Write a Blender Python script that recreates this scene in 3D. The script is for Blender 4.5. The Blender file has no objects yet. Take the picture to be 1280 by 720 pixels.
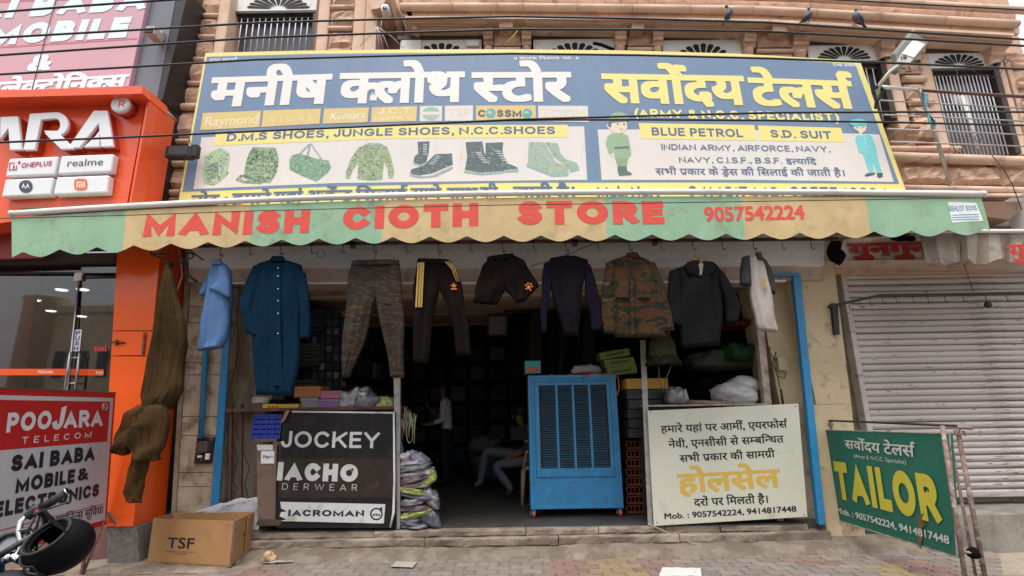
import bpy, bmesh, math, random, os
import numpy as np
from mathutils import Vector, Matrix, noise
random.seed(7)
S = bpy.context.scene
COL = S.collection
# ------------------------------------------------------------------ camera
CAM_F, PITCH, ROLL = 630.0, math.radians(13.4), math.radians(0.9)
CC = np.array([0.0, 0.0, 1.4])
_R0 = np.array([1, 0, 0.]); _F = np.array([0, math.cos(PITCH), math.sin(PITCH)]); _U0 = np.array([0, -math.sin(PITCH), math.cos(PITCH)])
_R = math.cos(ROLL)*_R0 - math.sin(ROLL)*_U0; _U = math.sin(ROLL)*_R0 + math.cos(ROLL)*_U0
cd = bpy.data.cameras.new('camera'); cam = bpy.data.objects.new('camera', cd); COL.objects.link(cam)
cd.sensor_width = 36; cd.lens = 36*CAM_F/1280; cd.clip_start = 0.05; cd.clip_end = 2000
cam.matrix_world = Matrix(((_R[0], _U[0], -_F[0], CC[0]), (_R[1], _U[1], -_F[1], CC[1]), (_R[2], _U[2], -_F[2], CC[2]), (0, 0, 0, 1)))
S.camera = cam
# ------------------------------------------------------------------ sky, sun, exposure
W = bpy.data.worlds.new('World'); S.world = W; W.use_nodes = True
nt = W.node_tree; bg = nt.nodes['Background']
sky = nt.nodes.new('ShaderNodeTexSky'); sky.sky_type = 'NISHITA'; sky.sun_disc = False
SUN_EL, SUN_AZ = math.radians(69), math.radians(195)     # azimuth clockwise from +Y
sky.sun_elevation = SUN_EL; sky.sun_rotation = SUN_AZ; sky.dust_density = 4.0; sky.air_density = 1.2; sky.ozone_density = 1.0
hs = nt.nodes.new('ShaderNodeHueSaturation'); hs.inputs['Saturation'].default_value = 0.22; hs.inputs['Value'].default_value = 1.0
nt.links.new(sky.outputs[0], hs.inputs['Color'])
cl = nt.nodes.new('ShaderNodeMixRGB'); cl.inputs[0].default_value = 0.75; cl.inputs[2].default_value = (9.5, 9.7, 10.2, 1)   # even cloud cover
tcw = nt.nodes.new('ShaderNodeTexCoord'); sx = nt.nodes.new('ShaderNodeSeparateXYZ'); mrw = nt.nodes.new('ShaderNodeMapRange'); mrw.inputs[3].default_value = .22; mrw.inputs[4].default_value = 1.0   # overcast sky: zenith three times the horizon
vm = nt.nodes.new('ShaderNodeVectorMath'); vm.operation = 'SCALE'; vm.inputs[0].default_value = (14.5, 14.6, 15.0)
nt.links.new(tcw.outputs['Generated'], sx.inputs[0]); nt.links.new(sx.outputs[2], mrw.inputs[0]); nt.links.new(mrw.outputs[0], vm.inputs['Scale']); nt.links.new(vm.outputs[0], cl.inputs[2])
nt.links.new(hs.outputs[0], cl.inputs[1]); nt.links.new(cl.outputs[0], bg.inputs[0]); bg.inputs[1].default_value = 0.15
sd = bpy.data.lights.new('sun', 'SUN'); sd.energy = 3.0; sd.angle = math.radians(25); sd.color = (1.0, 0.95, 0.88)
so = bpy.data.objects.new('sun', sd); COL.objects.link(so)
sdir = Vector((math.sin(SUN_AZ)*math.cos(SUN_EL), math.cos(SUN_AZ)*math.cos(SUN_EL), math.sin(SUN_EL)))
so.rotation_euler = sdir.to_track_quat('Z', 'Y').to_euler(); so.location = sdir*30
vs = S.view_settings; vs.view_transform = 'Standard'; vs.look = 'None'; vs.gamma = 1; vs.exposure = 0.16; vs.use_curve_mapping = False
S.cycles.max_bounces = 6; S.cycles.diffuse_bounces = 4; S.cycles.glossy_bounces = 4; S.cycles.transmission_bounces = 6; S.cycles.transparent_max_bounces = 8
S.cycles.use_denoising = True
# ------------------------------------------------------------------ photo measurements -> places on planes
def ray(x, y): return _R*(x-640)/CAM_F + _U*(360-y)/CAM_F + _F
def P(x, y, Y): d = ray(x, y); return CC + d*(Y/d[1])
def G(x, y, Z=0.0): d = ray(x, y); return CC + d*((Z-1.4)/d[2])
class Plane:
    def __init__(s, o, n): s.o = np.array(o, float); s.n = np.array(n, float)/np.linalg.norm(n); s.n = s.n if s.n @ (CC-s.o) > 0 else -s.n
    def __call__(s, x, y, lift=0.0):
        d = ray(x, y); return CC + d*(((s.o-CC) @ s.n)/(d @ s.n)) + s.n*lift
def FP(Y): return Plane((0, Y, 0), (0, -1, 0))
# ------------------------------------------------------------------ materials
MATS = {}
def mat(name, col, rough=.7, metal=0., var=.12, vs_=6., bump=.0, bs=60., rnd=0., dirt=None, spec=.5, stretch=None, trans=0., coat=0.):
    """procedural material: base colour, large soft variation, fine bump, optional dirt (colour, amount, scale)"""
    if name in MATS: return MATS[name]
    m = bpy.data.materials.new(name); m.use_nodes = True; t = m.node_tree; N = t.nodes; L = t.links
    b = N['Principled BSDF']; b.inputs['Roughness'].default_value = rough; b.inputs['Metallic'].default_value = metal
    b.inputs['Specular IOR Level'].default_value = spec; b.inputs['Transmission Weight'].default_value = trans; b.inputs['Coat Weight'].default_value = coat
    tc = N.new('ShaderNodeTexCoord'); src = tc.outputs['Object']
    if stretch:
        mp = N.new('ShaderNodeMapping'); mp.inputs['Scale'].default_value = stretch; L.new(src, mp.inputs[0]); src = mp.outputs[0]
    n1 = N.new('ShaderNodeTexNoise'); n1.inputs['Scale'].default_value = vs_; n1.inputs['Detail'].default_value = 10; n1.inputs['Roughness'].default_value = .62; L.new(src, n1.inputs['Vector'])
    mr = N.new('ShaderNodeMapRange'); mr.inputs[1].default_value = .3; mr.inputs[2].default_value = .7; mr.inputs[3].default_value = 1-var; mr.inputs[4].default_value = 1+var
    L.new(n1.outputs[0], mr.inputs[0]); val = mr.outputs[0]
    if rnd:
        oi = N.new('ShaderNodeObjectInfo'); r2 = N.new('ShaderNodeMapRange'); r2.inputs[3].default_value = 1-rnd; r2.inputs[4].default_value = 1+rnd
        L.new(oi.outputs['Random'], r2.inputs[0]); mu = N.new('ShaderNodeMath'); mu.operation = 'MULTIPLY'; L.new(val, mu.inputs[0]); L.new(r2.outputs[0], mu.inputs[1]); val = mu.outputs[0]
    h = N.new('ShaderNodeHueSaturation'); h.inputs['Color'].default_value = (*col, 1); L.new(val, h.inputs['Value']); out = h.outputs[0]
    if dirt:
        dc, amt, ds = dirt
        n2 = N.new('ShaderNodeTexNoise'); n2.inputs['Scale'].default_value = ds; n2.inputs['Detail'].default_value = 11; n2.inputs['Roughness'].default_value = .65; L.new(src, n2.inputs['Vector'])
        cr = N.new('ShaderNodeMapRange'); lo = .72-amt*.4; cr.inputs[1].default_value = lo; cr.inputs[2].default_value = lo+.14; cr.inputs[4].default_value = .85
        L.new(n2.outputs[0], cr.inputs[0]); mx = N.new('ShaderNodeMixRGB'); mx.inputs[2].default_value = (*dc, 1); L.new(cr.outputs[0], mx.inputs[0]); L.new(out, mx.inputs[1]); out = mx.outputs[0]
    L.new(out, b.inputs['Base Color'])
    if bump:
        n3 = N.new('ShaderNodeTexNoise'); n3.inputs['Scale'].default_value = bs; n3.inputs['Detail'].default_value = 6; L.new(src, n3.inputs['Vector'])
        bp = N.new('ShaderNodeBump'); bp.inputs['Strength'].default_value = bump; bp.inputs['Distance'].default_value = .01; L.new(n3.outputs[0], bp.inputs['Height']); L.new(bp.outputs[0], b.inputs['Normal'])
    MATS[name] = m; return m
def camo(name, cols, scale=10., stretch=(1, 1, 1), rough=.9, dist=1.5):
    if name in MATS: return MATS[name]
    m = bpy.data.materials.new(name); m.use_nodes = True; N = m.node_tree.nodes; L = m.node_tree.links; b = N['Principled BSDF']; b.inputs['Roughness'].default_value = rough
    b.inputs['Specular IOR Level'].default_value = .2
    tc = N.new('ShaderNodeTexCoord'); mp = N.new('ShaderNodeMapping'); mp.inputs['Scale'].default_value = stretch
    n = N.new('ShaderNodeTexNoise'); n.inputs['Scale'].default_value = scale; n.inputs['Detail'].default_value = 3; n.inputs['Distortion'].default_value = dist
    r = N.new('ShaderNodeValToRGB'); r.color_ramp.interpolation = 'CONSTANT'
    k = len(cols)
    while len(r.color_ramp.elements) < k: r.color_ramp.elements.new(.5)
    for i, c in enumerate(cols):
        e = r.color_ramp.elements[i]; e.position = 0 if i == 0 else .36 + .28*(i-1)/max(1, k-2); e.color = (*c, 1)
    L.new(tc.outputs['Object'], mp.inputs[0]); L.new(mp.outputs[0], n.inputs['Vector']); L.new(n.outputs[0], r.inputs[0]); L.new(r.outputs[0], b.inputs['Base Color'])
    MATS[name] = m; return m
def glow(name, col, s):
    m = mat(name, col); b = m.node_tree.nodes['Principled BSDF']; b.inputs['Emission Color'].default_value = (*col, 1); b.inputs['Emission Strength'].default_value = s; return m
# ------------------------------------------------------------------ mesh building
BASE = {}
class MB:
    def __init__(s): s.v = []; s.f = []; s.m = []; s.sm = []
    def add(s, vs, fs, m=0, smooth=False):
        o = len(s.v); s.v += [tuple(float(c) for c in q) for q in vs]
        for f in fs: s.f.append(tuple(i+o for i in f)); s.m.append(m); s.sm.append(smooth)
        return s
    def box(s, x0, x1, y0, y1, z0, z1, m=0):
        return s.add([(x0, y0, z0), (x1, y0, z0), (x1, y1, z0), (x0, y1, z0), (x0, y0, z1), (x1, y0, z1), (x1, y1, z1), (x0, y1, z1)],
                     [(0, 3, 2, 1), (4, 5, 6, 7), (0, 1, 5, 4), (1, 2, 6, 5), (2, 3, 7, 6), (3, 0, 4, 7)], m)
    def hexa(s, q, d, m=0):
        """quad q (4 points) pushed along vector d"""
        q = [np.array(p) for p in q]; d = np.array(d)
        return s.add(q+[p+d for p in q], [(0, 1, 2, 3), (7, 6, 5, 4), (0, 4, 5, 1), (1, 5, 6, 2), (2, 6, 7, 3), (3, 7, 4, 0)], m)
    def prism(s, q, d, m=0):
        n = len(q); q = [np.array(p) for p in q]; d = np.array(d)
        return s.add(q+[p+d for p in q], [tuple(range(n)), tuple(range(2*n-1, n-1, -1))]+[(i, i+n, (i+1) % n+n, (i+1) % n) for i in range(n)], m)
    def tube(s, pts, r, n=8, m=0, closed=False, cap=True, flat=None):
        pts = [Vector(tuple(float(c) for c in p)) for p in pts]; k = len(pts); rs = r if isinstance(r, (list, tuple)) else [r]*k; rings = []
        up = None
        for i, p in enumerate(pts):
            a = pts[i-1] if (i > 0 or closed) else p; b = pts[(i+1) % k] if (i < k-1 or closed) else p
            t = (b-a); t = t.normalized() if t.length > 1e-9 else Vector((0, 0, 1))
            if up is None: up = Vector((0, 0, 1)) if abs(t.z) < .9 else Vector((0, 1, 0))
            x = t.cross(up); x = x.normalized() if x.length > 1e-6 else Vector((1, 0, 0)); y = x.cross(t).normalized(); up = y
            fx, fy = flat or (1, 1)
            rings.append([p+x*(math.cos(2*math.pi*j/n)*rs[i]*fx)+y*(math.sin(2*math.pi*j/n)*rs[i]*fy) for j in range(n)])
        s.loft(rings, m, closed, cap); return s
    def loft(s, rings, m=0, closed=False, cap=True, smooth=True):
        k = len(rings); n = len(rings[0]); vs = [q for r in rings for q in r]; fs = []
        for i in range(k if closed else k-1):
            a = i*n; b = ((i+1) % k)*n
            for j in range(n): fs.append((a+j, a+(j+1) % n, b+(j+1) % n, b+j))
        o = len(s.v); s.add(vs, fs, m, smooth)
        if cap and not closed:
            for f in (tuple(range(n-1, -1, -1)), tuple(range((k-1)*n, k*n))): s.f.append(tuple(i+o for i in f)); s.m.append(m); s.sm.append(False)
        return s
    def lathe(s, c, prof, n=16, m=0, axis='z'):
        c = np.array(c); rings = []
        for r, h in prof:
            ring = []
            for j in range(n):
                a = 2*math.pi*j/n; u, v = r*math.cos(a), r*math.sin(a)
                ring.append(c+np.array({'z': (u, v, h), 'y': (u, h, -v), 'x': (h, u, v)}[axis]))
            rings.append(ring)
        return s.loft(rings, m)
    def grid(s, fn, nu, nv, m=0, smooth=True):
        vs = [fn(i/nu, j/nv) for j in range(nv+1) for i in range(nu+1)]
        mm = m
        o = len(s.v); s.v += [tuple(float(c) for c in q) for q in vs]
        for j in range(nv):
            for i in range(nu):
                a = j*(nu+1)+i; s.f.append((o+a, o+a+1, o+a+nu+2, o+a+nu+1)); s.m.append(mm(i/nu, j/nv) if callable(mm) else mm); s.sm.append(smooth)
        return s
    def ball(s, c, r, m=0, nu=12, nv=8, fn=None):
        r = (r, r, r) if not isinstance(r, (tuple, list)) else r; rings = []
        for j in range(nv+1):
            ph = math.pi*(j/nv)*.98+.01*math.pi; ring = []
            for i in range(nu):
                a = 2*math.pi*i/nu; p = np.array([math.sin(ph)*math.cos(a)*r[0], math.sin(ph)*math.sin(a)*r[1], -math.cos(ph)*r[2]])
                if fn: p = fn(p)
                ring.append(np.array(c)+p)
            rings.append(ring)
        return s.loft(rings, m)
    def build(s, name, mats, parent=None, base=None, bevel=0, smooth=None, **kw):
        me = bpy.data.meshes.new(name)
        v = np.array(s.v, float).reshape(-1, 3)
        if parent is not None: b = BASE[parent.name]
        else: b = np.array(base, float) if base is not None else np.array([(v[:, 0].min()+v[:, 0].max())/2, (v[:, 1].min()+v[:, 1].max())/2, v[:, 2].min()])
        me.from_pydata((v-b).tolist(), [], s.f)
        mats = mats if isinstance(mats, (list, tuple)) else [mats]
        for m in mats: me.materials.append(m)
        me.polygons.foreach_set('material_index', s.m); me.polygons.foreach_set('use_smooth', s.sm if smooth is None else [smooth]*len(s.f)); me.update()
        o = bpy.data.objects.new(name, me); COL.objects.link(o)
        if parent is not None: o.parent = parent
        else: o.location = b
        BASE[o.name] = b
        if bevel:
            md = o.modifiers.new('bevel', 'BEVEL'); md.width = bevel; md.segments = 2; md.limit_method = 'ANGLE'; md.harden_normals = False
        for k, q in kw.items(): o[k] = q
        return o
def thing(name, label, cat, base, group=None):
    o = bpy.data.objects.new(name, None); COL.objects.link(o); o.location = tuple(float(c) for c in base); o.empty_display_size = .1
    BASE[o.name] = np.array(base, float); o['label'] = label; o['category'] = cat
    if group: o['group'] = group
    return o
def tag(o, label, cat, group=None):
    o['label'] = label; o['category'] = cat
    if group: o['group'] = group
    return o
def struct(o): o['kind'] = 'structure'; return o
def copy_at(o, loc, label=None, parent=None):
    c = o.copy(); COL.objects.link(c)
    if parent is not None: c.parent = parent
    c.location = loc
    if label: c['label'] = label
    BASE[c.name] = BASE[o.name]
    for ch in list(o.children):
        d = ch.copy(); COL.objects.link(d); d.parent = c
        for g in ch.children: e = g.copy(); COL.objects.link(e); e.parent = d
    return c
def fb(mb, x0, x1, yt, yb, Y0, Y1, m=0):
    """box whose front face (at depth Y0) covers the photo rectangle x0..x1, yt..yb"""
    xm, ym = (x0+x1)/2, (yt+yb)/2
    return mb.box(P(x0, ym, Y0)[0], P(x1, ym, Y0)[0], Y0, Y1, P(xm, yb, Y0)[2], P(xm, yt, Y0)[2], m)
# ------------------------------------------------------------------ lettering
FONTS = {'b': None, 'g': None}
_fc = bpy.data.curves.new('tmp_font', 'FONT'); _fo = bpy.data.objects.new('tmp_font', _fc); COL.objects.link(_fo)
_fc.resolution_u = 3; _fc.fill_mode = 'FRONT'; _default_font = _fc.font
GC = {}
def _mesh(body, font):
    _fc.body = body; _fc.font = FONTS[font] or _default_font
    dg = bpy.context.evaluated_depsgraph_get(); ev = _fo.evaluated_get(dg); me = ev.to_mesh()
    if me is None: return np.zeros((0, 2)), []
    v = np.array([q.co[:2] for q in me.vertices]).reshape(-1, 2); f = [tuple(p.vertices) for p in me.polygons]; ev.to_mesh_clear(); return v, f
_refI = {}
def _arc(cx, cy, rx, ry, a0, a1, n=9): return [(cx+rx*math.cos(math.radians(a0+(a1-a0)*i/n)), cy+ry*math.sin(math.radians(a0+(a1-a0)*i/n))) for i in range(n+1)]
SK = {  # own capitals and figures: width, centre lines in a unit box
 'A': (.74, [[(0, 0), (.5, 1), (1, 0)], [(.3, .28), (.7, .28)]]), 'B': (.62, [[(0, .53), (.5, .53)]+_arc(.55, .265, .45, .265, 90, -90)+[(0, 0), (0, 1)]+_arc(.5, .765, .42, .235, 90, -90)]),
 'C': (.7, [_arc(.52, .5, .52, .5, 42, 318, 18)]), 'D': (.68, [[(0, 0), (0, 1)]+_arc(.4, .5, .6, .5, 90, -90, 14)+[(0, 0)]]),
 'E': (.54, [[(1, 1), (0, 1), (0, 0), (1, 0)], [(0, .52), (.9, .52)]]), 'F': (.52, [[(1, 1), (0, 1), (0, 0)], [(0, .48), (.88, .48)]]),
 'G': (.74, [_arc(.52, .5, .52, .5, 42, 330, 18)+[(1, .44)], [(.6, .44), (1, .44)]]), 'H': (.66, [[(0, 0), (0, 1)], [(1, 0), (1, 1)], [(0, .52), (1, .52)]]),
 'I': (.0, [[(.5, 0), (.5, 1)]]), 'J': (.48, [[(1, 1)]+_arc(.5, .3, .5, .3, 0, -170, 10)]), 'K': (.66, [[(0, 0), (0, 1)], [(1, 1), (0, .38)], [(.36, .6), (1, 0)]]),
 'L': (.5, [[(0, 1), (0, 0), (1, 0)]]), 'M': (.84, [[(0, 0), (0, 1), (.5, .03), (1, 1), (1, 0)]]), 'N': (.68, [[(0, 0), (0, 1), (1, 0), (1, 1)]]),
 'O': (.78, [_arc(.5, .5, .5, .5, 90, 450, 28)]), 'P': (.58, [[(0, 0), (0, 1)]+_arc(.55, .72, .45, .28, 90, -90)+[(0, .44)]]), 'Q': (.78, [_arc(.5, .5, .5, .5, 90, 450, 28), [(.6, .25), (.95, -.02)]]),
 'R': (.62, [[(0, 0), (0, 1)]+_arc(.55, .73, .42, .27, 90, -90)+[(0, .46)], [(.5, .46), (1, 0)]]),
 'S': (.6, [_arc(.5, .755, .46, .245, 25, 230, 10)+_arc(.5, .25, .5, .25, 75, -155, 12)]), 'T': (.64, [[(0, 1), (1, 1)], [(.5, 1), (.5, 0)]]),
 'U': (.66, [[(0, 1)]+_arc(.5, .34, .5, .34, 180, 360, 12)+[(1, 1)]]), 'V': (.74, [[(0, 1), (.5, 0), (1, 1)]]), 'W': (1.1, [[(0, 1), (.26, 0), (.5, 1), (.74, 0), (1, 1)]]),
 'X': (.7, [[(0, 0), (1, 1)], [(0, 1), (1, 0)]]), 'Y': (.7, [[(0, 1), (.5, .45), (1, 1)], [(.5, .45), (.5, 0)]]), 'Z': (.6, [[(0, 1), (1, 1), (0, 0), (1, 0)]]),
 '0': (.52, [_arc(.5, .5, .5, .5, 90, 450, 22)]), '1': (.22, [[(0, .78), (.9, 1), (.9, 0)]]), '2': (.5, [_arc(.5, .72, .48, .28, 165, -35, 10)+[(0, 0), (1, 0)]]),
 '3': (.5, [_arc(.46, .76, .44, .24, 150, -90, 9)+_arc(.46, .26, .54, .26, 90, -155, 10)]), '4': (.56, [[(.75, 0), (.75, 1), (0, .26), (1, .26)]]),
 '5': (.5, [[(.92, 1), (.12, 1), (.04, .52)]+_arc(.46, .3, .54, .3, 125, -150, 12)]), '6': (.52, [_arc(.5, .31, .48, .31, 90, 450, 16), [(.82, 1), (.04, .42)]]),
 '7': (.5, [[(0, 1), (1, 1), (.3, 0)]]), '8': (.52, [_arc(.5, .76, .42, .24, 90, 450, 16), _arc(.5, .27, .5, .27, 90, 450, 16)]), '9': (.52, [_arc(.5, .69, .48, .31, 90, 450, 16), [(.18, 0), (.96, .58)]]),
 '-': (.25, [[(0, .42), (1, .42)]])}
STROKE = [.15]
def _poly(pts, t, close):
    pts = [np.array(p, float) for p in pts]
    pts = [p for i, p in enumerate(pts) if i == 0 or np.linalg.norm(p-pts[i-1]) > 1e-6]
    if close: pts = pts[:-1]
    else:
        d = pts[0]-pts[1]; pts[0] = pts[0]+d/np.linalg.norm(d)*t/2; d = pts[-1]-pts[-2]; pts[-1] = pts[-1]+d/np.linalg.norm(d)*t/2
    n = len(pts); A = []; B = []
    for i in range(n):
        p = pts[i]; a = pts[i-1] if (i or close) else None; b = pts[(i+1) % n] if (i < n-1 or close) else None
        d1 = (p-a)/np.linalg.norm(p-a) if a is not None else None; d2 = (b-p)/np.linalg.norm(b-p) if b is not None else None
        if d1 is None: d1 = d2
        if d2 is None: d2 = d1
        n1 = np.array([-d1[1], d1[0]]); n2 = np.array([-d2[1], d2[0]]); m = n1+n2; L = np.linalg.norm(m); m = m/L if L > 1e-6 else n1
        k = min(1/max(m @ n1, .32), 2.4); A.append(p+m*t/2*k); B.append(p-m*t/2*k)
    v = np.array(A+B); f = [(i, i+n, (i+1) % n+n, (i+1) % n) for i in range(n if close else n-1)]
    return v, f
def skel(ch):
    w, pl = SK[ch]; t = STROKE[0]; H = .682; Wd = max(w*.9, .0); out = []; ix = t/2
    if ch == 'I': Wd = t; 
    for p in pl:
        close = len(p) > 4 and abs(p[0][0]-p[-1][0])+abs(p[0][1]-p[-1][1]) < 1e-6
        pts = [(ix+x*max(Wd-t, 0) if ch != 'I' else t/2, t*.43+y*(H-t*.86)) for x, y in p]
        v, f = _poly(pts, t, close); out.append((np.clip(v, [-.05, -.015], [9, H+.015]) if ch not in 'Q' else v, f))
    return out, Wd+.1
def glyph(ch, font):
    k = (ch, font)
    if k in GC: return GC[k]
    if font not in _refI: _refI[font] = _mesh('I', font)[0][:, 0].max()
    v, f = _mesh(ch, font) if ch != ' ' else (np.zeros((0, 2)), [])
    w = _mesh(ch+'I', font)[0]; adv = w[:, 0].max()-_refI[font]
    GC[k] = (v, f, adv); return GC[k]
def cutx(v, f, x):
    bm = bmesh.new(); vv = [bm.verts.new((a, b, 0)) for a, b in v]
    for t in f:
        try: bm.faces.new([vv[i] for i in t])
        except ValueError: pass
    bmesh.ops.bisect_plane(bm, geom=bm.verts[:]+bm.edges[:]+bm.faces[:], plane_co=(x, 0, 0), plane_no=(1, 0, 0), clear_outer=True)
    bm.verts.index_update(); ov = np.array([q.co[:2] for q in bm.verts]).reshape(-1, 2); of = [tuple(q.index for q in fc.verts) for fc in bm.faces]; bm.free(); return ov, of
def stroke(pts, t):
    pts = [np.array(p, float) for p in pts]; L = []; Rr = []
    for i, p in enumerate(pts):
        d = pts[min(i+1, len(pts)-1)]-pts[max(i-1, 0)]; d /= (np.linalg.norm(d)+1e-9); n = np.array([-d[1], d[0]])*t/2; L.append(p+n); Rr.append(p-n)
    v = L+Rr; k = len(pts); return np.array(v), [(i, i+k, i+k+1, i+1) for i in range(k-1)]
VIR, CONS = '\u094d', set('कखगघचछजझटठडढणतथदधनपफबभमयरलवशषसह')
HEAD = .62
def layout(text, font='g', track=0.):
    """list of (verts, faces) in em units; conjuncts, reph and short-i order done here"""
    out = []; x = 0.; i = 0; n = len(text)
    global HEAD
    def put(v, f, fl=0):
        if len(v): out.append((v+np.array([x, 0]), f, fl, i))
    while i < n:
        c = text[i]
        if font == 'g' and c in SK:
            gs, a = skel(c)
            for v, f in gs: put(v, f, 1)
            x += a+track; i += 1; continue
        if not ('\u0900' <= c <= '\u097f'):
            v, f, a = glyph(c, font); put(v, f); x += a+track; i += 1; continue
        if c not in CONS:
            v, f, a = glyph(c, 'b'); put(v, f); x += a; i += 1; continue
        cl = [c]; i += 1
        while i+1 < n and text[i] == VIR and text[i+1] in CONS: cl.append(text[i+1]); i += 2
        mt = []
        while i < n and '\u0900' <= text[i] <= '\u097f' and text[i] not in CONS and text[i] not in '।॥' and ord(text[i]) > 0x0939 or (i < n and text[i] in 'ंँः'): mt.append(text[i]); i += 1
        reph = False
        if cl[0] == 'र' and len(cl) > 1: reph = True; cl = cl[1:]
        rak = len(cl) > 1 and cl[-1] == 'र'
        if rak: cl = cl[:-1]
        if 'ि' in mt: v, f, a = glyph('ि', 'b'); put(v, f); x += .259; mt.remove('ि')
        for h in cl[:-1]:
            v, f, a = glyph(h, 'b'); cx = a-.174 if h != 'क' else a-.13
            v, f = cutx(v, f, cx); put(v, f); x += cx-.01
        v, f, a = glyph(cl[-1], 'b'); put(v, f)
        hd = float(v[:, 1].max())
        if rak:
            if cl[-1] in 'डटद': put(*stroke([(a*.30, -.16), (a*.5, -.02), (a*.72, -.17)], .06))
            else: put(*stroke([(a-.14, hd*.36), (a-.14-.26, .0)], .06))
        x += a
        for q in mt:
            v, f, a2 = glyph(q, 'b'); put(v, f); x += a2
        if reph:
            px = -.06
            put(*stroke([(px, hd-.03), (px-.05, hd+.07), (px-.07, hd+.15), (px-.02, hd+.21), (px+.06, hd+.2), (px+.1, hd+.15)], .065))
    return out
def text_mb(mb, s, bl, br, tl, tr, bold=0., font='g', m=0, nrm=(0, -1, 0), mid=None, ring=8, track=0., depth=None, per=None):
    """lettering stretched so that its ink runs from bl to br; tl/tr are the cap (or headline) corners (3D points)"""
    STROKE[0] = .105+2*bold
    gl = layout(s, font, track); av = np.concatenate([g[0] for g in gl]); deva = any('\u0900' <= c <= '\u097f' for c in s)
    x0, x1 = av[:, 0].min(), av[:, 0].max()
    allsk = all(g[2] for g in gl); bb = 0 if allsk else bold*.6
    top = (float(glyph('क', 'b')[0][:, 1].max()) if deva else .682)+bb; bot = -bb
    bl, br, tl, tr = (np.array(q, float) for q in (bl, br, tl, tr)); nrm = np.array(nrm, float)
    offs = [(0, 0)]
    if bold:
        if ring == 8: offs += [(a*bold, b*bold) for a in (-1, 0, 1) for b in (-1, 0, 1) if a or b]
        else: offs += [(a*bold*.8, b*bold*.8) for a in (-1, 1) for b in (-1, 1)]
    k = 0
    for gi, (v, f, fl, ci_) in enumerate(gl):
        if per is not None: mb = per.setdefault(ci_, MB())
        if fl: v = v[[i for q in f for i in q]]; f = [tuple(range(4*i, 4*i+4)) for i in range(len(f))]
        for oi, (ox, oy) in enumerate(offs[:1] if fl else offs):
            u = ((v[:, 0]+ox-x0)/(x1-x0))[:, None]; w = ((v[:, 1]+oy*.8-bot)/(top-bot))[:, None]
            p = (bl*(1-u)+br*u)*(1-w)+(tl*(1-u)+tr*u)*w
            if mid is not None: p = p+np.array(mid)*(4*u*(1-u))
            z = np.repeat(np.arange(len(v)//4), 4)[:, None]*.000004 if fl else 0
            p = p+nrm*(.00002*((gi % 3)*9+oi)+z)
            mb.add(p, f, m)
    return mb
def text(s, pl, bl, br, h, mt, parent, name='lettering', bold=0.02, font='g', lift=.003, vp=(600, -2290), hr=None, mid=0, ring=8, track=0., slant=None, mb=None, m=0):
    """one line of print on plane pl: bl, br photo points of the baseline ends, h/hr its height in px there"""
    hr = h if hr is None else hr
    def up(q, hh):
        k = (q[0]-vp[0])/(q[1]-vp[1]); return (q[0]-k*hh+(slant or 0)*hh, q[1]-hh)
    own = mb is None; mb = mb or MB(); tlp, trp = up(bl, h), up(br, hr)
    a, b, c, d = (pl(*q, lift) for q in (bl, br, tlp, trp))
    md = None
    if mid:
        xm, ym = (bl[0]+br[0])/2, (bl[1]+br[1])/2; md = pl(xm, ym-mid, lift)-pl(xm, ym, lift)
    if own and max(h, hr) >= 12 and not any('\u0900' <= q <= '\u097f' for q in s):
        per = {}; text_mb(mb, s, a, b, c, d, bold, font, m, pl.n, md, ring, track, per=per)
        for k in sorted(per): o = per[k].build('letter', mt, parent)
        return o
    text_mb(mb, s, a, b, c, d, bold, font, m, pl.n, md, ring, track)
    if not own: return mb
    o = mb.build(name, mt, parent)
    if len(s) > 1: o['kind'] = 'stuff'
    return o
def poly(pl, pts, mt, parent=None, name='print', lift=.002, mb=None, m=0):
    own = mb is None; mb = mb or MB(); mb.add([pl(x, y, lift) for x, y in pts], [tuple(range(len(pts)))], m)
    return mb.build(name, mt, parent) if own else mb
def disc_pts(cx, cy, rx, ry=None, n=16, a0=0., a1=2*math.pi):
    ry = ry or rx; return [(cx+rx*math.cos(a0+(a1-a0)*i/n), cy+ry*math.sin(a0+(a1-a0)*i/n)) for i in range(n)]
# ================================================================== ground
m_ground = mat('street dust', (.17, .145, .12), .95, var=.2, vs_=1.5, bump=.4, bs=30, dirt=((.1, .085, .07), .5, 3))
m_cem = mat('old cement', (.22, .18, .145), .93, var=.25, vs_=3, bump=.6, bs=25, dirt=((.13, .1, .075), .75, 4))
m_step = mat('worn stone', (.30, .245, .195), .85, var=.22, vs_=4, bump=.4, bs=30, dirt=((.14, .1, .08), .7, 6), stretch=(.5, 1, 1))
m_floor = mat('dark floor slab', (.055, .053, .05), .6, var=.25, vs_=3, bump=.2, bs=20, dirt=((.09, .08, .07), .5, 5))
mb = MB(); mb.box(-300, 300, -300, 300, -.6, -.055); struct(mb.build('ground', m_ground))
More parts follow.
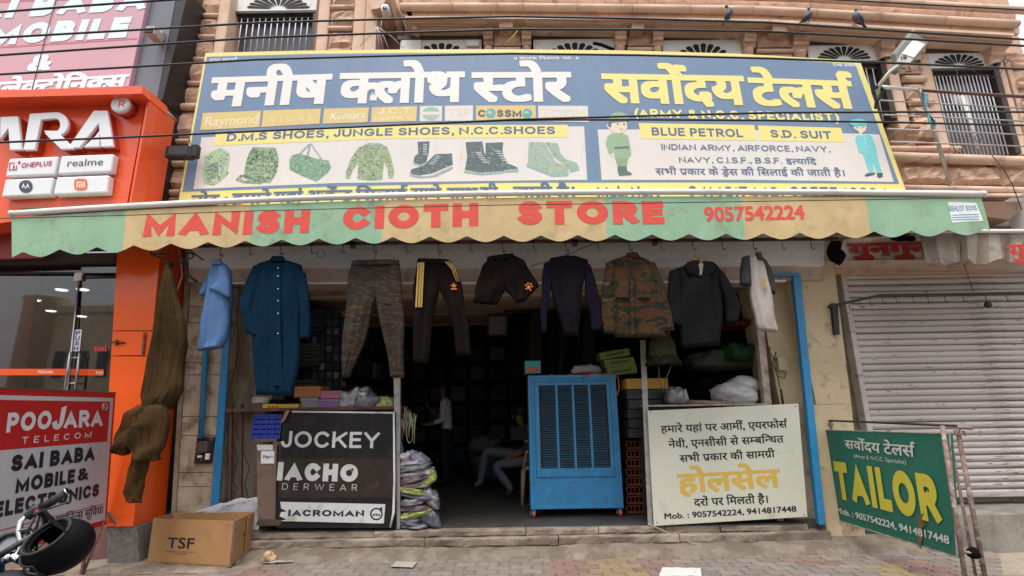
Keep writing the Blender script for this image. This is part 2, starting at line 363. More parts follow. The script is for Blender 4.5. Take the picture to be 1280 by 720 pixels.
# interlocking pavers, zigzag ends, rows parallel to the shop front
m_pg = mat('grey paver', (.205, .175, .155), .92, var=.22, vs_=9, bump=.5, bs=50, rnd=.16, dirt=((.15, .12, .1), .5, 8))
m_pr = mat('red paver', (.21, .13, .112), .92, var=.22, vs_=9, bump=.5, bs=50, rnd=.15, dirt=((.2, .15, .12), .55, 8))
m_py = mat('yellow paver', (.25, .185, .105), .92, var=.22, vs_=9, bump=.5, bs=50, rnd=.12, dirt=((.2, .16, .12), .5, 8))
pav = thing('paved_ground', 'interlocking grey, red and yellow concrete pavers in front of the shop', 'pavement', (0, 4.9, 0)); del pav['category']; pav['kind'] = 'structure'
PW, PD = .2, .115
def paver_mesh(m):
    b = MB(); zz = [(0, 0), (.018, .25), (-.012, .5), (.018, .75), (0, 1)]
    L = [(-PW/2+x+.004, -PD/2+.003+(PD-.006)*y) for x, y in zz]; Rr = [(PW/2+x-.004, -PD/2+.003+(PD-.006)*y) for x, y in zz]
    q = L+Rr[::-1]; top = [(x, y, 0) for x, y in q]; c = (0, 0)
    ins = [(x*.955, y*.92, 0.0) for x, y in q]; low = [(x, y, -.012) for x, y in q]; bot = [(x, y, -.05) for x, y in q]; n = len(q)
    b.add(ins+low+bot, [tuple(range(n-1, -1, -1))]+[(i, (i+1) % n, n+(i+1) % n, n+i) for i in range(n)]+[(n+i, n+(i+1) % n, 2*n+(i+1) % n, 2*n+i) for i in range(n)])
    me = b.build('paver', m, None, base=(0, 0, 0)); d = me.data; bpy.data.objects.remove(me); return d
pm = {k: paver_mesh(v) for k, v in (('g', m_pg), ('r', m_pr), ('y', m_py))}
def pcol(x, y):
    if .33 < x < .70 or 1.1 < x < 1.5: return 'r'
    if .70 < x < 1.1: return 'y'
    if -2.5 < x < -2.1 and y < 5.2: return 'r'
    if 3.1 < x < 3.4 and y < 4.95: return 'y'
    if (3.4 < x < 3.8 and y < 5.1) or (2.5 < x < 2.9 and 4.95 < y < 5.2): return 'r'
    return 'g'
cnt = 0
for r in range(6):
    y = 5.30-r*PD-.06
    for k in range(-24, 26):
        x = k*PW+(PW/2 if r % 2 else 0)+.03
        if abs(x) > .83*y+.15 or cnt >= 292: continue
        o = bpy.data.objects.new('paver', pm[pcol(x, y)]); COL.objects.link(o); o.parent = pav
        o.location = (x, y-4.9, random.uniform(-.004, .003)); o.rotation_euler = (random.uniform(-.012, .012), random.uniform(-.012, .012), random.uniform(-.01, .01)+(math.pi if random.random() < .0 else 0)); cnt += 1
rest = MB()
for r in range(6, 26):
    y = 5.30-r*PD-.06
    for k in range(-26, 28):
        x = k*PW+(PW/2 if r % 2 else 0)+.03
        rest.box(x-PW/2+.004, x+PW/2-.004, y-PD/2+.003, y+PD/2-.003, -.05, -.002+random.uniform(-.004, .003), {'g': 0, 'r': 1, 'y': 2}[pcol(x, y)])
o = rest.build('paver_field', [m_pg, m_pr, m_py], pav); o['kind'] = 'stuff'
mb = MB(); mb.box(-60, 60, -6, 1.9, -.054, -.02); struct(mb.build('added_road', mat('asphalt', (.05, .048, .046), .9, var=.2, bump=.5, bs=60)))  # dark surface added out of view to weaken bounce light under the awning
mb = MB(); mb.box(-9, 9, 1.9, 5.35, -.044, -.018); struct(mb.build('bedding_sand', mat('sand', (.3, .25, .2), .98, var=.2, bump=.3)))
# cement apron that slopes up to the shop step
def nz(x, y, s=1., a=1., o=0): return noise.noise(Vector((x*s+o, y*s, o*1.7)))*a
def apron(u, v):
    x = -6.2+10.6*u; e = .04*nz(x, 0, 2.2)+.03*nz(x, 3, 7); y = (5.24-.26/(1+math.exp((x+2.45)*14))+e)*(1-v)+5.57*v
    z = (.012+.02/(1+math.exp((x+2.45)*14))*(1-v)+.1*v**(.8+1.5/(1+math.exp((x+2.45)*14))))+.012*nz(x, y, 6, 1)*(1 if 0 < v < 1 else .3)-(.03 if v == 0 else 0); return (x, y, z)
mb = MB(); mb.grid(apron, 220, 10); struct(mb.build('cement_apron', m_cem, base=(0, 5.3, 0)))
# shop threshold: two worn slabs one above the other
def slab(mb, x0, x1, y0, y1, z0, z1, n, s, a=.012, r=.018):
    def prof(t):
        return [(y1, z0), (y0+.005, z0), (y0, z0+.01), (y0, z1-r), (y0+r*.3, z1-r*.3), (y0+r, z1), (y1, z1)][t]
    def fn(u, v):
        x = x0+(x1-x0)*u; t = round(v*6); y, z = prof(t); k = a if 1 <= t <= 5 else 0
        return (x, y+nz(x, z*3, 5, k, s)+nz(x, z*9, 17, k*.5, s), z+nz(x, y, 8, k*.5, s+3))
    mb.grid(fn, n, 6, smooth=False)
    for x in (x0, x1): mb.add([(x, y1, z0), (x, y0, z0), (x, y0, z1-r), (x, y0+r, z1), (x, y1, z1)], [(0, 1, 2, 3, 4)])
thr = thing('shop_threshold', 'worn two-tier stone step along the front of the cloth shop', 'step', (0, 5.5, .05))
xs = [-2.9, -1.42, .1, .83, 1.5, 2.05, 2.93]
for i in range(6):
    b = MB(); slab(b, xs[i]+.004, xs[i+1]-.004, 5.475+.012*math.sin(i*5), 5.545, .160+.004*math.sin(i*3), .222, 26, i); b.build('stone_slab', m_step, thr)
xs = [-2.9, -.9, .42, 1.62, 2.62]
for i in range(4):
    b = MB(); slab(b, xs[i]+.005, xs[i+1]-.005, 5.43+.01*math.sin(i*4+1), 5.75, .08, .157, 26, i+20, .016); b.build('stone_slab', m_step, thr)
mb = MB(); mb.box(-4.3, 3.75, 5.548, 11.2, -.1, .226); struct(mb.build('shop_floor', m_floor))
mb = MB(); fb(mb, 972, 1040, 664, 678, 5.44, 5.9, 0); tag(mb.build('broken_kerb_block', m_cem, bevel=.015), 'broken cement kerb block at the foot of the right blue post', 'kerb')
# raised cement plinth of the right-hand shop
p0 = P(1142, 686, 5.42); zt = .33
mb = MB()
def pl_top(u, v): x = p0[0]-.02+3.6*u; y = 5.30+(.62*v); return (x, y+(nz(x, y, 4, .015) if v < 1 else 0), zt-.012*(1-v)+nz(x, y, 3, .008)+nz(x, y, 14, .004))
mb.grid(pl_top, 60, 12); mb.grid(lambda u, v: (p0[0]-.02+3.6*u, 5.30+nz(u*3.6+p0[0], 5.3, 4, .015)-.012*(1-v), -.03+v*(zt-.012+.03)+nz(p0[0]+3.6*u, 5.3, 3, .008)*v), 60, 8)
mb.grid(lambda u, v: (p0[0]-.02+nz(u*9, v*3, 1, .01), 5.3+.62*(1-u), -.03+v*(zt+.03)), 12, 6)
tag(mb.build('cement_plinth', mat('plinth cement', (.25, .225, .2), .93, var=.22, vs_=2.5, bump=.55, bs=25, dirt=((.15, .125, .1), .6, 3))), 'raised cement plinth under the closed roller shutter', 'plinth')
# ================================================================== stone building
m_st = mat('pink sandstone', (.60, .39, .275), .85, var=.16, vs_=4, bump=.3, bs=40, rnd=.07, dirt=((.3, .185, .135), .5, 3))
m_rk = mat('rock-faced sandstone', (.56, .365, .26), .9, var=.22, vs_=6, bump=.8, bs=18, rnd=.12, dirt=((.25, .15, .11), .45, 7))
m_stl = mat('pale sandstone', (.66, .465, .35), .85, var=.14, vs_=3, bump=.2, bs=40, rnd=.05, dirt=((.35, .23, .17), .4, 4))
m_dkw = mat('dark window wood', (.05, .035, .03), .6, var=.25)
m_wht = mat('white painted board', (.72, .72, .71), .6, var=.06, dirt=((.4, .38, .36), .35, 5))
m_blk = mat('black void', (.012, .012, .013), .8)
m_bar = mat('white window bar', (.7, .7, .72), .45, var=.08)
m_glz = mat('grey curtain glass', (.10, .10, .125), .25, var=.35, vs_=3)
B = thing('stone_building', 'pink sandstone upper storey with rock-faced blocks, carved windows and cornices', 'building', (0, 6, 2.9))
mb = MB(); mb.box(-4.42, 7.2, 6.12, 9, 2.9, 9.5); mb.build('wall', m_st, B)
mb = MB(); mb.box(-4.42, 7.2, 5.66, 6.12, 2.86, 3.30); mb.build('sill_wall', m_st, B)
def rock(x0, x1, yt, yb, Y, dep=.05, Yb=6.13, m=None, nx=5, ny=4):
    a = P((x0+x1)/2, yt, Y)[2]; b = P((x0+x1)/2, yb, Y)[2]; X0 = P(x0, (yt+yb)/2, Y)[0]; X1 = P(x1, (yt+yb)/2, Y)[0]; s = random.random()*50
    q = MB()
    def fn(u, v):
        e = min(u, 1-u, v, 1-v) <= 0; h = 0 if e else (.35+random.random()*.65)*dep
        return (X0+(X1-X0)*u+(0 if e else random.uniform(-.02, .02)), Y-h, b+(a-b)*v+(0 if e else random.uniform(-.012, .012)))
    q.grid(fn, nx, ny, smooth=False); q.add([(X0, Y, b), (X1, Y, b), (X1, Y, a), (X0, Y, a), (X0, Yb, b), (X1, Yb, b), (X1, Yb, a), (X0, Yb, a)], [(0, 4, 5, 1), (1, 5, 6, 2), (2, 6, 7, 3), (3, 7, 4, 0)])
    return q.build('stone_block', m or m_rk, B)
def half_round(x0, x1, yc, r, Y, name='moulding', m=None, joints=1, par=None, rr=None):
    """horizontal round moulding through photo points"""
    for j in range(joints):
        xa = x0+(x1-x0)*j/joints; xb = x0+(x1-x0)*(j+1)/joints; yy = yc if callable(yc) else (lambda x: yc)
        q = MB(); a = P(xa, yy(xa), Y); b = P(xb, yy(xb), Y); g = (b-a)/np.linalg.norm(b-a)*.003
        q.tube([a+g, b-g], r, 12, 0, flat=(1, 1)); q.build(name, m or m_stl, par or B)
def vpil(x0, x1, xb0, xb1, yt, yb, Y, Yb=6.13, m=None, name='pilaster', rnd=True):
    """vertical shaft: x range at the top and bottom photo row"""
    X0 = (P(x0, yt, Y)[0]+P(xb0, yb, Y)[0])/2; X1 = (P(x1, yt, Y)[0]+P(xb1, yb, Y)[0])/2; a = P((x0+x1)/2, yt, Y)[2]; b = P((xb0+xb1)/2, yb, Y)[2]
    q = MB(); w = X1-X0; n = 8
    ring = [(X0, Yb)]+[(X0+w/2-w/2*math.cos(math.pi*i/n), Y+(.03 if rnd else 0)-(.03 if rnd else 0)*math.sin(math.pi*i/n)) for i in range(n+1)]+[(X1, Yb)]
    q.loft([[(x, y, z) for x, y in ring] for z in (b, a)], 0, smooth=False); return q.build(name, m or m_stl, B)
# --- left column (between the grey panel building and the first window)
vpil(236, 246, 190, 200, -12, 150, 5.74, rnd=False)
vpil(248, 254, 206, 212, -12, 132, 5.70)
ys = [(-14, 16), (24, 42), (51, 70), (79, 100), (109, 130)]
for i, (a, b) in enumerate(ys):
    k = -.228*(a+b)/2
    rock(252+k, 280+k, a, b, 5.73)
for yc, xa, xb in ((20, 249, 277), (46.5, 243, 271), (74.5, 236, 264), (104.5, 229, 257)): half_round(xa, xb, yc, .035, 5.72)
half_round(208, 250, 134, .05, 5.70)
rock(205, 245, 141, 172, 5.72, .06)
half_round(203, 240, 177, .035, 5.70)
rock(199, 236, 183, 200, 5.72, .05); half_round(190, 232, 204.5, .045, 5.69)
rock(200, 230, 211, 237, 5.72, .07); rock(189, 199, 211, 233, 5.74, .04, nx=3); half_round(193, 226, 241, .04, 5.70); rock(190, 226, 246, 262, 5.72, .05)
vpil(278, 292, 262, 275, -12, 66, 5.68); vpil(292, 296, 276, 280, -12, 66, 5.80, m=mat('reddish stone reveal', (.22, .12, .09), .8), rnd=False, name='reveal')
# --- column between window 1 and the corner
vpil(400, 414, 392, 406, -12, 66, 5.68)
for a, b in ((-12, 6), (13, 32), (41, 60)): rock(415-a*.1, 444-a*.1, a, b, 5.73)
for yc, xa, xb in ((9.5, 414, 444), (36, 410, 441)): half_round(xa, xb, yc, .035, 5.72)
rock(408, 438, 60, 75, 5.73)
vpil(446, 462, 436, 450, -12, 66, 5.68); vpil(462, 472, 452, 470, -12, 66, 5.66, rnd=False)
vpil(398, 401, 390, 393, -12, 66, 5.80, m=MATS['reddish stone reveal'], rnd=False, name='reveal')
# --- windows
def petal_fan(par, pl, cx, cy, rx, ry, n, lift=.004):
    for i in range(n):
        a = math.pi*(i+.5)/n*.98+math.pi*.01; q = MB(); pts = []
        hw = math.tan(math.pi/2/n)*.74; r0 = .24; r1 = .86; pts = [(r0, .01), (r0+.1, .1*hw+.02)]+[(r0+(r1-r0)*k/3, (r0+(r1-r0)*k/3)*hw) for k in (1, 2, 3)]+[(r1+r1*hw*math.sin(c), r1*hw*math.cos(c)) for c in (.5, 1.0, 1.57)]
        out = pts+[(r, -w) for r, w in pts[::-1][1:]]
        P2 = []
        for r, w in out:
            x = r*math.cos(a)-w*math.sin(a)*1.0; y = r*math.sin(a)+w*math.cos(a)
            P2.append((cx+x*rx, cy-y*ry))
        f = [pl(x, y, lift) for x, y in P2]
        q.prism(f, pl.n*-.02); q.build('cut_out', m_blk, par)
def window(x0, x1, ytop, yfb, ybot, xb0=None, xb1=None, bars=0, rx=None, n=11, panes=True, fanY=5.73):
    pl = FP(fanY); w = MB(); fb(w, x0, x1, ytop, yfb, fanY, fanY+.03)
    fanl = w.build('fanlight', m_wht, B); cx = (x0+x1)/2+1
    petal_fan(fanl, pl, cx, yfb-1.5, (x1-x0)*.40, (yfb-ytop)*.82, n)
    q = MB(); fb(q, x0-3, x1+3, ytop-4, ytop+0, fanY-.02, 6.12); fb(q, x0-2, x1+2, yfb, yfb+3, fanY-.015, 6.12); q.build('frame', m_dkw, B)
    if ybot:
        X0 = (P(x0, yfb, fanY+.02)[0]+P(xb0, ybot, fanY+.02)[0])/2; X1 = (P(x1, yfb, fanY+.02)[0]+P(xb1, ybot, fanY+.02)[0])/2; z1 = P(cx, yfb+2, fanY+.02)[2]; z0 = P((xb0+xb1)/2, ybot, fanY+.02)[2]
        q = MB(); q.box(X0, X1, fanY+.13, fanY+.18, z0, z1); pn = q.build('pane', m_glz, B)
        q = MB(); q.box(X0-.03, X0+.03, fanY-.01, 6.12, z0, z1); q.box(X1-.03, X1+.04, fanY-.01, 6.12, z0, z1); q.box(X0, X1, fanY+.04, fanY+.1, z1-.09, z1); q.build('frame', m_dkw, B)
        for i in range(bars):
            xx = X0+.07+(X1-X0-.14)*(i+.5)/bars; q = MB(); q.tube([(xx, fanY+.03, z0), (xx, fanY+.03, z1-.09)], .0075, 6); q.build('bar', m_bar, pn)
window(295, 399, -8, 13, 66, 284, 388, 12, fanY=5.85)
window(500, 602, 48.5, 80, None); window(667, 768, 47.5, 80, None); window(829, 927, 48.5, 82, None)
window(1010, 1098, 55, 76, 150, 1028, 1118, 9); window(1154, 1240, 65, 85, 193, 1187, 1272, 15)
q = MB(); fb(q, 502, 526, 50, 70, 5.70, 5.72); q.build('panel', m_wht, B); q = MB(); fb(q, 583, 599, 50.5, 57, 5.69, 5.72); q.build('vent_box', m_wht, B)
# blinds and papers behind the right window bars
q = MB(); fb(q, 1192, 1202, 119, 131, 5.79, 5.8); fb(q, 1204, 1212, 119, 131, 5.79, 5.8); q.build('paper', m_wht, B)
q = MB(); q.tube([P(1202, 120, 5.74), P(1212, 150, 5.74), P(1222, 186, 5.74)], .022, 8); q.build('pipe', m_wht, B)
# --- cornice over the centre and right bays: follows the measured line
def cy1(x): return 9 if x < 640 else 9+(x-640)*.012+max(0, x-960)*.045
cnx = [500, 566, 622, 654, 722, 790, 862, 940, 1020, 1100, 1180, 1272]
for i in range(len(cnx)-1): half_round(cnx[i], cnx[i+1], cy1, .052, 5.50)
def bandbox(x0, x1, f0, f1, Y0, Y1, name, m, n=1, par=None):
    for j in range(n):
        xa = x0+(x1-x0)*j/n+.3; xb = x0+(x1-x0)*(j+1)/n-.3; q = MB()
        a, b, c, d = P(xa, f1(xa), Y0), P(xb, f1(xb), Y0), P(xb, f0(xb), Y0), P(xa, f0(xa), Y0)
        q.hexa([a, b, c, d], (0, Y1-Y0, 0)); q.build(name, m, par or B)
bandbox(504, 1275, lambda x: cy1(x)+4, lambda x: cy1(x)+11, 5.55, 6.2, 'cornice_band', m_stl, 9)
bandbox(498, 1270, lambda x: cy1(x)-22, lambda x: cy1(x)-5, 5.60, 6.2, 'stone_block', m_rk, 12)
for k in range(5): half_round(600+k*138, 600+(k+1)*138, lambda x: cy1(x)-18, .05, 5.50) if k < 5 and 600+(k+1)*138 < 1300 else None
bandbox(506, 1268, lambda x: cy1(x)+11, lambda x: cy1(x)+14, 5.45, 6.2, 'cornice_lip', m_stl, 5)
bays = [(508, 608), (658, 778), (822, 940), (1000, 1112), (1146, 1268)]
for a, b in bays:
    for k, (d0, d1, Yk) in enumerate(((14.5, 19, 5.50), (19, 23, 5.54), (23, 27, 5.58))):
        q = MB(); e = k*2
        q.hexa([P(a+e, cy1(a)+d1, Yk), P(b-e, cy1(b)+d1, Yk), P(b-e, cy1(b)+d0, Yk), P(a+e, cy1(a)+d0, Yk)], (0, 6.14-Yk, 0)); q.build('lintel_moulding', m_stl if k != 1 else m_st, B)
for a, b in ((624, 641), (790, 805), (966, 984)):
    q = MB(); q.hexa([P(a, cy1(a)+25, 5.5), P(b, cy1(b)+25, 5.5), P(b, cy1(b)+14.5, 5.5), P(a, cy1(a)+14.5, 5.5)], (0, .6, 0)); q.build('key_stone', m_st, B)
# brackets with a scrolled head on a round shaft, in pairs between windows
def bracket(x0, x1, yt, yb=None, xs0=None, xs1=None):
    Y = 5.62; X0, X1 = P(x0, yt+6, Y)[0], P(x1, yt+6, Y)[0]; z1 = P((x0+x1)/2, yt, Y)[2]; z0 = P((x0+x1)/2, yt+17, Y)[2]; h = z1-z0
    q = MB(); pr = [(6.13, z1), (Y-.05, z1), (Y-.05, z1-.18*h), (Y-.02, z1-.24*h), (Y-.02, z1-.42*h), (Y-.0, z1-.5*h), (Y+.0, z1-.72*h), (Y+.03, z1-.8*h), (Y+.05, z0), (6.13, z0)]
    q.loft([[(x, y, z) for y, z in pr] for x in (X0, X1)], smooth=False); q.build('bracket', m_st, B)
    zb = P(x0, yb, Y)[2]; r = (X1-X0)*.42; q = MB(); q.lathe(((X0+X1)/2, Y+.11, 0), [(r, zb), (r, z0-.04), (r*1.15, z0-.03), (r*1.15, z0)], 12); q.build('shaft', m_stl, B)
    q = MB(); q.box(X0+.01, X1-.01, Y+.12, 6.13, zb, z0); q.build('shaft_backing', m_st, B)
for a, b, t, yb in ((604, 616, 36, 75), (652, 664, 36, 75), (769, 783, 36, 75), (816, 829, 37, 75), (930, 945, 39, 78), (992, 1011, 43, 85)): bracket(a, b, t, yb)
for a, b, t in ((616, 652, 40), (783, 816, 40), (945, 992, 42)):
    rock(a+1, b-1, t, t+17, 5.70, .04); half_round(a+1, b-1, t+22, .03, 5.68); rock(a+1, b-1, t+26, t+40, 5.7)
# right bays: slanted shafts between windows 5 and 6 and beyond
bracket(1101, 1118, 48, 60); bracket(1140, 1156, 52, 64); bracket(1238, 1256, 56, 70)
vpil(1102, 1116, 1132, 1146, 66, 165, 5.70); vpil(1146, 1160, 1180, 1194, 68, 192, 5.70)
vpil(1242, 1252, 1280, 1290, 72, 192, 5.72); vpil(1253, 1259, 1291, 1297, 72, 192, 5.74, rnd=False)
for a, b in ((66, 92), (105, 124), (133, 144), (146, 172)):
    k = .30*((a+b)/2-70); rock(1118+k, 1146+k, a, b, 5.74, .05)
for yc in (99, 128): half_round(1120+.3*(yc-70), 1148+.3*(yc-70), yc, .045, 5.72)
for a, b in ((66, 79), (86, 103), (110, 128), (136, 158), (166, 186)):
    k = .30*((a+b)/2-70); rock(1258+k*.6, 1310, a, b, 5.76, .05)
for yc in (83, 107, 132, 162): half_round(1262+.2*(yc-70), 1310, yc, .045, 5.74)
bracket(1134, 1148, 158, 176)
# sill courses under the right window down to the neighbour awning
half_round(1090, 1200, 186, .035, 5.66, joints=2); half_round(1112, 1320, lambda x: 196+(x-1112)*.035, .06, 5.60, joints=3)
for a, b in ((1122, 1186), (1186, 1250), (1250, 1315)): rock(a, b, 208+(a-1122)*.02, 230+(a-1122)*.02, 5.66, .07, nx=9, ny=5)
half_round(1128, 1320, lambda x: 235+(x-1128)*.02, .04, 5.62, joints=3); half_round(1138, 1320, 245, .03, 5.6, joints=2)
rock(1150, 1210, 232, 252, 5.75); q = MB(); q.prism([P(1228, 252, 5.3), P(1275, 252, 5.3), P(1272, 264, 5.3), P(1262, 275, 5.3), P(1228, 270, 5.3)], (0, .6, 0)); q.build('corbel', mat('brown stone', (.2, .12, .08), .85, bump=.4), B)
# dark corner recess with return of the cornice
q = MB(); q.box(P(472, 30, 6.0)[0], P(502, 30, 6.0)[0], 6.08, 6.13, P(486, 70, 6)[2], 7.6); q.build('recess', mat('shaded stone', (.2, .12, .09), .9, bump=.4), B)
q = MB(); q.hexa([P(497, -14, 5.55), P(503, -14, 5.55), P(522, 36, 5.55), P(516, 36, 5.55)], (0, .58, 0)); q.build('cornice_return', m_st, B)
q = MB(); q.hexa([P(489, -14, 5.75), P(497, -14, 5.75), P(516, 36, 5.75), P(508, 36, 5.75)], (0, .38, 0)); q.build('cornice_return', m_stl, B)
q = MB(); q.prism([P(462, -8, 5.56), P(484, -8, 5.56), P(480, 4, 5.56), P(474, 10, 5.56), P(464, 12, 5.56)], (0, .5, 0)); q.build('bracket', m_stl, B)
# ================================================================== banner
m_bbl = mat('banner blue vinyl', (.155, .235, .37), .45, var=.07, vs_=2, bump=.12, bs=2, stretch=(2, 1, .4)); m_bye = mat('banner yellow vinyl', (.80, .70, .25), .45, var=.03, vs_=2)
m_bwh = mat('banner cream vinyl', (.70, .655, .64), .45, var=.04, vs_=2, bump=.12, bs=2, stretch=(2, 1, .4), dirt=((.60, .55, .50), .3, 5)); m_lt = mat('banner white print', (.79, .765, .75), .45, var=.02); m_gold = mat('banner gold vinyl', (.68, .52, .22), .45, var=.04)
m_ly = mat('banner yellow print', (.83, .73, .26), .45, var=.02); m_bt = mat('banner blue print', (.105, .145, .26), .45, var=.02)
ban = thing('shop_banner', 'wide blue and yellow vinyl banner with the cloth store and tailor names over the awning', 'banner', (0, 5.3, 3.45))
bp = FP(5.27); BV = (610, -1590)
def bpanel(pts, m, name, lift): poly(bp, pts, m, ban, name, lift)
TOPc = [(257, 66), (380, 63.2), (510, 61.8), (640, 61.6), (780, 63), (920, 67), (1075, 76)]
BOTc = [(1143, 268), (920, 262), (640, 262), (380, 266), (219, 274)]
q = MB(); q.prism([bp(x, y, 0) for x, y in TOPc+BOTc], (0, .03, 0)); q.build('sheet', m_bye, ban)
q = MB(); q.tube([bp(x, y, -.03) for x, y in TOPc], .015, 6); q.tube([bp(257, 66, -.03), bp(219, 274, -.03)], .015, 6); q.tube([bp(1075, 76, -.03), bp(1143, 268, -.03)], .015, 6); q.build('batten', m_dkw, ban)
bpanel([(258.5, 71)]+[(x, y+4.4) for x, y in TOPc[1:-1]]+[(1069, 80), (1124, 230), (880, 228), (640, 228.3), (420, 233), (228, 240)], m_bbl, 'blue_field', .0015)
bpanel([(252, 172), (460, 161), (730, 158), (734, 225), (640, 226), (420, 229), (242, 236.5)], m_bwh, 'left_picture_panel', .003)
bpanel([(747, 162), (920, 162), (1099, 168.3), (1117, 227.5), (940, 225), (752, 225)], m_bwh, 'right_text_panel', .003)
bpanel([(270, 167.5), (480, 156.5), (709.5, 156.3), (710, 171.5), (480, 173.5), (268.5, 182.5)], m_bye, 'heading_strip', .0045)
bpanel([(798, 154), (942.5, 156.5), (946.5, 176), (802, 173.5)], m_bye, 'heading_strip', .0045)
bpanel([(946.7, 157), (1051, 160), (1056, 178), (950.5, 176)], m_bye, 'heading_strip', .0045)
def T(s, a, b, h, m, bold=.02, par=None, pl=None, **k): return text(s, pl or bp, a, b, h, m, par or ban, bold=bold, vp=k.pop('vp', BV), **k)
T('मनीष', (261, 134), (409, 129.5), 36.5, m_lt, .04, lift=.0052, hr=36.5); T('क्लोथ', (424, 129.5), (578, 127.5), 37.5, m_lt, .04, lift=.0052); T('स्टोर', (592, 127.5), (713, 127), 36.5, m_lt, .04, lift=.0052)
T('सर्वोदय', (757, 128.5), (933, 131.5), 36, m_ly, .04, lift=.0052); T('टेलर्स', (943, 132), (1073, 136.5), 34.5, m_ly, .04, lift=.0052)
T('(ARMY & N.C.C. SPECIALIST)', (794, 147), (1049, 152), 11, m_ly, .035, lift=.0052); T('BLUE PETROL', (815, 169.5), (929, 171.8), 10, m_bt, .02, lift=.0052); T('S.D. SUIT', (963.5, 172), (1040, 174), 9.6, m_bt, .02, lift=.0052)
T('INDIAN ARMY, AIRFORCE, NAVY,', (827, 187.5), (1038, 190.3), 7.3, m_bt, .006, lift=.0052); T('NAVY, C.I.S.F., B.S.F.', (849, 203.5), (978, 204.6), 7.2, m_bt, .006, lift=.0052); T('इत्यादि', (983, 205), (1021, 206), 6.6, m_bt, .02, lift=.0052, ring=4)
T('सभी प्रकार के ड्रेस की सिलाई की जाती है।', (820, 218.5), (1056, 220.5), 7.8, m_bt, .018, lift=.0052, ring=4, mid=-.0)
T('D.M.S SHOES, JUNGLE SHOES, N.C.C.SHOES', (283, 177), (694, 168), 9.6, m_bt, .02, lift=.0052, mid=2.7)
for s, a, b, h in (('राधा स्वामी', (262, 77.5), (297, 76.5), 3.6), ('॥ बालक पितराय नमः ॥', (643, 75), (723, 74.8), 3.4), ('राधा स्वामी', (1041, 83.5), (1073, 84.5), 3.8)): T(s, a, b, h, m_lt, .02, lift=.0052, ring=4)
m_fo = mat('faded cream print', (.76, .68, .42), .45, var=.02); m_fo2 = mat('faded peach print', (.72, .6, .45), .45); m_dk = mat('logo charcoal', (.08, .09, .1), .5)
LB = [((254, 141.5), (327, 138.5), (324.7, 159), (250.6, 163), m_gold), ((329.5, 138.3), (401.5, 136), (399.5, 155), (326.8, 159), m_gold), ((405.5, 136), (461.5, 134.5), (459.5, 153), (403.5, 155), m_gold), ((465, 134.3), (521.5, 132.8), (520.5, 151.8), (463.5, 153.2), m_gold),
      ((525, 132.8), (553, 132.5), (552.5, 151.6), (524.5, 152), m_bwh), ((556, 132.5), (591.5, 132), (591, 151), (556, 151.4), m_bwh), ((595, 132.3), (669.5, 132), (670, 151.2), (595, 151.2), m_gold), ((672.5, 132.5), (734.5, 132.5), (735.8, 153), (673, 151.8), m_bwh)]
for a, b, c, d, m in LB: bpanel([a, b, c, d], m, 'logo_box', .0045)
T('Raymond', (256, 158.5), (322, 154.5), 12, m_fo, .02, lift=.0052, font='b'); T('VIMAL', (337, 154), (391, 151), 8, m_fo, .0, lift=.0052, track=.35); T('Kumars', (412, 150), (455, 148), 9, m_lt, .0, lift=.0052, font='b', slant=.35)
T('J.C.T', (472, 143.5), (513, 142.3), 8, m_fo, .02, lift=.0052); T('FABRICS', (467, 151), (515, 150), 5, m_fo, .02, lift=.0052)
poly(bp, disc_pts(539, 142.3, 11, 8.3, 20), mat('globe green', (.33, .48, .40), .5), ban, 'globe_logo', .006); poly(bp, [(528, 140), (550, 140), (550, 144), (528, 144)], m_bwh, ban, 'globe_band', .0068); T('EAGLE', (530, 143.4), (548, 143.4), 2.6, m_dk, .0, lift=.0075) if 0 else None
T('TSF', (560, 145), (587, 144.8), 8.5, m_fo2, .0, lift=.0052, font='b'); T('SINCE', (563, 149), (584, 149), 1.8, m_fo2, 0, lift=.0052) if 0 else None
m_gb = mat('globe teal', (.1, .38, .42), .5)
T('C', (597.5, 146.3), (607, 146.3), 8.6, m_dk, .035, lift=.0052); T('SSM', (621, 146.3), (652, 146.2), 8.6, m_dk, .035, lift=.0052)
for cx in (613.5, 659): poly(bp, disc_pts(cx, 142, 6.2, 6, 18), m_gb, ban, 'globe_logo', .006); poly(bp, disc_pts(cx-1, 141, 3.4, 2, 10), mat('globe land', (.4, .55, .35), .5), ban, 'globe_land', .007)
T('ZOOM', (676.5, 146.5), (732, 147.2), 9.5, m_fo2, .0, lift=.0052, font='b')
# bottom line of the banner, partly behind the awning tube
for s, a, b in (('नोट :', (238, 262), (283, 260)), ('हमारे', (289, 259.5), (337, 258)), ('यहां', (341, 257.5), (377, 256)), ('अर्जेन्ट', (382, 256), (439, 254.5)), ('सिलाई', (444, 254.5), (508, 253)), ('साथे-साथ', (513, 253), (597, 251.6)), ('की', (600, 251.5), (622, 251)), ('जाती है।', (642, 251), (718, 250.5)),
               ('Mob. No. :', (747, 250.3), (824, 250)), ('9414817448,', (862, 250), (980, 251)), ('9057542224', (990, 251), (1112, 252.5))): T(s, (a[0], a[1]-4), (b[0], b[1]-3.5), 13.5, m_bt, .03, lift=.0052)
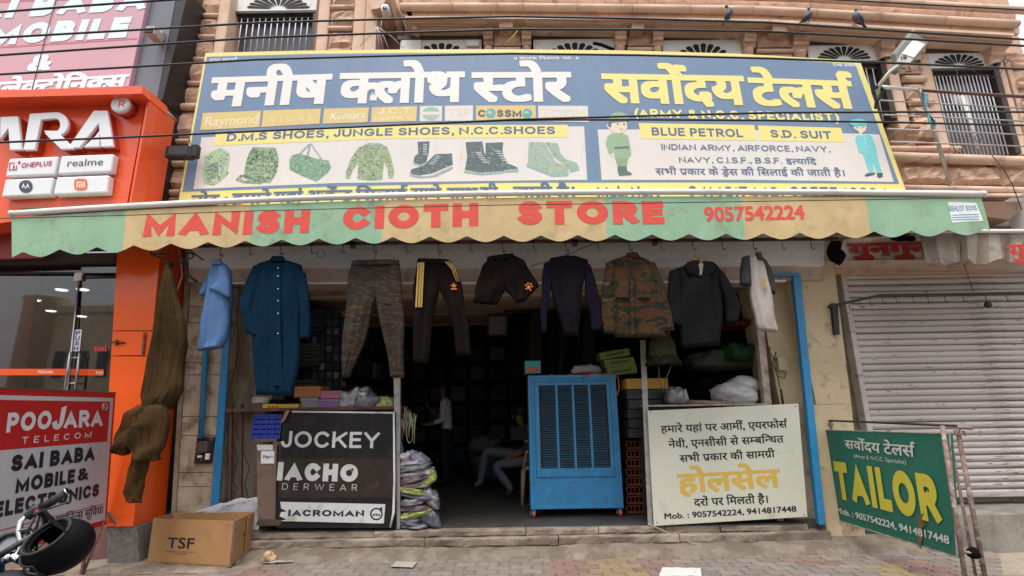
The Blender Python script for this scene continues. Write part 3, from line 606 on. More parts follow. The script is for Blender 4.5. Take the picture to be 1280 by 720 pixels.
# ---- pictures printed on the banner
c_g = camo('printed camo green', [(.06, .11, .08), (.16, .25, .17), (.36, .44, .3), (.10, .19, .14)], 16); c_o = camo('printed camo pale', [(.24, .36, .22), (.42, .54, .36), (.62, .68, .5)], 20); c_t = camo('printed digital teal', [(.11, .22, .16), (.24, .38, .28), (.42, .54, .42)], 24)
m_bo = mat('boot print dark', (.10, .135, .15), .5, var=.3, vs_=30); m_bo2 = mat('boot print sheen', (.30, .40, .42), .5, var=.3, vs_=30); m_ol = mat('boot print olive', (.34, .44, .34), .5, var=.15, vs_=25); m_lc = mat('lace print', (.5, .56, .57), .5)
def inside(x, y, pg):
    c = False; j = len(pg)-1
    for i in range(len(pg)):
        if (pg[i][1] > y) != (pg[j][1] > y) and x < (pg[j][0]-pg[i][0])*(y-pg[i][1])/(pg[j][1]-pg[i][1]+1e-9)+pg[i][0]: c = not c
        j = i
    return c
PAL = {'bag': [mat('print leaf dark', (.07, .13, .09), .5), mat('print leaf mid', (.22, .34, .22), .5), mat('print straw', (.50, .52, .34), .5), mat('print mint', (.40, .55, .42), .5)],
       'boot': [mat('print black', (.035, .05, .055), .5), mat('print slate', (.13, .18, .20), .5), mat('print shine', (.42, .54, .55), .5), MATS['print slate']],
       'olive': [mat('print olive dark', (.17, .25, .18), .5), mat('print olive pale', (.48, .57, .46), .5), mat('print olive mid', (.30, .40, .30), .5), MATS['print slate']],
       'uni': [mat('uniform shade', (.20, .31, .20), .5), mat('uniform light', (.42, .54, .38), .5), MATS['uniform shade'], MATS['uniform light']],
       'teal': [mat('teal shade', (.12, .46, .50), .5), mat('teal light', (.32, .70, .72), .5), MATS['teal shade'], MATS['teal light']]}
def pic(nm, pts, m, l=.0045, _o=[0]):
    _o[0] += 1; l = l+.00008*(_o[0] % 9)
    o = poly(bp, pts, m, ban, nm, l); kind = None
    if nm in ('rucksack_picture', 'field_pack_picture', 'duffel_bag_picture', 'jersey_picture', 'field_pack_pocket', 'rucksack_pocket'): kind, n_, w_, h_ = 'bag', 150, (1.2, 3.6), (.6, 1.6)
    elif nm == 'boot_picture': kind, n_, w_, h_ = ('olive' if m.name.endswith('olive') else 'boot'), 46, (1.4, 5), (.6, 1.3)
    elif nm in ('soldier_jacket', 'soldier_trousers', 'soldier_cap'): kind, n_, w_, h_ = 'uni', 22, (1, 2.6), (.5, 1.2)
    elif nm in ('sailor_jacket', 'sailor_trousers'): kind, n_, w_, h_ = 'teal', 14, (.8, 2.0), (.5, 2.2)
    if kind:
        rs = random.Random(len(pts)*7+int(pts[0][0])); q = MB(); xs_ = [p[0] for p in pts]; ys_ = [p[1] for p in pts]; k = 0; slope = {'boot': .55, 'olive': .6}.get(kind, 0)
        for _ in range(n_*4):
            if k >= n_: break
            x, y = rs.uniform(min(xs_), max(xs_)), rs.uniform(min(ys_), max(ys_)); w, h = rs.uniform(*w_), rs.uniform(*h_); sl = slope+rs.uniform(-.35, .35)
            c4 = [(x-w/2, y-sl*w/2), (x-w*.1, y-h/2-sl*w*.1), (x+w/2, y+sl*w/2), (x+w*.15, y+h/2+sl*w*.1)]
            if not all(inside(a_, b_, pts) for a_, b_ in c4): continue
            q.add([bp(a_, b_, l+.00025+.000012*k) for a_, b_ in c4], [(0, 1, 2, 3)], rs.randrange(4)); k += 1
        if k: oo = q.build('printed_mottling', PAL[kind], ban); oo['kind'] = 'stuff'
    return o
pic('rucksack_picture', [(256, 195), (265, 190), (276, 185), (287, 191), (287.5, 199), (285, 211), (286, 217), (276, 227), (268, 232), (255, 230), (253, 218), (255, 206)], c_o)
pic('rucksack_pocket', [(258, 205), (273, 203), (274, 222), (258, 226)], c_g if 0 else c_t, .0055); pic('rucksack_strap', [(279, 198), (282, 198), (279, 217), (276, 217)], m_bo2, .006)
pic('field_pack_picture', [(317, 184), (345, 185), (349, 200), (346, 216), (338, 229), (312, 227), (305, 222), (307, 205), (312, 190)], c_g); pic('field_pack_strap', [(295, 225), (300, 219), (307, 219), (301, 223), (306, 226), (330, 227), (328, 230), (305, 229)], c_g, .0055)
pic('field_pack_pocket', [(314, 206), (326, 205), (327, 222), (312, 221)], c_t, .0056); pic('field_pack_pocket', [(330, 204), (343, 206), (340, 222), (330, 222)], c_o, .0056)
pic('duffel_bag_picture', [(362, 200), (366, 194), (374, 192), (398, 199), (411, 201), (414, 209), (410, 216), (396, 227), (378, 220), (362, 212)], c_t)
for a in ([(373, 193), (386, 180), (387.5, 181), (376, 193)], [(383, 195), (387, 180), (389, 180), (386, 195)], [(388, 179.5), (390, 180), (403, 199), (401, 199)]): pic('duffel_handle', a, m_bo2, .0055)
pic('jersey_picture', [(461, 179), (474, 179), (484, 184), (489, 197), (493, 214), (491, 223), (486, 223), (484, 210), (480, 202), (478, 225), (462, 226), (447, 224), (448, 203), (441, 213), (437, 224), (432, 223), (433, 214), (439, 198), (448, 185)], camo('printed jungle camo', [(.12, .21, .14), (.26, .35, .22), (.44, .48, .32), (.19, .29, .19), (.5, .42, .3)], 11, (1, 1, 2.2)))
pic('jersey_collar', [(461, 179), (474, 179), (471, 182.5), (464, 182.5)], m_bo2, .0055)
def boot(pts, sole, laces, m, ms):
    pic('boot_picture', pts, m); pic('boot_sole', sole, ms, .0052)
    for (x0, y0, x1, y1) in laces: pic('boot_lace', [(x0, y0), (x1, y1), (x1, y1+1.2), (x0, y0+1.2)], m_lc, .006)
boot([(522, 177.5), (537, 177), (536, 190), (533, 203), (525, 206), (517, 203), (518, 196), (523, 192)], [(517, 203), (525, 206), (533, 203), (533, 205), (525, 207.5), (516, 205)], [(529, 180+3*i, 534, 181+3*i) for i in range(5)], m_bo, m_bo2)
boot([(544, 193), (565, 192), (566, 206), (556, 210), (540, 217), (520, 220), (513, 217), (514, 212), (530, 207), (538, 199)], [(513, 217), (530, 221), (542, 219), (556, 212), (566, 208), (566, 211), (545, 221), (525, 223), (512, 220)], [(537+2*i, 204-2.4*i, 543+2*i, 205-2.4*i) for i in range(5)], m_bo, m_bo2)
boot([(582, 178), (603, 177), (605, 190), (612, 205), (629, 209), (628, 216), (600, 217), (581, 213), (584, 196)], [(581, 212), (600, 216), (629, 214), (629, 217), (602, 219), (580, 216)], [(594+2.2*i, 190+3*i, 602+2.2*i, 191+3*i) for i in range(5)], m_bo, m_bo2)
boot([(607, 179), (629, 178), (628, 190), (633, 204), (646, 209), (648, 213), (630, 215), (613, 205), (607, 195)], [(630, 213), (648, 211), (648, 215), (630, 216)], [(619+2.2*i, 188+3*i, 626+2.2*i, 189+3*i) for i in range(5)], m_bo, m_bo2)
boot([(661, 178), (680, 178), (687, 190), (694, 202), (710, 210), (711, 217), (700, 220), (682, 217), (660, 206), (660, 198)], [(659, 204), (682, 215), (700, 219), (711, 215), (710, 220), (690, 221), (658, 208)], [(670+3*i, 184+3.5*i, 680+3*i, 187+3.5*i) for i in range(6)], m_ol, m_bo2)
boot([(681, 178), (697, 179), (701, 192), (707, 199), (721, 204), (724, 211), (714, 214), (706, 207), (692, 196), (686, 186)], [(712, 212), (724, 209), (724, 213), (713, 215.5)], [(690+2.2*i, 184+3.2*i, 697+2.2*i, 186+3.2*i) for i in range(5)], m_ol, m_bo2)
# soldier drawing
mu = mat('uniform print green', (.30, .42, .28), .5, var=.1, vs_=30); ms = mat('face print', (.72, .62, .46), .5); mk = mat('outline print', (.10, .16, .16), .5); mw_ = mat('drill trousers print', (.25, .35, .24), .5)
pic('soldier_face', [(760, 153), (783, 152), (784, 160), (779, 166), (771, 167), (762, 163), (758, 158)], ms, .0048); pic('soldier_cap', [(761, 148), (765, 142), (775, 140), (785, 144), (786, 150), (784, 152), (763, 153)], mu, .0055); pic('soldier_cap_peak', [(763, 151), (784, 149.5), (784.5, 152), (763, 154)], mk, .006)
pic('soldier_hair', [(760, 153), (765, 152.5), (763, 160), (760, 158)], mk, .0058)
for x in (772, 780): pic('soldier_eye', disc_pts(x, 155.5, 1.2, 1.2, 8), mk, .006)
pic('soldier_mouth', [(774, 161.5), (779, 161), (778, 162.3), (775, 162.5)], mat('lip print', (.5, .25, .2), .5), .006)
pic('soldier_jacket', [(765, 167), (776, 166), (785, 170), (788, 184), (789, 193), (785, 199), (769, 199), (767, 187), (766, 193), (761, 193), (757, 180), (759, 171)], mu, .0048); pic('soldier_belt', [(768, 184), (786, 183), (786, 185.5), (768, 186.5)], mk, .0055)
pic('soldier_hand', [(763, 192), (768, 192), (768, 196), (764, 196)], ms, .005); pic('soldier_trousers', [(769, 198), (785, 198), (783, 209), (772, 209)], mw_, .005); pic('soldier_boots', [(772, 208), (783, 208), (784, 214), (790, 217), (789, 219), (774, 220), (772, 215)], mk, .0052)
# sailor drawing
mt_ = mat('sailor print teal', (.18, .58, .62), .5, var=.06); mt2 = mat('sailor print dark teal', (.12, .45, .5), .5)
pic('sailor_trousers', [(1078, 191), (1095, 190), (1102, 216), (1096, 217), (1090, 200), (1092, 216), (1086, 217)], mt_, .0048); pic('sailor_jacket', [(1070, 170), (1086, 168.5), (1090, 171), (1096, 190), (1093, 192), (1077, 192), (1073, 190), (1069, 174)], mt_, .0052)
pic('sailor_face', [(1066, 157), (1083, 157), (1082, 163), (1077, 167), (1077, 170), (1074, 170), (1073, 165), (1067, 161)], ms, .0048); pic('sailor_cap', [(1060, 154), (1064, 150), (1074, 148.5), (1082, 151), (1084, 155), (1080, 158), (1066, 158)], mt_, .0056); pic('sailor_cap_band', [(1061, 155), (1084, 155), (1081, 158.5), (1067, 158.5)], mt2, .006)
for x in (1071, 1078): pic('sailor_eye', disc_pts(x, 160, .9, .9, 8), mk, .006)
for k in range(3): pic('sailor_button', disc_pts(1080+k*1.5, 174+k*5, .8, .8, 8), m_lt, .0058)
pic('sailor_shoe', [(1083, 217), (1094, 216), (1092, 219), (1082, 221), (1080, 220)], m_dk, .005); pic('sailor_shoe', [(1096, 216.5), (1103, 216.5), (1103, 221), (1099, 223), (1096, 221)], m_dk, .005)
# ================================================================== striped awning of the cloth shop
m_ag = mat('awning green', (.27, .44, .30), .85, var=.12, vs_=3, bump=.15, bs=120, dirt=((.24, .27, .17), .45, 4)); m_ay = mat('awning yellow', (.56, .42, .22), .85, var=.12, vs_=3, bump=.15, bs=120, dirt=((.42, .33, .17), .5, 4))
m_rd = mat('awning red print', (.66, .075, .055), .75, var=.1, vs_=8); m_tube = mat('white enamel tube', (.72, .71, .70), .35, var=.06, dirt=((.45, .4, .36), .35, 7), stretch=(.4, 1, 1))
m_rust = mat('rusty maroon iron', (.10, .04, .03), .7, var=.25, vs_=12, bump=.3, dirt=((.18, .09, .05), .5, 14)); m_iron = mat('dark iron', (.035, .03, .03), .55, metal=.4, var=.2)
AW = thing('shop_awning', 'green and yellow striped awning with red shop name and a scalloped edge', 'awning', (0, 4.75, 3.0))
AY = 4.75; ROD = [(15, 267), (80, 262.5), (160, 258), (320, 250), (480, 244.5), (640, 241.5), (800, 240.3), (960, 240), (1100, 240.8), (1229, 242.5)]
def yrod(x): return float(np.interp(x, [p[0] for p in ROD], [p[1] for p in ROD]))
def smooth_y(xs, ys):
    c = np.polyfit(xs, ys, 3); return lambda x: float(np.polyval(c, x))
yrodf = smooth_y([p[0] for p in ROD], [p[1] for p in ROD]); yval = smooth_y([14, 160, 320, 480, 640, 800, 960, 1100, 1238], [318, 309, 302.5, 299, 296.5, 295, 294, 291.5, 287.5])
segs = [15, 604, 1047, 1229]
for a, b in zip(segs, segs[1:]):
    q = MB(); n = 12; q.tube([P(a+(b-a)*i/n+(.4 if i == 0 else 0), yrodf(a+(b-a)*i/n), AY) for i in range(n+1)], .031, 14); q.build('front_tube', m_tube, AW)
for x in (15, 604, 1047, 1229): q = MB(); c = P(x, yrodf(x), AY); q.lathe(c, [(.0, -.012), (.034, -.012), (.034, .012), (.0, .012)], 14, axis='x'); q.build('tube_joint', m_tube, AW)
sb = [(14.5, 14.5), (158, 153), (312, 312), (477.5, 477), (756, 758.5), (925, 932), (1082, 1088), (1227, 1238)]
BT = MB(); NX = 60
Ls = 0
def vpt(k, s, v, li=0.0):
    (t0, b0), (t1, b1) = sb[k], sb[k+1]; xt = t0+(t1-t0)*s; xb = b0+(b1-b0)*s
    x = xt+(xb-xt)*v; yt = yrodf(xt)+5.5; sc = 4.2*(.5-.5*math.cos(2*math.pi*(xb-28)/46.3)); sc = -8*(1-abs(math.sin(math.pi*(xb-51+23)/46.3)))**.9
    yb = yval(xb)+5.5+sc; y = yt+(yb-yt)*v
    w = P(x, y, AY); w[1] += .0012*(1+math.sin(x*.05))*v+.006*max(0, v-.75)*(1+math.sin(x*.27))-li; return w
for k in range(7):
    q = MB(); m = k % 2 if k < 3 else [0, 1, 0, 1, 0, 1, 0][k]; m = [0, 1, 0, 1, 0, 1, 0][k]; n = max(30, int((sb[k+1][0]-sb[k][0])/2.6))
    q.grid(lambda u, v: vpt(k, u, v), n, 8); q.grid(lambda u, v: vpt(k, 1-u, v, -.003), n, 8); q.build('valance_stripe', [m_ag, m_ay][m], AW)
ap = Plane((0, AY-.0005, 0), (0, -1, 0))
for s, a, b, h, hr, bo in (('MANISH', (178, 295.5), (386, 290), 28.5, 28, .055), ('CIOTH', (428, 286.5), (598, 282), 27.5, 28, .055), ('STORE', (646, 280.3), (831, 279.3), 28.3, 27.5, .055)): text(s, ap, a, b, h, m_rd, AW, lift=.001, bold=bo, hr=hr, vp=(600, -2500))
text('9057542224', ap, (882, 276.8), (1006, 273.8), 17.8, m_rd, AW, lift=.001, bold=.03, font='b', vp=(600, -2500), hr=17)
st = poly(ap, [(1184.5, 252.5), (1220, 253.5), (1229, 276), (1190, 278.5)], mat('sticker white', (.75, .77, .77), .5), AW, 'maker_sticker', .001)
m_sb = mat('sticker blue', (.08, .3, .5), .5); text('GEHLOT SONS', ap, (1186.5, 264), (1221, 263), 6.5, m_sb, AW, bold=.01, vp=(600, -2500), lift=.0025)
for y in (268.5, 271.5, 274.5): poly(ap, [(1190, y), (1223, y-1), (1223.5, y), (1190.3, y+.9)], m_sb, AW, 'sticker_line', .0025)
# canopy fabric from the tube back to the wall, drum at the wall, arms
q = MB(); q.grid(lambda u, v: (P(18, 265, AY)[0]+(P(1226, 242, AY)[0]-P(18, 265, AY)[0])*u, AY+.02+.62*v, 3.45-.06*(1-abs(2*u-1))*0+.12*v+.01*math.sin(u*40)*v), 80, 4, m=lambda u, v: int(u*8) % 2); q.build('canopy', [m_ag, m_ay], AW)
q = MB(); q.tube([(-4.7, 5.42, 3.60), (4.6, 5.42, 3.56)], .05, 12); q.build('roller', m_tube, AW)
for x in (-3.6, -1.2, 1.2, 3.4): q = MB(); q.tube([(x, 5.45, 3.5), (x+.25, 5.1, 3.44), (x+.02, 4.8, 3.46)], .016, 8); q.build('folding_arm', m_tube, AW)
# rail with hooks under the awning
RY = 4.95; RL = thing('garment_rail', 'rust-brown flat iron rail with hooks running under the awning', 'rail', (0, RY, 2.9))
yr = smooth_y([250, 320, 480, 640, 800, 960, 1050], [307, 305.5, 303.2, 301.5, 300, 299, 297.8])
q = MB(); RX = [246+i*66.8 for i in range(13)]
for i in range(12):
    a, b = RX[i], RX[i+1]; q.hexa([P(a, yr(a)+1.8, RY), P(b, yr(b)+1.8, RY), P(b, yr(b)-1.8, RY), P(a, yr(a)-1.8, RY)], (0, .03, 0))
q.build('rail', m_rust, RL)
for x in (697+22, 820, 440): q = MB(); q.hexa([P(x-2.5, yr(x)+6, RY), P(x+3, yr(x)+5, RY), P(x+4, yr(x)-2, RY), P(x-4, yr(x)-2, RY)], (0, .05, 0)); q.build('bracket', m_rust, RL)
for x in (440, 700, 900): q = MB(); q.tube([P(x, yr(x), RY+.03), P(x, yr(x)-4, 5.42)], .012, 6); q.build('stay', m_rust, RL)
hooks = [276, 313, 351, 390, 429, 468, 508, 548, 588, 628, 667, 707, 747, 786, 826, 865, 902, 941, 977, 1013]
q = MB(); h0 = P(640, yr(640), RY); q.tube([h0+np.array(d) for d in ((0, 0, 0), (0, 0, -.075), (.004, 0, -.095), (.014, 0, -.104), (.026, 0, -.098), (.03, 0, -.085))], .004, 6)
hk = q.build('hook', m_iron, RL); hm = hk.data; bpy.data.objects.remove(hk)
HK = {}
for x in hooks:
    o = bpy.data.objects.new('hook', hm); COL.objects.link(o); o.parent = RL; p = P(x, yr(x)+1, RY); o.location = tuple(p-h0); HK[x] = p+np.array([.018, 0, -.098]); o.rotation_euler = (0, 0, 0)
# ================================================================== walls and opening of the cloth shop
m_lint = mat('whitewashed lintel', (.80, .80, .82), .8, var=.12, vs_=2, bump=.25, bs=15, dirt=((.6, .61, .66), .6, 2.2), stretch=(.35, 1, 1))
m_tan = mat('tan fascia', (.50, .39, .32), .8, var=.1, dirt=((.25, .17, .13), .5, 4)); m_beige = mat('beige tiled wall', (.46, .37, .28), .55, var=.16, vs_=4, bump=.2, bs=15, dirt=((.17, .11, .07), .6, 6))
m_yel = mat('yellow plaster', (.52, .42, .27), .85, var=.12, vs_=3, bump=.35, bs=20, dirt=((.22, .15, .1), .42, 6)); m_peel = mat('peeling plaster', (.34, .27, .19), .9, var=.25, vs_=4, bump=.6, bs=12, dirt=((.13, .1, .08), .7, 4), stretch=(1, 1, .4))
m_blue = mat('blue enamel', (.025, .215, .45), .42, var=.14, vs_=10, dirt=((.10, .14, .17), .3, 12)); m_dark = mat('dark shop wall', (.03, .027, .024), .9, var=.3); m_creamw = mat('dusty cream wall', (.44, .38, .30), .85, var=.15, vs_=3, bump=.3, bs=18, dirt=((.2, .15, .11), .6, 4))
SH = thing('cloth_shop', 'plastered front of the cloth shop with a whitewashed lintel and open trading bay', 'shop', (0, 5.6, .2))
def fhex(x0t, x1t, yt, x0b, x1b, yb, Y0, Y1, mt, name, par, bevel=0):
    q = MB(); q.hexa([P(x0b, yb, Y0), P(x1b, yb, Y0), P(x1t, yt, Y0), P(x0t, yt, Y0)], (0, Y1-Y0, 0)); return q.build(name, mt, par, bevel=bevel)
q = MB(); yl = smooth_y([240, 400, 640, 850, 1030], [334, 334.5, 334, 333, 331]); L0 = [236+i*66.2 for i in range(13)]
for i in range(12):
    a, b = L0[i], L0[i+1]; q.hexa([P(a, yl(a), 5.38), P(b, yl(b), 5.38), P(b, yl(b)-50, 5.38), P(a, yl(a)-50, 5.38)], (0, .5, 0))
q.build('lintel', m_lint, SH)
q = MB()
for i in range(12):
    a, b = L0[i], L0[i+1]; q.hexa([P(a, yl(a)+18, 5.46), P(b, yl(b)+18, 5.46), P(b, yl(b)-2, 5.46), P(a, yl(a)-2, 5.46)], (0, .4, 0))
q.build('fascia', m_tan, SH)
q = MB(); q.tube([P(x, yl(x)+19.5, 5.42) for x in range(262, 1025, 60)], .014, 8); q.build('conduit', m_tube, SH)
q = MB(); fb(q, 240, 1065, 250, 300, 5.52, 5.9); q.build('wall_above', m_creamw, SH)
# left wall: tile courses are pieces
for i, (yt, yb) in enumerate(((352, 383), (383.8, 403), (403.8, 453), (453.8, 468), (468.8, 520), (520.8, 544), (544.8, 590), (590.8, 608), (608.8, 682))):
    def xl(y): return 239-(y-350)*.084
    def xr(y): return 290-(y-350)*.083
    fhex(xl(yt), xr(yt), yt, xl(yb), xr(yb), yb, 5.60+.003*(i % 2), 5.9, m_beige, 'wall_tile', SH)
fhex(234, 240, 300, 212, 217, 675, 5.58, 5.9, m_peel, 'wall_edge', SH)
# right wall
fhex(985, 1042, 326, 1020, 1064, 505, 5.52, 5.95, m_yel, 'yellow_wall', SH); fhex(1014.5, 1064, 505.5, 1036, 1083, 682, 5.52, 5.95, m_yel, 'yellow_wall', SH)
fhex(946, 999, 352, 976, 1029, 512, 5.70, 6.2, m_yel, 'bay_side_wall', SH); fhex(976, 1030, 512.4, 985, 1034, 668, 5.70, 6.2, m_creamw, 'bay_side_wall', SH)
fhex(940, 949, 352, 972, 980, 655, 5.62, 5.7, m_creamw, 'door_frame', SH)
# left reveal of the bay
fhex(288, 345, 352, 268, 335, 665, 5.80, 6.1, m_peel, 'bay_side_wall', SH)
fhex(286, 294, 352, 268, 277, 668, 5.72, 5.8, m_creamw, 'door_frame', SH)
q = MB(); q.box(P(330, 400, 6.1)[0], P(345, 400, 6.1)[0], 5.79, 5.8, .25, 1.2); 
# interior shell
XA, XB_ = P(338, 500, 6.1)[0], P(972, 500, 6.2)[0]+.3
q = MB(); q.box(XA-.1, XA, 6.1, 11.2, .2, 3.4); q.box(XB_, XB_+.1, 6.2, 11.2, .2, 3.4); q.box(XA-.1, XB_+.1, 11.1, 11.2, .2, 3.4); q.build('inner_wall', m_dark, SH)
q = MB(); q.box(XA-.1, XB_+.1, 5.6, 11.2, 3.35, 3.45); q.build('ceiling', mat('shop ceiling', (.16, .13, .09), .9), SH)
for Y0, z0, z1 in ((6.6, 2.72, 2.95), (8.0, 2.75, 2.9), (9.4, 2.8, 2.92)): q = MB(); q.box(XA, XB_, Y0, Y0+.12, z0+.2, 3.35); q.box(XA, XB_, Y0-.02, Y0+.14, z0+.14, z0+.22); q.build('ceiling_beam', mat('beige beam', (.60, .48, .31), .85, var=.1), SH)
q = MB(); q.box(XA-.1, XB_+.1, 5.55, 6.1, 3.05, 3.4); q.build('ceiling_panel', m_tan, SH)
# blue posts and pipe
q = MB(); q.hexa([P(261, 662, 5.57), P(271, 662, 5.57), P(291.5, 352, 5.54), P(283, 352, 5.54)], (0, .028, 0)); tag(q.build('blue_post', m_blue, bevel=.004), 'square blue iron post at the left jamb of the cloth shop', 'post')
q = MB(); q.hexa([P(1024, 656, 5.42), P(1032.5, 656, 5.42), P(1001, 343, 5.42), P(991, 343, 5.42)], (0, .06, 0)); tag(q.build('blue_post', m_blue, bevel=.004), 'square blue iron post at the right jamb beside the green tailor board', 'post')
q = MB(); q.hexa([P(960, 345, 5.40), P(1000, 345, 5.40), P(1000, 341, 5.40), P(960, 342, 5.40)], (0, .05, 0)); tag(q.build('blue_crossbar', m_blue), 'short blue crossbar joined to the top of the right blue post', 'crossbar')
cnd = thing('cable_conduit', 'thin blue conduit pipe ending in a burnt switch box on the beige wall', 'conduit', P(248, 580, 5.5))
q = MB(); q.tube([P(262, 352, 5.55), P(257, 440, 5.55), P(251, 548, 5.55)], .028, 10); q.build('pipe', m_blue, cnd)
q = MB(); a = P(250, 563, 5.5); q.box(a[0]-.09, a[0]+.09, 5.57, 5.598, a[2]-.14, a[2]+.13); q.build('soot_patch', mat('burnt soot', (.03, .022, .018), .95, bump=.8, dirt=((.16, .12, .09), .5, 25)), cnd)
q = MB(); a = P(250, 560, 5.45); q.box(a[0]-.055, a[0]+.045, 5.50, 5.57, a[2]-.05, a[2]+.06); q.build('switch_box', mat('scorched box', (.09, .06, .045), .8, bump=.5, bs=60), cnd, bevel=.006)
q = MB(); a = P(257, 571, 5.45); q.box(a[0]-.02, a[0]+.02, 5.47, 5.50, a[2]-.03, a[2]+.03); q.box(a[0]-.1, a[0]-.06, 5.47, 5.5, a[2]-.01, a[2]+.01); q.build('ceramic_fuse', m_wht, cnd, bevel=.005)
# ================================================================== left phone shop (orange)
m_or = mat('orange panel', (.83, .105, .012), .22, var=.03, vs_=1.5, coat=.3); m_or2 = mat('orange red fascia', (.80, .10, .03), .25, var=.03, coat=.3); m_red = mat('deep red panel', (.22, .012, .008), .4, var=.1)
m_gry = mat('grey cladding panel', (.155, .17, .205), .35, var=.05, vs_=1.5); m_bk = mat('black trim', (.018, .018, .02), .4)
m_glass = mat('door glass', (.55, .58, .6), .02, var=0, trans=1.0); m_glass.node_tree.nodes['Principled BSDF'].inputs['IOR'].default_value = 1.8; m_steel = mat('brushed steel', (.45, .45, .46), .3, metal=.9, var=.1)
PS = thing('phone_shop', 'orange-clad mobile phone shop with raised white letters and a glass door', 'shop', (-5, 5.2, 0))
fpl = FP(4.95)
q = MB(); q.hexa([P(-160, 300, 4.95), P(158, 258, 4.95), P(185, 112, 4.95), P(-160, 112, 4.95)], (0, .3, 0)); q.build('fascia_panel', m_or2, PS)
q = MB(); q.hexa([P(160.5, 258, 4.86), P(163, 258, 4.86), P(187, 124, 4.86), P(184, 124, 4.86)], (0, .42, 0)); q.build('fascia_side', m_or2, PS)
q = MB(); q.hexa([P(-160, 126, 4.74), P(178, 117, 4.74), P(178, 107, 4.74), P(-160, 119, 4.74)], (0, .4, 0)); q.build('fascia_canopy', m_or2, PS)
q = MB(); q.hexa([P(160, 256, 4.97), P(182, 256, 5.2), P(203, 134, 5.2), P(186, 124, 4.97)], (0, .04, 0)); q.build('fascia_return', m_or, PS)
q = MB(); q.prism([P(178, 108, 4.8), P(201, 133, 5.1), P(198, 136, 5.1), P(180, 117, 4.8)], (0, .3, 0)); q.build('corner_rubble', m_peel, PS)
for x, y in ((52, 124.5), (116, 121.5)): c = P(x, y, 4.84); q = MB(); q.lathe(c, [(.045, -.004), (.045, .01), (0, .01)], 16); q.lathe(c+np.array([0, 0, -.004]), [(0, -.002), (.036, -.002), (.036, .004)], 16); q.build('downlight', m_wht, PS)
# raised letters A R A
m_ltr = mat('white acrylic letter', (.78, .79, .82), .25, var=.02); m_lts = mat('letter side red', (.45, .03, .015), .4)
def rletter(pls, close=(), name='raised_letter'):
    """3-D letter: polygons given in photo px on the letter face, pushed back to the fascia"""
    q = MB(); f0 = Plane((0, 4.84, 0), (0, -1, 0))
    for k, pts in enumerate(pls):
        c = np.mean(pts, axis=0); ins = [tuple(c+(np.array(p)-c)*1.0) for p in pts]
        q.prism([f0(x, y, .0005*k) for x, y in pts], (0, .035, 0), 0); q.prism([f0(x, y, -.036+.0003*k) for x, y in pts], (0, .075, 0), 1)
    return q.build(name, [m_ltr, m_lts], PS, bevel=.006)
def arcp(cx, cy, rx, ry, a0, a1, n=10): return [(cx+rx*math.cos(math.radians(a0+(a1-a0)*i/n)), cy-ry*math.sin(math.radians(a0+(a1-a0)*i/n))) for i in range(n+1)]
# photo px shape of the letters (second from left is R)
rletter([[(0, 146), (22, 145), (26.5, 187), (12, 187.5), (10, 160), (0, 174)], ])
rletter([[(37, 142), (70, 140), (68, 148), (51, 149.5), (43, 187), (29, 187.5)],
         [(70, 140)]+arcp(70, 155, 15, 15, 85, -75, 10)+[(72, 164)]+arcp(69, 156, 6, 8, -70, 80, 8)+[(66, 148)], [(55, 163), (73, 163.5), (76, 169), (92, 186), (76, 186.5), (57, 168)]])
rletter([[(117, 138), (124, 138), (124, 153), (99, 184.5), (84.5, 185)], [(124, 138), (134, 138), (141, 183), (126, 183.5), (123, 153)], [(119, 170), (124, 163), (124, 183.5), (104, 184)]])
c = P(152, 131.5, 4.84); q = MB(); q.lathe(c, [(.0, -.03), (.092, -.03), (.1, -.02), (.1, .02), (0, .02)], 24, 0, 'y'); q.lathe(c, [(.0, .02), (.1, .02), (.1, .11), (0, .11)], 24, 1, 'y'); rb = q.build('registered_badge', [m_ltr, m_lts], PS)
text('R', Plane((0, 4.81, 0), (0, -1, 0)), (147.5, 134.5), (156, 134), 8.5, m_rd, PS, bold=-.005, lift=.002)
# four brand boxes
def brandbox(q4):
    b = MB(); f0 = Plane((0, 4.86, 0), (0, -1, 0)); b.hexa([f0(x, y) for x, y in q4], (0, .09, 0)); return b.build('brand_box', m_ltr, PS, bevel=.018)
brandbox([(6, 221), (67.5, 218.5), (72.5, 195), (11, 198)]); brandbox([(71.5, 218), (138, 215), (142, 192), (76, 194.5)]); brandbox([(1, 246.5), (62, 243.5), (66.5, 221.5), (6, 224)]); brandbox([(66, 243.5), (133, 241), (136, 218.5), (70.5, 221)])
pb = Plane((0, 4.858, 0), (0, -1, 0)); m_cr = mat('crimson logo', (.45, .02, .07), .5); m_gl = mat('grey logo', (.09, .09, .11), .5); m_mo = mat('slate logo', (.06, .075, .10), .5); m_mi = mat('orange logo', (.80, .17, .04), .5)
text('ONEPLUS', pb, (26.5, 210), (64.5, 207), 6, m_cr, PS, bold=.01, lift=.003)
for pts in ([(12, 203.5), (19, 203), (19, 204), (13, 204.5), (12, 212), (11, 212)], [(11, 212), (20, 211.5), (20.5, 207), (21.5, 207), (21, 212.6), (11, 213.2)]): poly(pb, pts, m_cr, PS, 'logo_frame', .003)
text('1', pb, (15, 210.6), (18, 210.5), 5, m_cr, PS, bold=.03, lift=.003); text('+', pb, (21.5, 206.5), (25.5, 206), 6, m_cr, PS, bold=.03, lift=.003, font='b')
text('realme', pb, (84, 208), (128.5, 206.2), 8.5, m_gl, PS, bold=.0, lift=.003, font='b')
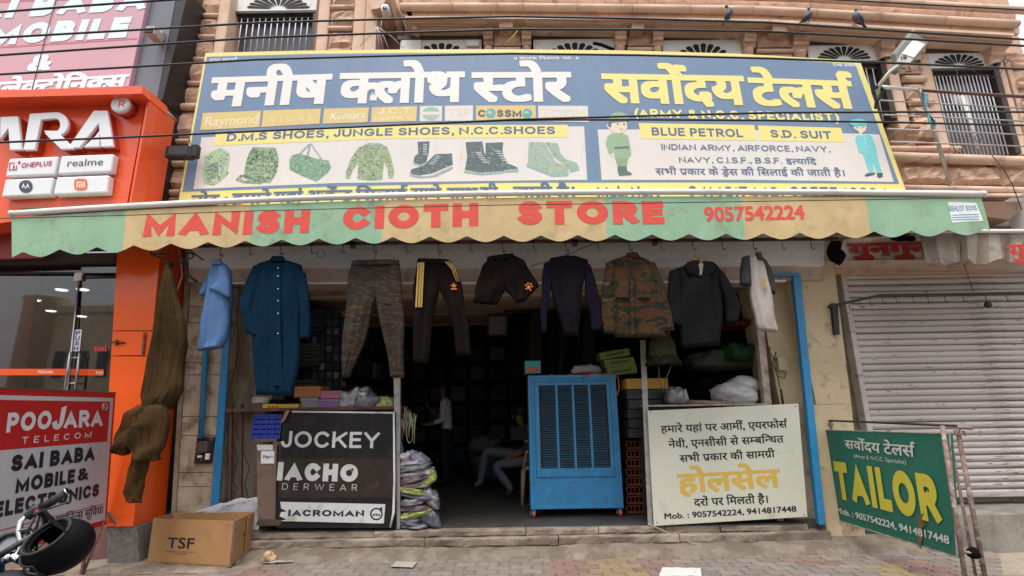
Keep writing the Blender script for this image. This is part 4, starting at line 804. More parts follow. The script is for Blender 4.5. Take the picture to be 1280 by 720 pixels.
poly(pb, disc_pts(32.5, 233, 8.5, 8, 24), m_mo, PS, 'logo_disc', .003); poly(pb, [(27.5, 235.5), (29.5, 229), (32.4, 235), (35.2, 229), (37.3, 235.5), (35.3, 234.6), (34.5, 232.5), (33, 236), (31.8, 236), (30.3, 232.5), (29.6, 234.6)], m_ltr, PS, 'batwing_mark', .0045)
poly(pb, [(101-8.5, 230.5-2), (94, 224.5), (99, 223.3), (106, 223.5), (109, 226), (109.5, 231), (108.5, 236), (105, 237.5), (97, 237.8), (93.5, 236)], m_mi, PS, 'logo_tile', .003)
for pts in ([(96.5, 227.5), (98, 227.5), (98, 234.5), (96.5, 234.5)], [(98, 227.5), (102.5, 227.5), (102.5, 229), (98, 229)], [(102, 227.8), (103.6, 228.5), (103.6, 234.4), (102, 234.4)], [(99.4, 230.3), (100.8, 230.3), (100.8, 234.4), (99.4, 234.4)], [(105, 227.3), (106.6, 227.3), (106.6, 234.2), (105, 234.2)]): poly(pb, pts, m_ltr, PS, 'mi_mark', .0046)
# pillar
def xP(y, x0, k): return x0-(y-360)*k
PF, PB = 5.2, 5.66
def pill(yt, yb, nm, Y=PF, gap=0): return fhex(xP(yt, 144, .06)+gap, xP(yt, 196, .10)-gap, yt, xP(yb, 144, .06)+gap, xP(yb, 196, .10)-gap, yb, Y, PB, m_or, nm, PS)
pill(285, 413, 'pillar_panel'); pill(414, 444.5, 'pillar_core', 5.212); pill(445.5, 658, 'pillar_panel')
q = MB(); q.hexa([P(143.5, 444, 5.2), P(178.5, 444, 5.2), P(181, 415, 5.2), P(144.5, 415, 5.2)], (0, .02, 0)); dr = q.build('access_door', m_or, PS, bevel=.002)
q = MB(); q.tube([P(139, 427.5, 5.185), P(156, 428.5, 5.185)], .008, 8); q.tube([P(146, 425, 5.185), P(146, 431, 5.185)], .012, 8); q.build('bolt_latch', m_iron, dr)
q = MB(); q.hexa([P(176.5, 443, 5.19), P(179, 443, 5.19), P(181.5, 416, 5.19), P(179, 416, 5.19)], (0, .008, 0)); [q.lathe(P(178.2+.08*k*4, 441-6*k, 5.188), [(0, -.004), (.006, -.004), (.006, .004)], 8, 0, 'y') for k in range(5)]; q.build('piano_hinge', mat('worn hinge', (.12, .09, .08), .5, metal=.5, dirt=((.4, .3, .25), .5, 60)), dr)
# plinth under the pillar, low tiled wall and its frame
q = MB(); q.hexa([P(134, 705, 5.22), P(174, 703, 5.22), P(172, 658, 5.22), P(134, 659, 5.22)], (0, .5, 0)); q.build('plinth', mat('grey granite', (.15, .14, .13), .6, var=.4, vs_=30, bump=.1), PS)
q = MB(); q.hexa([P(-60, 718, 5.3), P(134, 708, 5.3), P(134, 650, 5.3), P(-60, 655, 5.3)], (0, .4, 0)); q.build('low_wall', mat('maroon tile', (.17, .08, .075), .4, var=.2, vs_=8, dirt=((.22, .17, .15), .4, 9)), PS)
q = MB(); q.hexa([P(34, 700, 5.29), P(35, 700, 5.29), P(35, 640, 5.29), P(34, 640, 5.29)], (0, .02, 0)); q.build('grout_line', m_bk, PS)
# glass front
gy = 5.44; gp = FP(gy)
q = MB(); q.hexa([P(-200, 700, gy), P(84, 690, gy), P(101, 345, gy), P(-200, 345, gy)], (0, .01, 0)); q.build('glass_panel', m_glass, PS)
q = MB(); q.hexa([P(87, 690, gy), P(150, 690, gy), P(150, 345, gy), P(103, 345, gy)], (0, .01, 0)); gd = q.build('glass_door', m_glass, PS)
q = MB(); q.hexa([P(-200, 343, gy+.015), P(150, 341, gy+.015), P(152, 290, gy+.015), P(-200, 290, gy+.015)], (0, .01, 0)); q.build('glass_panel', m_glass, PS)
q = MB(); q.tube([P(100, 344, gy-.01), P(82.5, 500, gy-.01), P(74, 690, gy-.01)], .012, 6); q.build('door_edge', m_steel, gd)
q = MB(); q.tube([P(-200, 342.5, gy-.01), P(103, 341, gy-.01), P(104, 347, gy-.01), P(150, 346, gy-.01)], .012, 6); q.build('door_rail', m_bk, PS)
q = MB(); q.hexa([P(92, 351, gy-.03), P(101, 350, gy-.03), P(103, 340, gy-.03), P(93, 341, gy-.03)], (0, .03, 0)); q.build('corner_fitting', m_wht, gd)
q = MB()
for a, b in (((88, 440), (81, 487)), ((99.5, 441), (94, 487))): q.tube([P(*a, gy-.06), P(*b, gy-.06)], .012, 8)
q.tube([P(89, 447, gy-.06), P(99, 447, gy-.06)], .008, 8); q.tube([P(84, 479, gy-.06), P(96, 479, gy-.06)], .008, 8); q.tube([P(84, 479, gy-.06), P(84, 479, gy)], .008, 6); q.build('pull_handle', m_steel, gd)
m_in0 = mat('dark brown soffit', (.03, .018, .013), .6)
gl = Plane((0, gy-.004, 0), (0, -1, 0)); poly(gl, [(93, 412), (102.5, 412), (99.5, 439), (90, 439)], m_ltr, gd, 'push_sticker', 0)
m_pu = mat('push blue', (.03, .04, .25), .5)
for i, c in enumerate('PUSH'): text(c, gl, (94.6-i*.85, 419+6.4*i), (100.2-i*.85, 419+6.4*i), 5.3, m_pu, gd, bold=.02, lift=.002)
poly(gl, [(-200, 461), (84.5, 461), (83.6, 469), (-200, 469)], m_or, PS, 'orange_film_strip', 0); poly(gl, [(88, 461), (130, 461.5), (129, 469.5), (87, 469)], m_or, gd, 'orange_film_strip', 0)
text('POOJARA', gl, (47.5, 466.5), (66.5, 466.8), 3.4, m_ltr, PS, bold=.02, lift=.002); text('POO', gl, (120, 467.8), (129, 467.8), 3.4, m_ltr, gd, bold=.02, lift=.002)
for k in range(5): poly(gl, [(117+k*3.4, 433+(k%2)), (119+k*3.4, 433), (121+k*3.2, 439), (118.5+k*3.2, 439)], m_rd, gd, 'hazard_stripe', .001)
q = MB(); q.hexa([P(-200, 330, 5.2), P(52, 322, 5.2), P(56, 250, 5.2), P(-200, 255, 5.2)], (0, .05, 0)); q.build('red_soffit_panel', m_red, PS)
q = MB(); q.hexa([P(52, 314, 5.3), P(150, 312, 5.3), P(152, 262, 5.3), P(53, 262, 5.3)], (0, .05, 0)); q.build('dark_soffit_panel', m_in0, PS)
# shop inside behind the glass
m_in = mat('phone shop wall', (.05, .035, .03), .8); q = MB(); q.box(-9.5, -4.45, 9, 9.1, -.1, 3.5); q.box(-9.5, -4.4, 5.35, 9.1, 3.05, 3.15); q.box(-9.5, -9.4, 5.35, 9.1, -.1, 3.1); q.box(-4.5, -4.42, 5.5, 9.1, -.1, 3.1); q.build('inner_wall', m_in, PS)
q = MB(); q.box(-9.5, -4.42, 5.35, 9.1, -.05, .12); q.build('inner_floor', mat('phone shop floor', (.12, .1, .09), .4), PS)
q = MB(); q.hexa([P(-60, 500, 5.6), P(28, 500, 5.6), P(50, 320, 5.6), P(-60, 300, 5.6)], (0, .04, 0)); q.build('red_reflection_panel', m_red, PS)  # red panel added inside in place of a red sign's reflection
q = MB(); q.hexa([P(52, 322, 6.2), P(104, 340, 6.2), P(106, 300, 6.2), P(52, 300, 6.2)], (0, .04, 0)); bo_ = q.build('green_brand_sign', mat('dark green sign', (.01, .045, .025), .4), PS)
text('oppo', FP(6.19), (62, 323), (92, 331), 7, mat('sign grey letter', (.25, .27, .24), .5), PS, bold=.01, lift=.002, font='b')
for x, y, Y in ((113, 312, 6.6), (84, 329, 6.6), (52, 337, 7.2), (73, 344, 8), (110, 356, 8.5), (15, 330, 7)): c = P(x, y, Y); q = MB(); q.lathe((c[0], c[1], 3.045), [(0, -.01), (.06, -.01), (.07, 0)], 14); o = q.build('ceiling_lamp', glow('lamp glow', (1, .97, .9), 3.0), PS)
q = MB(); q.box(-7.6, -5.0, 6.3, 6.8, .12, 1.05); q.build('counter', mat('phone shop counter', (.2, .2, .2), .4), PS)
q = MB(); a = P(48, 482, 6.2); q.loft([[np.array(a)+np.array([math.cos(t)*r*1.3, math.sin(t)*r*.6, h]) for t in np.linspace(0, 2*math.pi, 14, endpoint=False)] for r, h in ((.33, -.3), (.3, -.1), (.18, .05), (.05, .14))]); q.build('draped_cloth', mat('lilac cloth', (.3, .3, .38), .8), PS)
# upper sign of the phone shop and grey cladding beside it
UB = thing('phone_shop_hoarding', 'glare-paled pink and white hoarding of the phone shop high above the orange fascia', 'billboard', (-6, 5.3, 4.9))
m_pk = mat('glare-paled pink vinyl', (.60, .36, .42), .3, var=.05, vs_=1.2); m_rds = mat('glare-paled red vinyl', (.56, .17, .20), .3, var=.05); m_cy = mat('pale blue-white print', (.72, .85, .90), .4, var=.03)  # glow reflected on the vinyl is mixed into the pink and red
hp = FP(5.34); q = MB(); q.prism([hp(-200, 150), hp(157, 125), hp(187, -14), hp(-200, -14)], (0, .06, 0)); q.build('sheet', m_pk, UB)
poly(hp, [(-200, 10), (120, -1), (187, -12), (187, -14), (-200, -14)], m_rds, UB, 'red_band', .002); poly(hp, [(-200, -14), (182, -14), (184, 3), (100, 8), (30, 22), (-200, 26)], m_rds, UB, 'red_band', .002) if 0 else None
poly(hp, [(-20, 59.5), (60, 54.5), (172, 47.5), (172.5, 49), (60, 56.5), (-20, 61.5)], m_rds, UB, 'red_rule', .002)
HV = (610, -1400)
text('SAI BABA', hp, (-70, 27.5), (182, 11.5), 26, m_cy, UB, bold=.05, lift=.005, vp=HV, track=.0); text('MOBILE', hp, (-16, 57), (158, 46.5), 25, m_cy, UB, bold=.055, lift=.005, vp=HV); text('&', hp, (35, 89), (61, 87.5), 20, m_cy, UB, bold=.05, lift=.005, vp=HV, font='b')
text('इलेक्ट्रोनिक्स'.replace('ट्रो', 'टो'), hp, (-20, 121), (156, 110), 17, m_cy, UB, bold=.045, lift=.005, vp=HV)
q = MB(); q.tube([hp(74, -14, .01), hp(57, 50, .01), hp(39, 120, .01)], .004, 5); q.build('sheet_seam', m_dkw, UB)
GC_ = thing('grey_cladding', 'grey and black panelled wall strip between the pink hoarding and the stone building', 'wall', (-4.6, 5.4, 4))
fhex(187, 222, -14, 152, 196, 125, 5.40, 6.2, m_gry, 'grey_panel', GC_); fhex(223, 236, -14, 196.5, 203, 125, 5.36, 6.2, m_bk, 'black_trim', GC_); fhex(197, 204, 125, 178, 186, 262, 5.38, 6.2, m_bk, 'black_trim', GC_)
fhex(236, 250, -14, 204, 212, 122, 5.62, 6.2, m_cem, 'cement_strip', GC_); fhex(203, 210, 122, 186, 194, 262, 5.62, 6.2, m_cem, 'cement_strip', GC_)
sp = thing('spot_lamp', 'small weathered square spot lamp on the grey cladding', 'lamp', P(190, 46, 5.3))
q = MB(); c = P(192, 42, 5.25); q.box(c[0]-.05, c[0]+.06, 5.18, 5.34, c[2]-.06, c[2]+.05); q.build('housing', mat('weathered white metal', (.42, .4, .36), .5, var=.3, vs_=25), sp, bevel=.006)
q = MB(); q.box(c[0]-.045, c[0]+.045, 5.165, 5.182, c[2]-.05, c[2]+.0); q.build('lens', m_bk, sp); q = MB(); q.box(c[0]-.03, c[0]+.03, 5.34, 5.40, c[2]+.02, c[2]+.12); q.build('bracket', MATS['weathered white metal'], sp)
# ================================================================== right shop with roller shutter
RS = thing('shuttered_shop', 'closed shop with a dusty pinkish-grey roller shutter', 'shop', (5.2, 5.9, .3))
m_sh = mat('shutter paint', (.49, .445, .425), .6, var=.16, vs_=3, bump=.2, bs=25, rnd=.07, dirt=((.17, .12, .10), .42, 7), stretch=(.3, 1, 2.4))
SY = 5.78; z0 = P(1180, 621, SY)[2]; z1 = P(1160, 334, SY)[2]; xl0 = P(1052, 345, SY)[0]; ns = 36; h = (z1-z0)/ns
q = MB(); prof = [(.006, 0), (-.014, .10*h), (-.026, .32*h), (-.029, .55*h), (-.024, .78*h), (-.008, .93*h), (.010, h*.985)]
q.loft([[(x, SY+.02, prof[-1][1])]+[(x, SY+y, z) for y, z in prof]+[(x, SY+.02, 0)] for x in (xl0+.03, 7.4)], smooth=False)
so_ = q.build('shutter_slat', m_sh, None, base=(0, 0, 0)); sm_ = so_.data; bpy.data.objects.remove(so_)
for p in sm_.polygons: p.use_smooth = False
sht = MB(); sht.box(xl0, 7.4, SY+.03, SY+.06, z0, z1); shp = sht.build('shutter', m_sh, RS)
for i in range(ns):
    o = bpy.data.objects.new('slat', sm_); COL.objects.link(o); o.parent = shp; o.location = tuple(np.array([0, random.uniform(-.003, .002), z0+i*h])-BASE[RS.name]); o.rotation_euler = (0, random.uniform(-.0012, .0012), 0)
rsx = random.Random(5); q = MB()
for k in range(230):
    x = rsx.uniform(xl0+.08, 6.9); i = int(ns*rsx.random()**1.7); w = rsx.uniform(.01, .07)*(1.6 if i < 8 else 1); hh_ = rsx.uniform(.003, .008); zc_ = z0+i*h+h*rsx.uniform(.3, .75)
    q.add([(x, SY-.0305, zc_), (x+w, SY-.0305, zc_+rsx.uniform(-.002, .002)), (x+w*.9, SY-.0305, zc_+hh_), (x+w*.1, SY-.0305, zc_+hh_*.8)], [(0, 1, 2, 3)])
pc_ = q.build('paint_chips', mat('chipped dark metal', (.06, .045, .04), .8), RS); pc_['kind'] = 'stuff'
q = MB(); q.box(xl0, 7.4, SY-.04, SY+.03, z0-.0, z0+.05); q.build('bottom_bar', m_sh, shp)
fhex(1040, 1050, 300, 1110, 1120, 622, 5.70, 5.95, m_sh, 'guide_channel', RS) if 0 else None
q = MB(); xg = (P(1045, 345, 5.70)[0]+P(1108, 612, 5.70)[0])/2; q.box(xg-.03, xg+.03, 5.68, 5.80, z0-.02, P(1045, 330, 5.7)[2]); q.build('guide_channel', m_sh, RS, bevel=.004)
q = MB(); q.hexa([P(1042, 334, 5.62), P(1330, 338, 5.62), P(1330, 322, 5.55), P(1047, 326, 5.55)], (0, .3, 0)); q.build('shutter_hood', m_tan, RS)
q = MB(); q.hexa([P(1047, 327, 5.6), P(1330, 325, 5.6), P(1330, 284, 5.6), P(1055, 299, 5.6)], (0, .3, 0)); q.build('name_board', mat('name board cream', (.75, .66, .62), .6, var=.1, dirt=((.3, .22, .18), .5, 5)), RS)
rsp = FP(5.59); m_r2 = mat('painted red', (.5, .02, .02), .5, var=.1); m_r3 = mat('letter shade grey', (.28, .2, .16), .6)
text('गुनगुन', rsp, (1063, 321), (1166, 319), 15.5, m_r3, RS, bold=.05, lift=.002, vp=(600, -2290)); text('गुनगुन', rsp, (1064, 320), (1165, 318), 15.5, m_r2, RS, bold=.035, lift=.006)
q = MB(); q.box(3.6, 7.4, 5.62, 5.9, P(1150, 284, 5.62)[2], 3.5); q.build('wall_above', m_creamw, RS); q = MB(); q.box(P(1075, 620, 5.86)[0]-.3, 7.4, 5.9, 6.2, .1, 3.6); q.build('wall', m_creamw, RS)
# rail with hooks in front of the shutter
rr = thing('hook_rail', 'bent black iron rail with hanging hooks in front of the roller shutter', 'rail', P(1047, 418, 5.35))
RL2 = [P(1037, 383, 5.48), P(1050, 380, 5.44), P(1100, 369, 5.3), P(1180, 368, 5.3), P(1330, 365, 5.3)]
q = MB()
for a, b in zip(RL2, RL2[1:]): q.hexa([a-np.array([0, 0, .014]), b-np.array([0, 0, .014]), b+np.array([0, 0, .014]), a+np.array([0, 0, .014])], (0, .03, 0))
q.build('rail', m_iron, rr); q = MB(); q.hexa([P(1044, 418, 5.47), P(1050, 418, 5.47), P(1047, 379, 5.47), P(1040, 379, 5.47)], (0, .04, 0)); q.build('bracket', m_iron, rr)
for x in (1051, 1061, 1074, 1087, 1102, 1119, 1140, 1159, 1180, 1203, 1231, 1257):
    t = (x-1050)/50; yy = np.interp(x, [1037, 1050, 1100, 1180, 1330], [382, 380, 369, 368, 365]); Y = float(np.interp(x, [1050, 1100], [5.44, 5.3])); q = MB(); c = P(x, yy+1, Y)
    q.tube([c, c+np.array([.003, 0, -.06]), c+np.array([.01, 0, -.085]), c+np.array([.03, 0, -.08]), c+np.array([.035, 0, -.06])], .0035, 5); q.build('hook', m_iron, rr)
q = MB(); q.ball(P(1235, 381, 5.28), .035, 0, 8, 6); tag(q.build('wire_knot', m_iron), 'tangled knot of black wire on the shutter hook rail', 'wire')
# neighbour awning, dusty stripes
NA = thing('dusty_awning', 'dusty brown and white striped awning above the roller shutter', 'awning', P(1210, 320, 4.9))
m_n1 = mat('dusty awning pale', (.42, .37, .31), .9, var=.2, vs_=3, bump=.3, bs=25, dirt=((.24, .19, .15), .6, 4)); m_n2 = mat('dusty awning brown', (.27, .215, .17), .9, var=.2, vs_=3, bump=.3, bs=25, dirt=((.15, .11, .09), .5, 4))
def na(x, v):
    yt = 291+(x-1150)*0; yb = 327+3.5*math.sin((x-1165)*2*math.pi/50)*(1 if x > 1158 else 1)+(4 if x < 1165 else 0); xx = x+6*v*(1 if x < 1200 else 0)
    w = P(xx, yt+(yb-yt)*v, 4.95); w[1] += .02*math.sin(x*.3)*v; return w
xx_ = [1150, 1168, 1190, 1208, 1222, 1236, 1250, 1264, 1280, 1300, 1325]
for i in range(10): q = MB(); q.grid(lambda u, v: na(xx_[i]+(xx_[i+1]-xx_[i])*u, v), 8, 6); q.grid(lambda u, v: na(xx_[i+1]-(xx_[i+1]-xx_[i])*u, v)+np.array([0, .003, 0]), 8, 6); q.build('valance_stripe', [m_n2, m_n1][i % 2], NA)
q = MB(); q.tube([P(1128, 289, 4.93), P(1330, 289, 4.93)], .022, 10); q.build('front_tube', m_tube, NA); q = MB(); q.grid(lambda u, v: (P(1150, 290, 4.95)[0]+2.2*u, 4.97+.65*v, P(1200, 290, 4.95)[2]-.01+.17*v), 20, 3); q.build('canopy', m_n1, NA)
text('गुन', FP(4.92), (1263, 324), (1301, 322), 17, m_r2, NA, bold=.04, lift=.012)
q = MB(); q.tube([P(1205, 330, 4.98), P(1216, 362, 5.0), P(1219, 368, 5.28)], .003, 5); tag(q.build('hanging_wire', m_iron), 'thin black wire hanging below the dusty striped awning', 'wire')
# ================================================================== cloth helpers
def cloth(rows, Y, t, nf=4, amp=.012, seed=0, m=0, mb=None, n=22, steps=16, y0=.0, capb=True, flare=1.0):
    """soft hanging panel: rows of (xl, yl, xr, yr) photo points, thickness t, folds that grow downwards"""
    mb = mb or MB(); R_ = np.array([r[:4] for r in rows], float); k = len(R_); rings = []
    rs = random.Random(seed); ph = [rs.uniform(0, 6.28) for _ in range(4)]; fr = [nf*rs.uniform(.8, 1.25), nf*1.9*rs.uniform(.8, 1.2)]
    for i in range(steps+1):
        v = i/steps; f = v*(k-1); j = min(int(f), k-2); w = f-j; w2 = w*w*(3-2*w)*.5+w*.5; r = R_[j]*(1-w2)+R_[j+1]*w2
        a, b = P(r[0], r[1], Y), P(r[2], r[3], Y); ring = []; g = (.25+.75*min(1, v*1.6))
        for q in range(n):
            th = 2*math.pi*q/n; s = .5-.5*math.cos(th); side = math.sin(th); th_ = t*(abs(side)**.6)*(1 if side > 0 else -1)*(.55+.45*flare*min(1, v*2+.3))
            wv = amp*g*(math.sin(fr[0]*s*6.28+ph[0]+v*1.3)+.5*math.sin(fr[1]*s*6.28+ph[1]-v*2.1))+amp*.7*math.sin(v*9+ph[2]+s*4)
            p = a+(b-a)*s; e = amp*.35*math.sin(v*14+ph[3]+s*3)
            ring.append(p+np.array([e if 0 < v < 1 else 0, -th_+wv*(4*s*(1-s))**.5+y0, 0]))
        rings.append(ring)
    mb.loft(rings, m, cap=True); return mb
GR = {}
m_hw = mat('dull hanger wire', (.10, .10, .10), .5, metal=.3)
def netalpha(m):
    b = m.node_tree.nodes['Principled BSDF']; b.inputs['Alpha'].default_value = .8; return m
def hanger(hx, col=None, w=17, label='', wide=True, yt=None, Y=RY, group=None, slope=5):
    """wire hanger on the rail hook at photo column hx"""
    h = HK[hx]; t = thing('clothes_hanger', label, 'hanger', h, group); q = MB(); r = .017
    q.tube([h+np.array([r*math.cos(a)-.0, 0, r*math.sin(a)-.012]) for a in np.linspace(-2.2, 3.2, 12)][::-1]+[h+np.array([0, 0, -.05]), h+np.array([0, 0, -.075])], .0034, 5); q.build('hook', col or m_hw, t)
    c = h+np.array([0, 0, -.075]); ww = w*.0083; d = slope*.0083
    q = MB(); q.tube([c, c+np.array([-ww, 0, -d]), c+np.array([-ww*1.02, 0, -d-.012]), c+np.array([ww*1.02, 0, -d-.012]), c+np.array([ww, 0, -d]), c], .003 if col is None else .009, 6); q.build('bar', col or m_hw, t); return t
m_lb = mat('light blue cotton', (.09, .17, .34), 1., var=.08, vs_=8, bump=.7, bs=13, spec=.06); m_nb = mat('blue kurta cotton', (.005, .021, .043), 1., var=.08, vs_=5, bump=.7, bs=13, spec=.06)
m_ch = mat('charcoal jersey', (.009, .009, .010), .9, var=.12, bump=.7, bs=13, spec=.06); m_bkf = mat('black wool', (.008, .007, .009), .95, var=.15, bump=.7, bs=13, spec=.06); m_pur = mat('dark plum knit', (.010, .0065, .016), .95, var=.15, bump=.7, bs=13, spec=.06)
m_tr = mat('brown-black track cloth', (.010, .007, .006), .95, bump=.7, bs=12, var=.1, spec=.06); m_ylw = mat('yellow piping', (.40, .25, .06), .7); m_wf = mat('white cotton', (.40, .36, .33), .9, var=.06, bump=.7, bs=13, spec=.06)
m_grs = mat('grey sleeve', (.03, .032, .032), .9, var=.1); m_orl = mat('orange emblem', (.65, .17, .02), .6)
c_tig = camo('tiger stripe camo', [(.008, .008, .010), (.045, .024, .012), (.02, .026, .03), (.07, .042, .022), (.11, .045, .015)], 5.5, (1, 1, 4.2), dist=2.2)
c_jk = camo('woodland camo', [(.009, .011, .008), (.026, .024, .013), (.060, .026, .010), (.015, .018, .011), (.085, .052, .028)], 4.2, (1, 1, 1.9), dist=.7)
m_net = mat('brown mosquito netting', (.07, .043, .019), .9, var=.35, vs_=5, bump=.8, bs=16, spec=.06)
GY = RY+.01
netalpha(m_net)
# 1 light blue shirt, seen half sideways
t = thing('shirt', 'light blue short-sleeved shirt turned sideways, first on the rail', 'shirt', P(268, 438, GY)); hanger(276, label='wire hanger carrying the light blue short-sleeved shirt', w=9)
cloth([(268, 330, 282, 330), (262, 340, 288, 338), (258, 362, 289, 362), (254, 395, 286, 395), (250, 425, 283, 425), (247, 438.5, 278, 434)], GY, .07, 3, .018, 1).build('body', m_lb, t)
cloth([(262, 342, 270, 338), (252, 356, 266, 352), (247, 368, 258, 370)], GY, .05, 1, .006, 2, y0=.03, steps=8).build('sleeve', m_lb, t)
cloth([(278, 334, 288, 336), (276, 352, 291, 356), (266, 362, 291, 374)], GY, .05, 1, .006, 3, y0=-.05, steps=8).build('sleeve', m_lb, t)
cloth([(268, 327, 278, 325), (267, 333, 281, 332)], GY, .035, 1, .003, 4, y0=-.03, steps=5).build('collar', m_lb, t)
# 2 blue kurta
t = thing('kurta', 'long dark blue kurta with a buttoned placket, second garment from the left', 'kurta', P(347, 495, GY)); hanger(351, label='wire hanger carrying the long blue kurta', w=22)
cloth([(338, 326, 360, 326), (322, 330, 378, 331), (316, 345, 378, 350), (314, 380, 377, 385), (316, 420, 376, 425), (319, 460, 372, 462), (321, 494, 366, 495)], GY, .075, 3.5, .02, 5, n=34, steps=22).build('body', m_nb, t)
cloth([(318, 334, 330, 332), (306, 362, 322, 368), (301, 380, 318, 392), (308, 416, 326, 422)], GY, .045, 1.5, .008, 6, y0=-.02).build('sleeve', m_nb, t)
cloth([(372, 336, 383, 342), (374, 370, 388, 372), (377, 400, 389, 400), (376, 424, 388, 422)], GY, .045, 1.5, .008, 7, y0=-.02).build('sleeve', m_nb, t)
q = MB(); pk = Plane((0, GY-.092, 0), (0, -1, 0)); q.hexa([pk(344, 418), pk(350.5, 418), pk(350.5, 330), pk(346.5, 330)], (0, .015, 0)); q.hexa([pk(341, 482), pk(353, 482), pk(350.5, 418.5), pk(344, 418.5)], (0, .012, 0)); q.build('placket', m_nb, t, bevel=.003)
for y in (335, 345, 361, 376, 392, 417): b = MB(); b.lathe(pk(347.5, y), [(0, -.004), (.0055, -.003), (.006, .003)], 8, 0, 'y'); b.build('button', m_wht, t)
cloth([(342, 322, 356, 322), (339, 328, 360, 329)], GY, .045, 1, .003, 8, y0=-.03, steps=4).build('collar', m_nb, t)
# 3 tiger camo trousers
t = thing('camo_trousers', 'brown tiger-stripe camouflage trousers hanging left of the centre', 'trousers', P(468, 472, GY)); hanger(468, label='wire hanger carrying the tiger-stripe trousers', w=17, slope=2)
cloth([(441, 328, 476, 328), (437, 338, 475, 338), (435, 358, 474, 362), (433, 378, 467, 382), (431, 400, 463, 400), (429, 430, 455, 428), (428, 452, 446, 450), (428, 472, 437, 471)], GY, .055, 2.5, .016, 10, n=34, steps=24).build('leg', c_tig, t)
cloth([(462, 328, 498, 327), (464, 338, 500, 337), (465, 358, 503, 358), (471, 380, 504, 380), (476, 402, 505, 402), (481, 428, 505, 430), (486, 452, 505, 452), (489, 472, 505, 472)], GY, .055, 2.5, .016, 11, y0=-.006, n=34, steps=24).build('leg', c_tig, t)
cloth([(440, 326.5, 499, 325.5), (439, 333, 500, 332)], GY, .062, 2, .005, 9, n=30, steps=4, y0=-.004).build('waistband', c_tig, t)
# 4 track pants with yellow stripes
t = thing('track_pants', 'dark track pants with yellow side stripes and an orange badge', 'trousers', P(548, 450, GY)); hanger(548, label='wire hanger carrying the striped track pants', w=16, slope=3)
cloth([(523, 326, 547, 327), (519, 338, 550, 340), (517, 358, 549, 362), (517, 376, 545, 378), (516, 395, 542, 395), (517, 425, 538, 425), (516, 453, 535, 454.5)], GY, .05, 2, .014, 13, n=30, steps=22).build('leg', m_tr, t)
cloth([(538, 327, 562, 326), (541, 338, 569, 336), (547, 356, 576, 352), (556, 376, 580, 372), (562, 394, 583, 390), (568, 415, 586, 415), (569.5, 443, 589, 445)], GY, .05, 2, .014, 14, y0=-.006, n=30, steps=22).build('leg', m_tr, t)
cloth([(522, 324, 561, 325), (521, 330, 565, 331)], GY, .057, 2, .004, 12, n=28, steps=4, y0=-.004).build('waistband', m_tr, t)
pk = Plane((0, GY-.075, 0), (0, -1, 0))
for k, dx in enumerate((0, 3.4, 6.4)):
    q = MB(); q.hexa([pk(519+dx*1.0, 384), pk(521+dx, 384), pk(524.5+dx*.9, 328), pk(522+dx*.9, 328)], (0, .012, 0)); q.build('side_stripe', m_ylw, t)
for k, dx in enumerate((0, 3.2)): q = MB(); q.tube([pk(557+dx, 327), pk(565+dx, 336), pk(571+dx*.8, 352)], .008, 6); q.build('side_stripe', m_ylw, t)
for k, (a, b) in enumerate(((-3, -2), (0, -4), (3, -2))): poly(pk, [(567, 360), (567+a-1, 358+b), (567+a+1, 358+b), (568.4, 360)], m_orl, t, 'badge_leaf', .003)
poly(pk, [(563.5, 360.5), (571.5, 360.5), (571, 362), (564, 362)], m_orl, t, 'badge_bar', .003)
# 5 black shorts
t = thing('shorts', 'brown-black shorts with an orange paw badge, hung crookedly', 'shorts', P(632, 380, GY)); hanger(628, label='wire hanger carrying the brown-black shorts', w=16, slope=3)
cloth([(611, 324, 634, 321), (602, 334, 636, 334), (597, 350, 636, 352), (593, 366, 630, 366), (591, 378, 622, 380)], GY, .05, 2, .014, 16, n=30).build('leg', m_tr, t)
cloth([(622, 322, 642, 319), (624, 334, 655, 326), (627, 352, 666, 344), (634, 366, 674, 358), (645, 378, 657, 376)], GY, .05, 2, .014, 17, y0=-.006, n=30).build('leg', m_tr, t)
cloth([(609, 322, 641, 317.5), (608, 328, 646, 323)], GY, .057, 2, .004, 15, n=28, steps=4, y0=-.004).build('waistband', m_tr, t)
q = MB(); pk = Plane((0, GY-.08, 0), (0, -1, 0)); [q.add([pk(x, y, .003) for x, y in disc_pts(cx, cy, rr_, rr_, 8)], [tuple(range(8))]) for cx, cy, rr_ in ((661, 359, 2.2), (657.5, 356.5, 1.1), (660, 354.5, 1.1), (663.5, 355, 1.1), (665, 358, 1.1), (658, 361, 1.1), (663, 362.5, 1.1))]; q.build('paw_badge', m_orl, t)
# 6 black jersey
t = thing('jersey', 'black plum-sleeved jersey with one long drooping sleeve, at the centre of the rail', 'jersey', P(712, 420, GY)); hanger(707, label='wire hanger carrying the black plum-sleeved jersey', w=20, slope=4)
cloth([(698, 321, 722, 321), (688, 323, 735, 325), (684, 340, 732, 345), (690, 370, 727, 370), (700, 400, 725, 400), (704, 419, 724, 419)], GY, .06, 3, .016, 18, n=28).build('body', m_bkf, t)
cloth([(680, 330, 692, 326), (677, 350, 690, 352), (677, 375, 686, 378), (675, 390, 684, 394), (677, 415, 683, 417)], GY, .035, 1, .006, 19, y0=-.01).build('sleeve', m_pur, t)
cloth([(727, 326, 738, 332), (731, 345, 744, 350), (731, 375, 749, 378), (738, 395, 752, 395), (739, 413, 752, 413)], GY, .04, 1, .008, 20, y0=-.01).build('sleeve', m_pur, t)
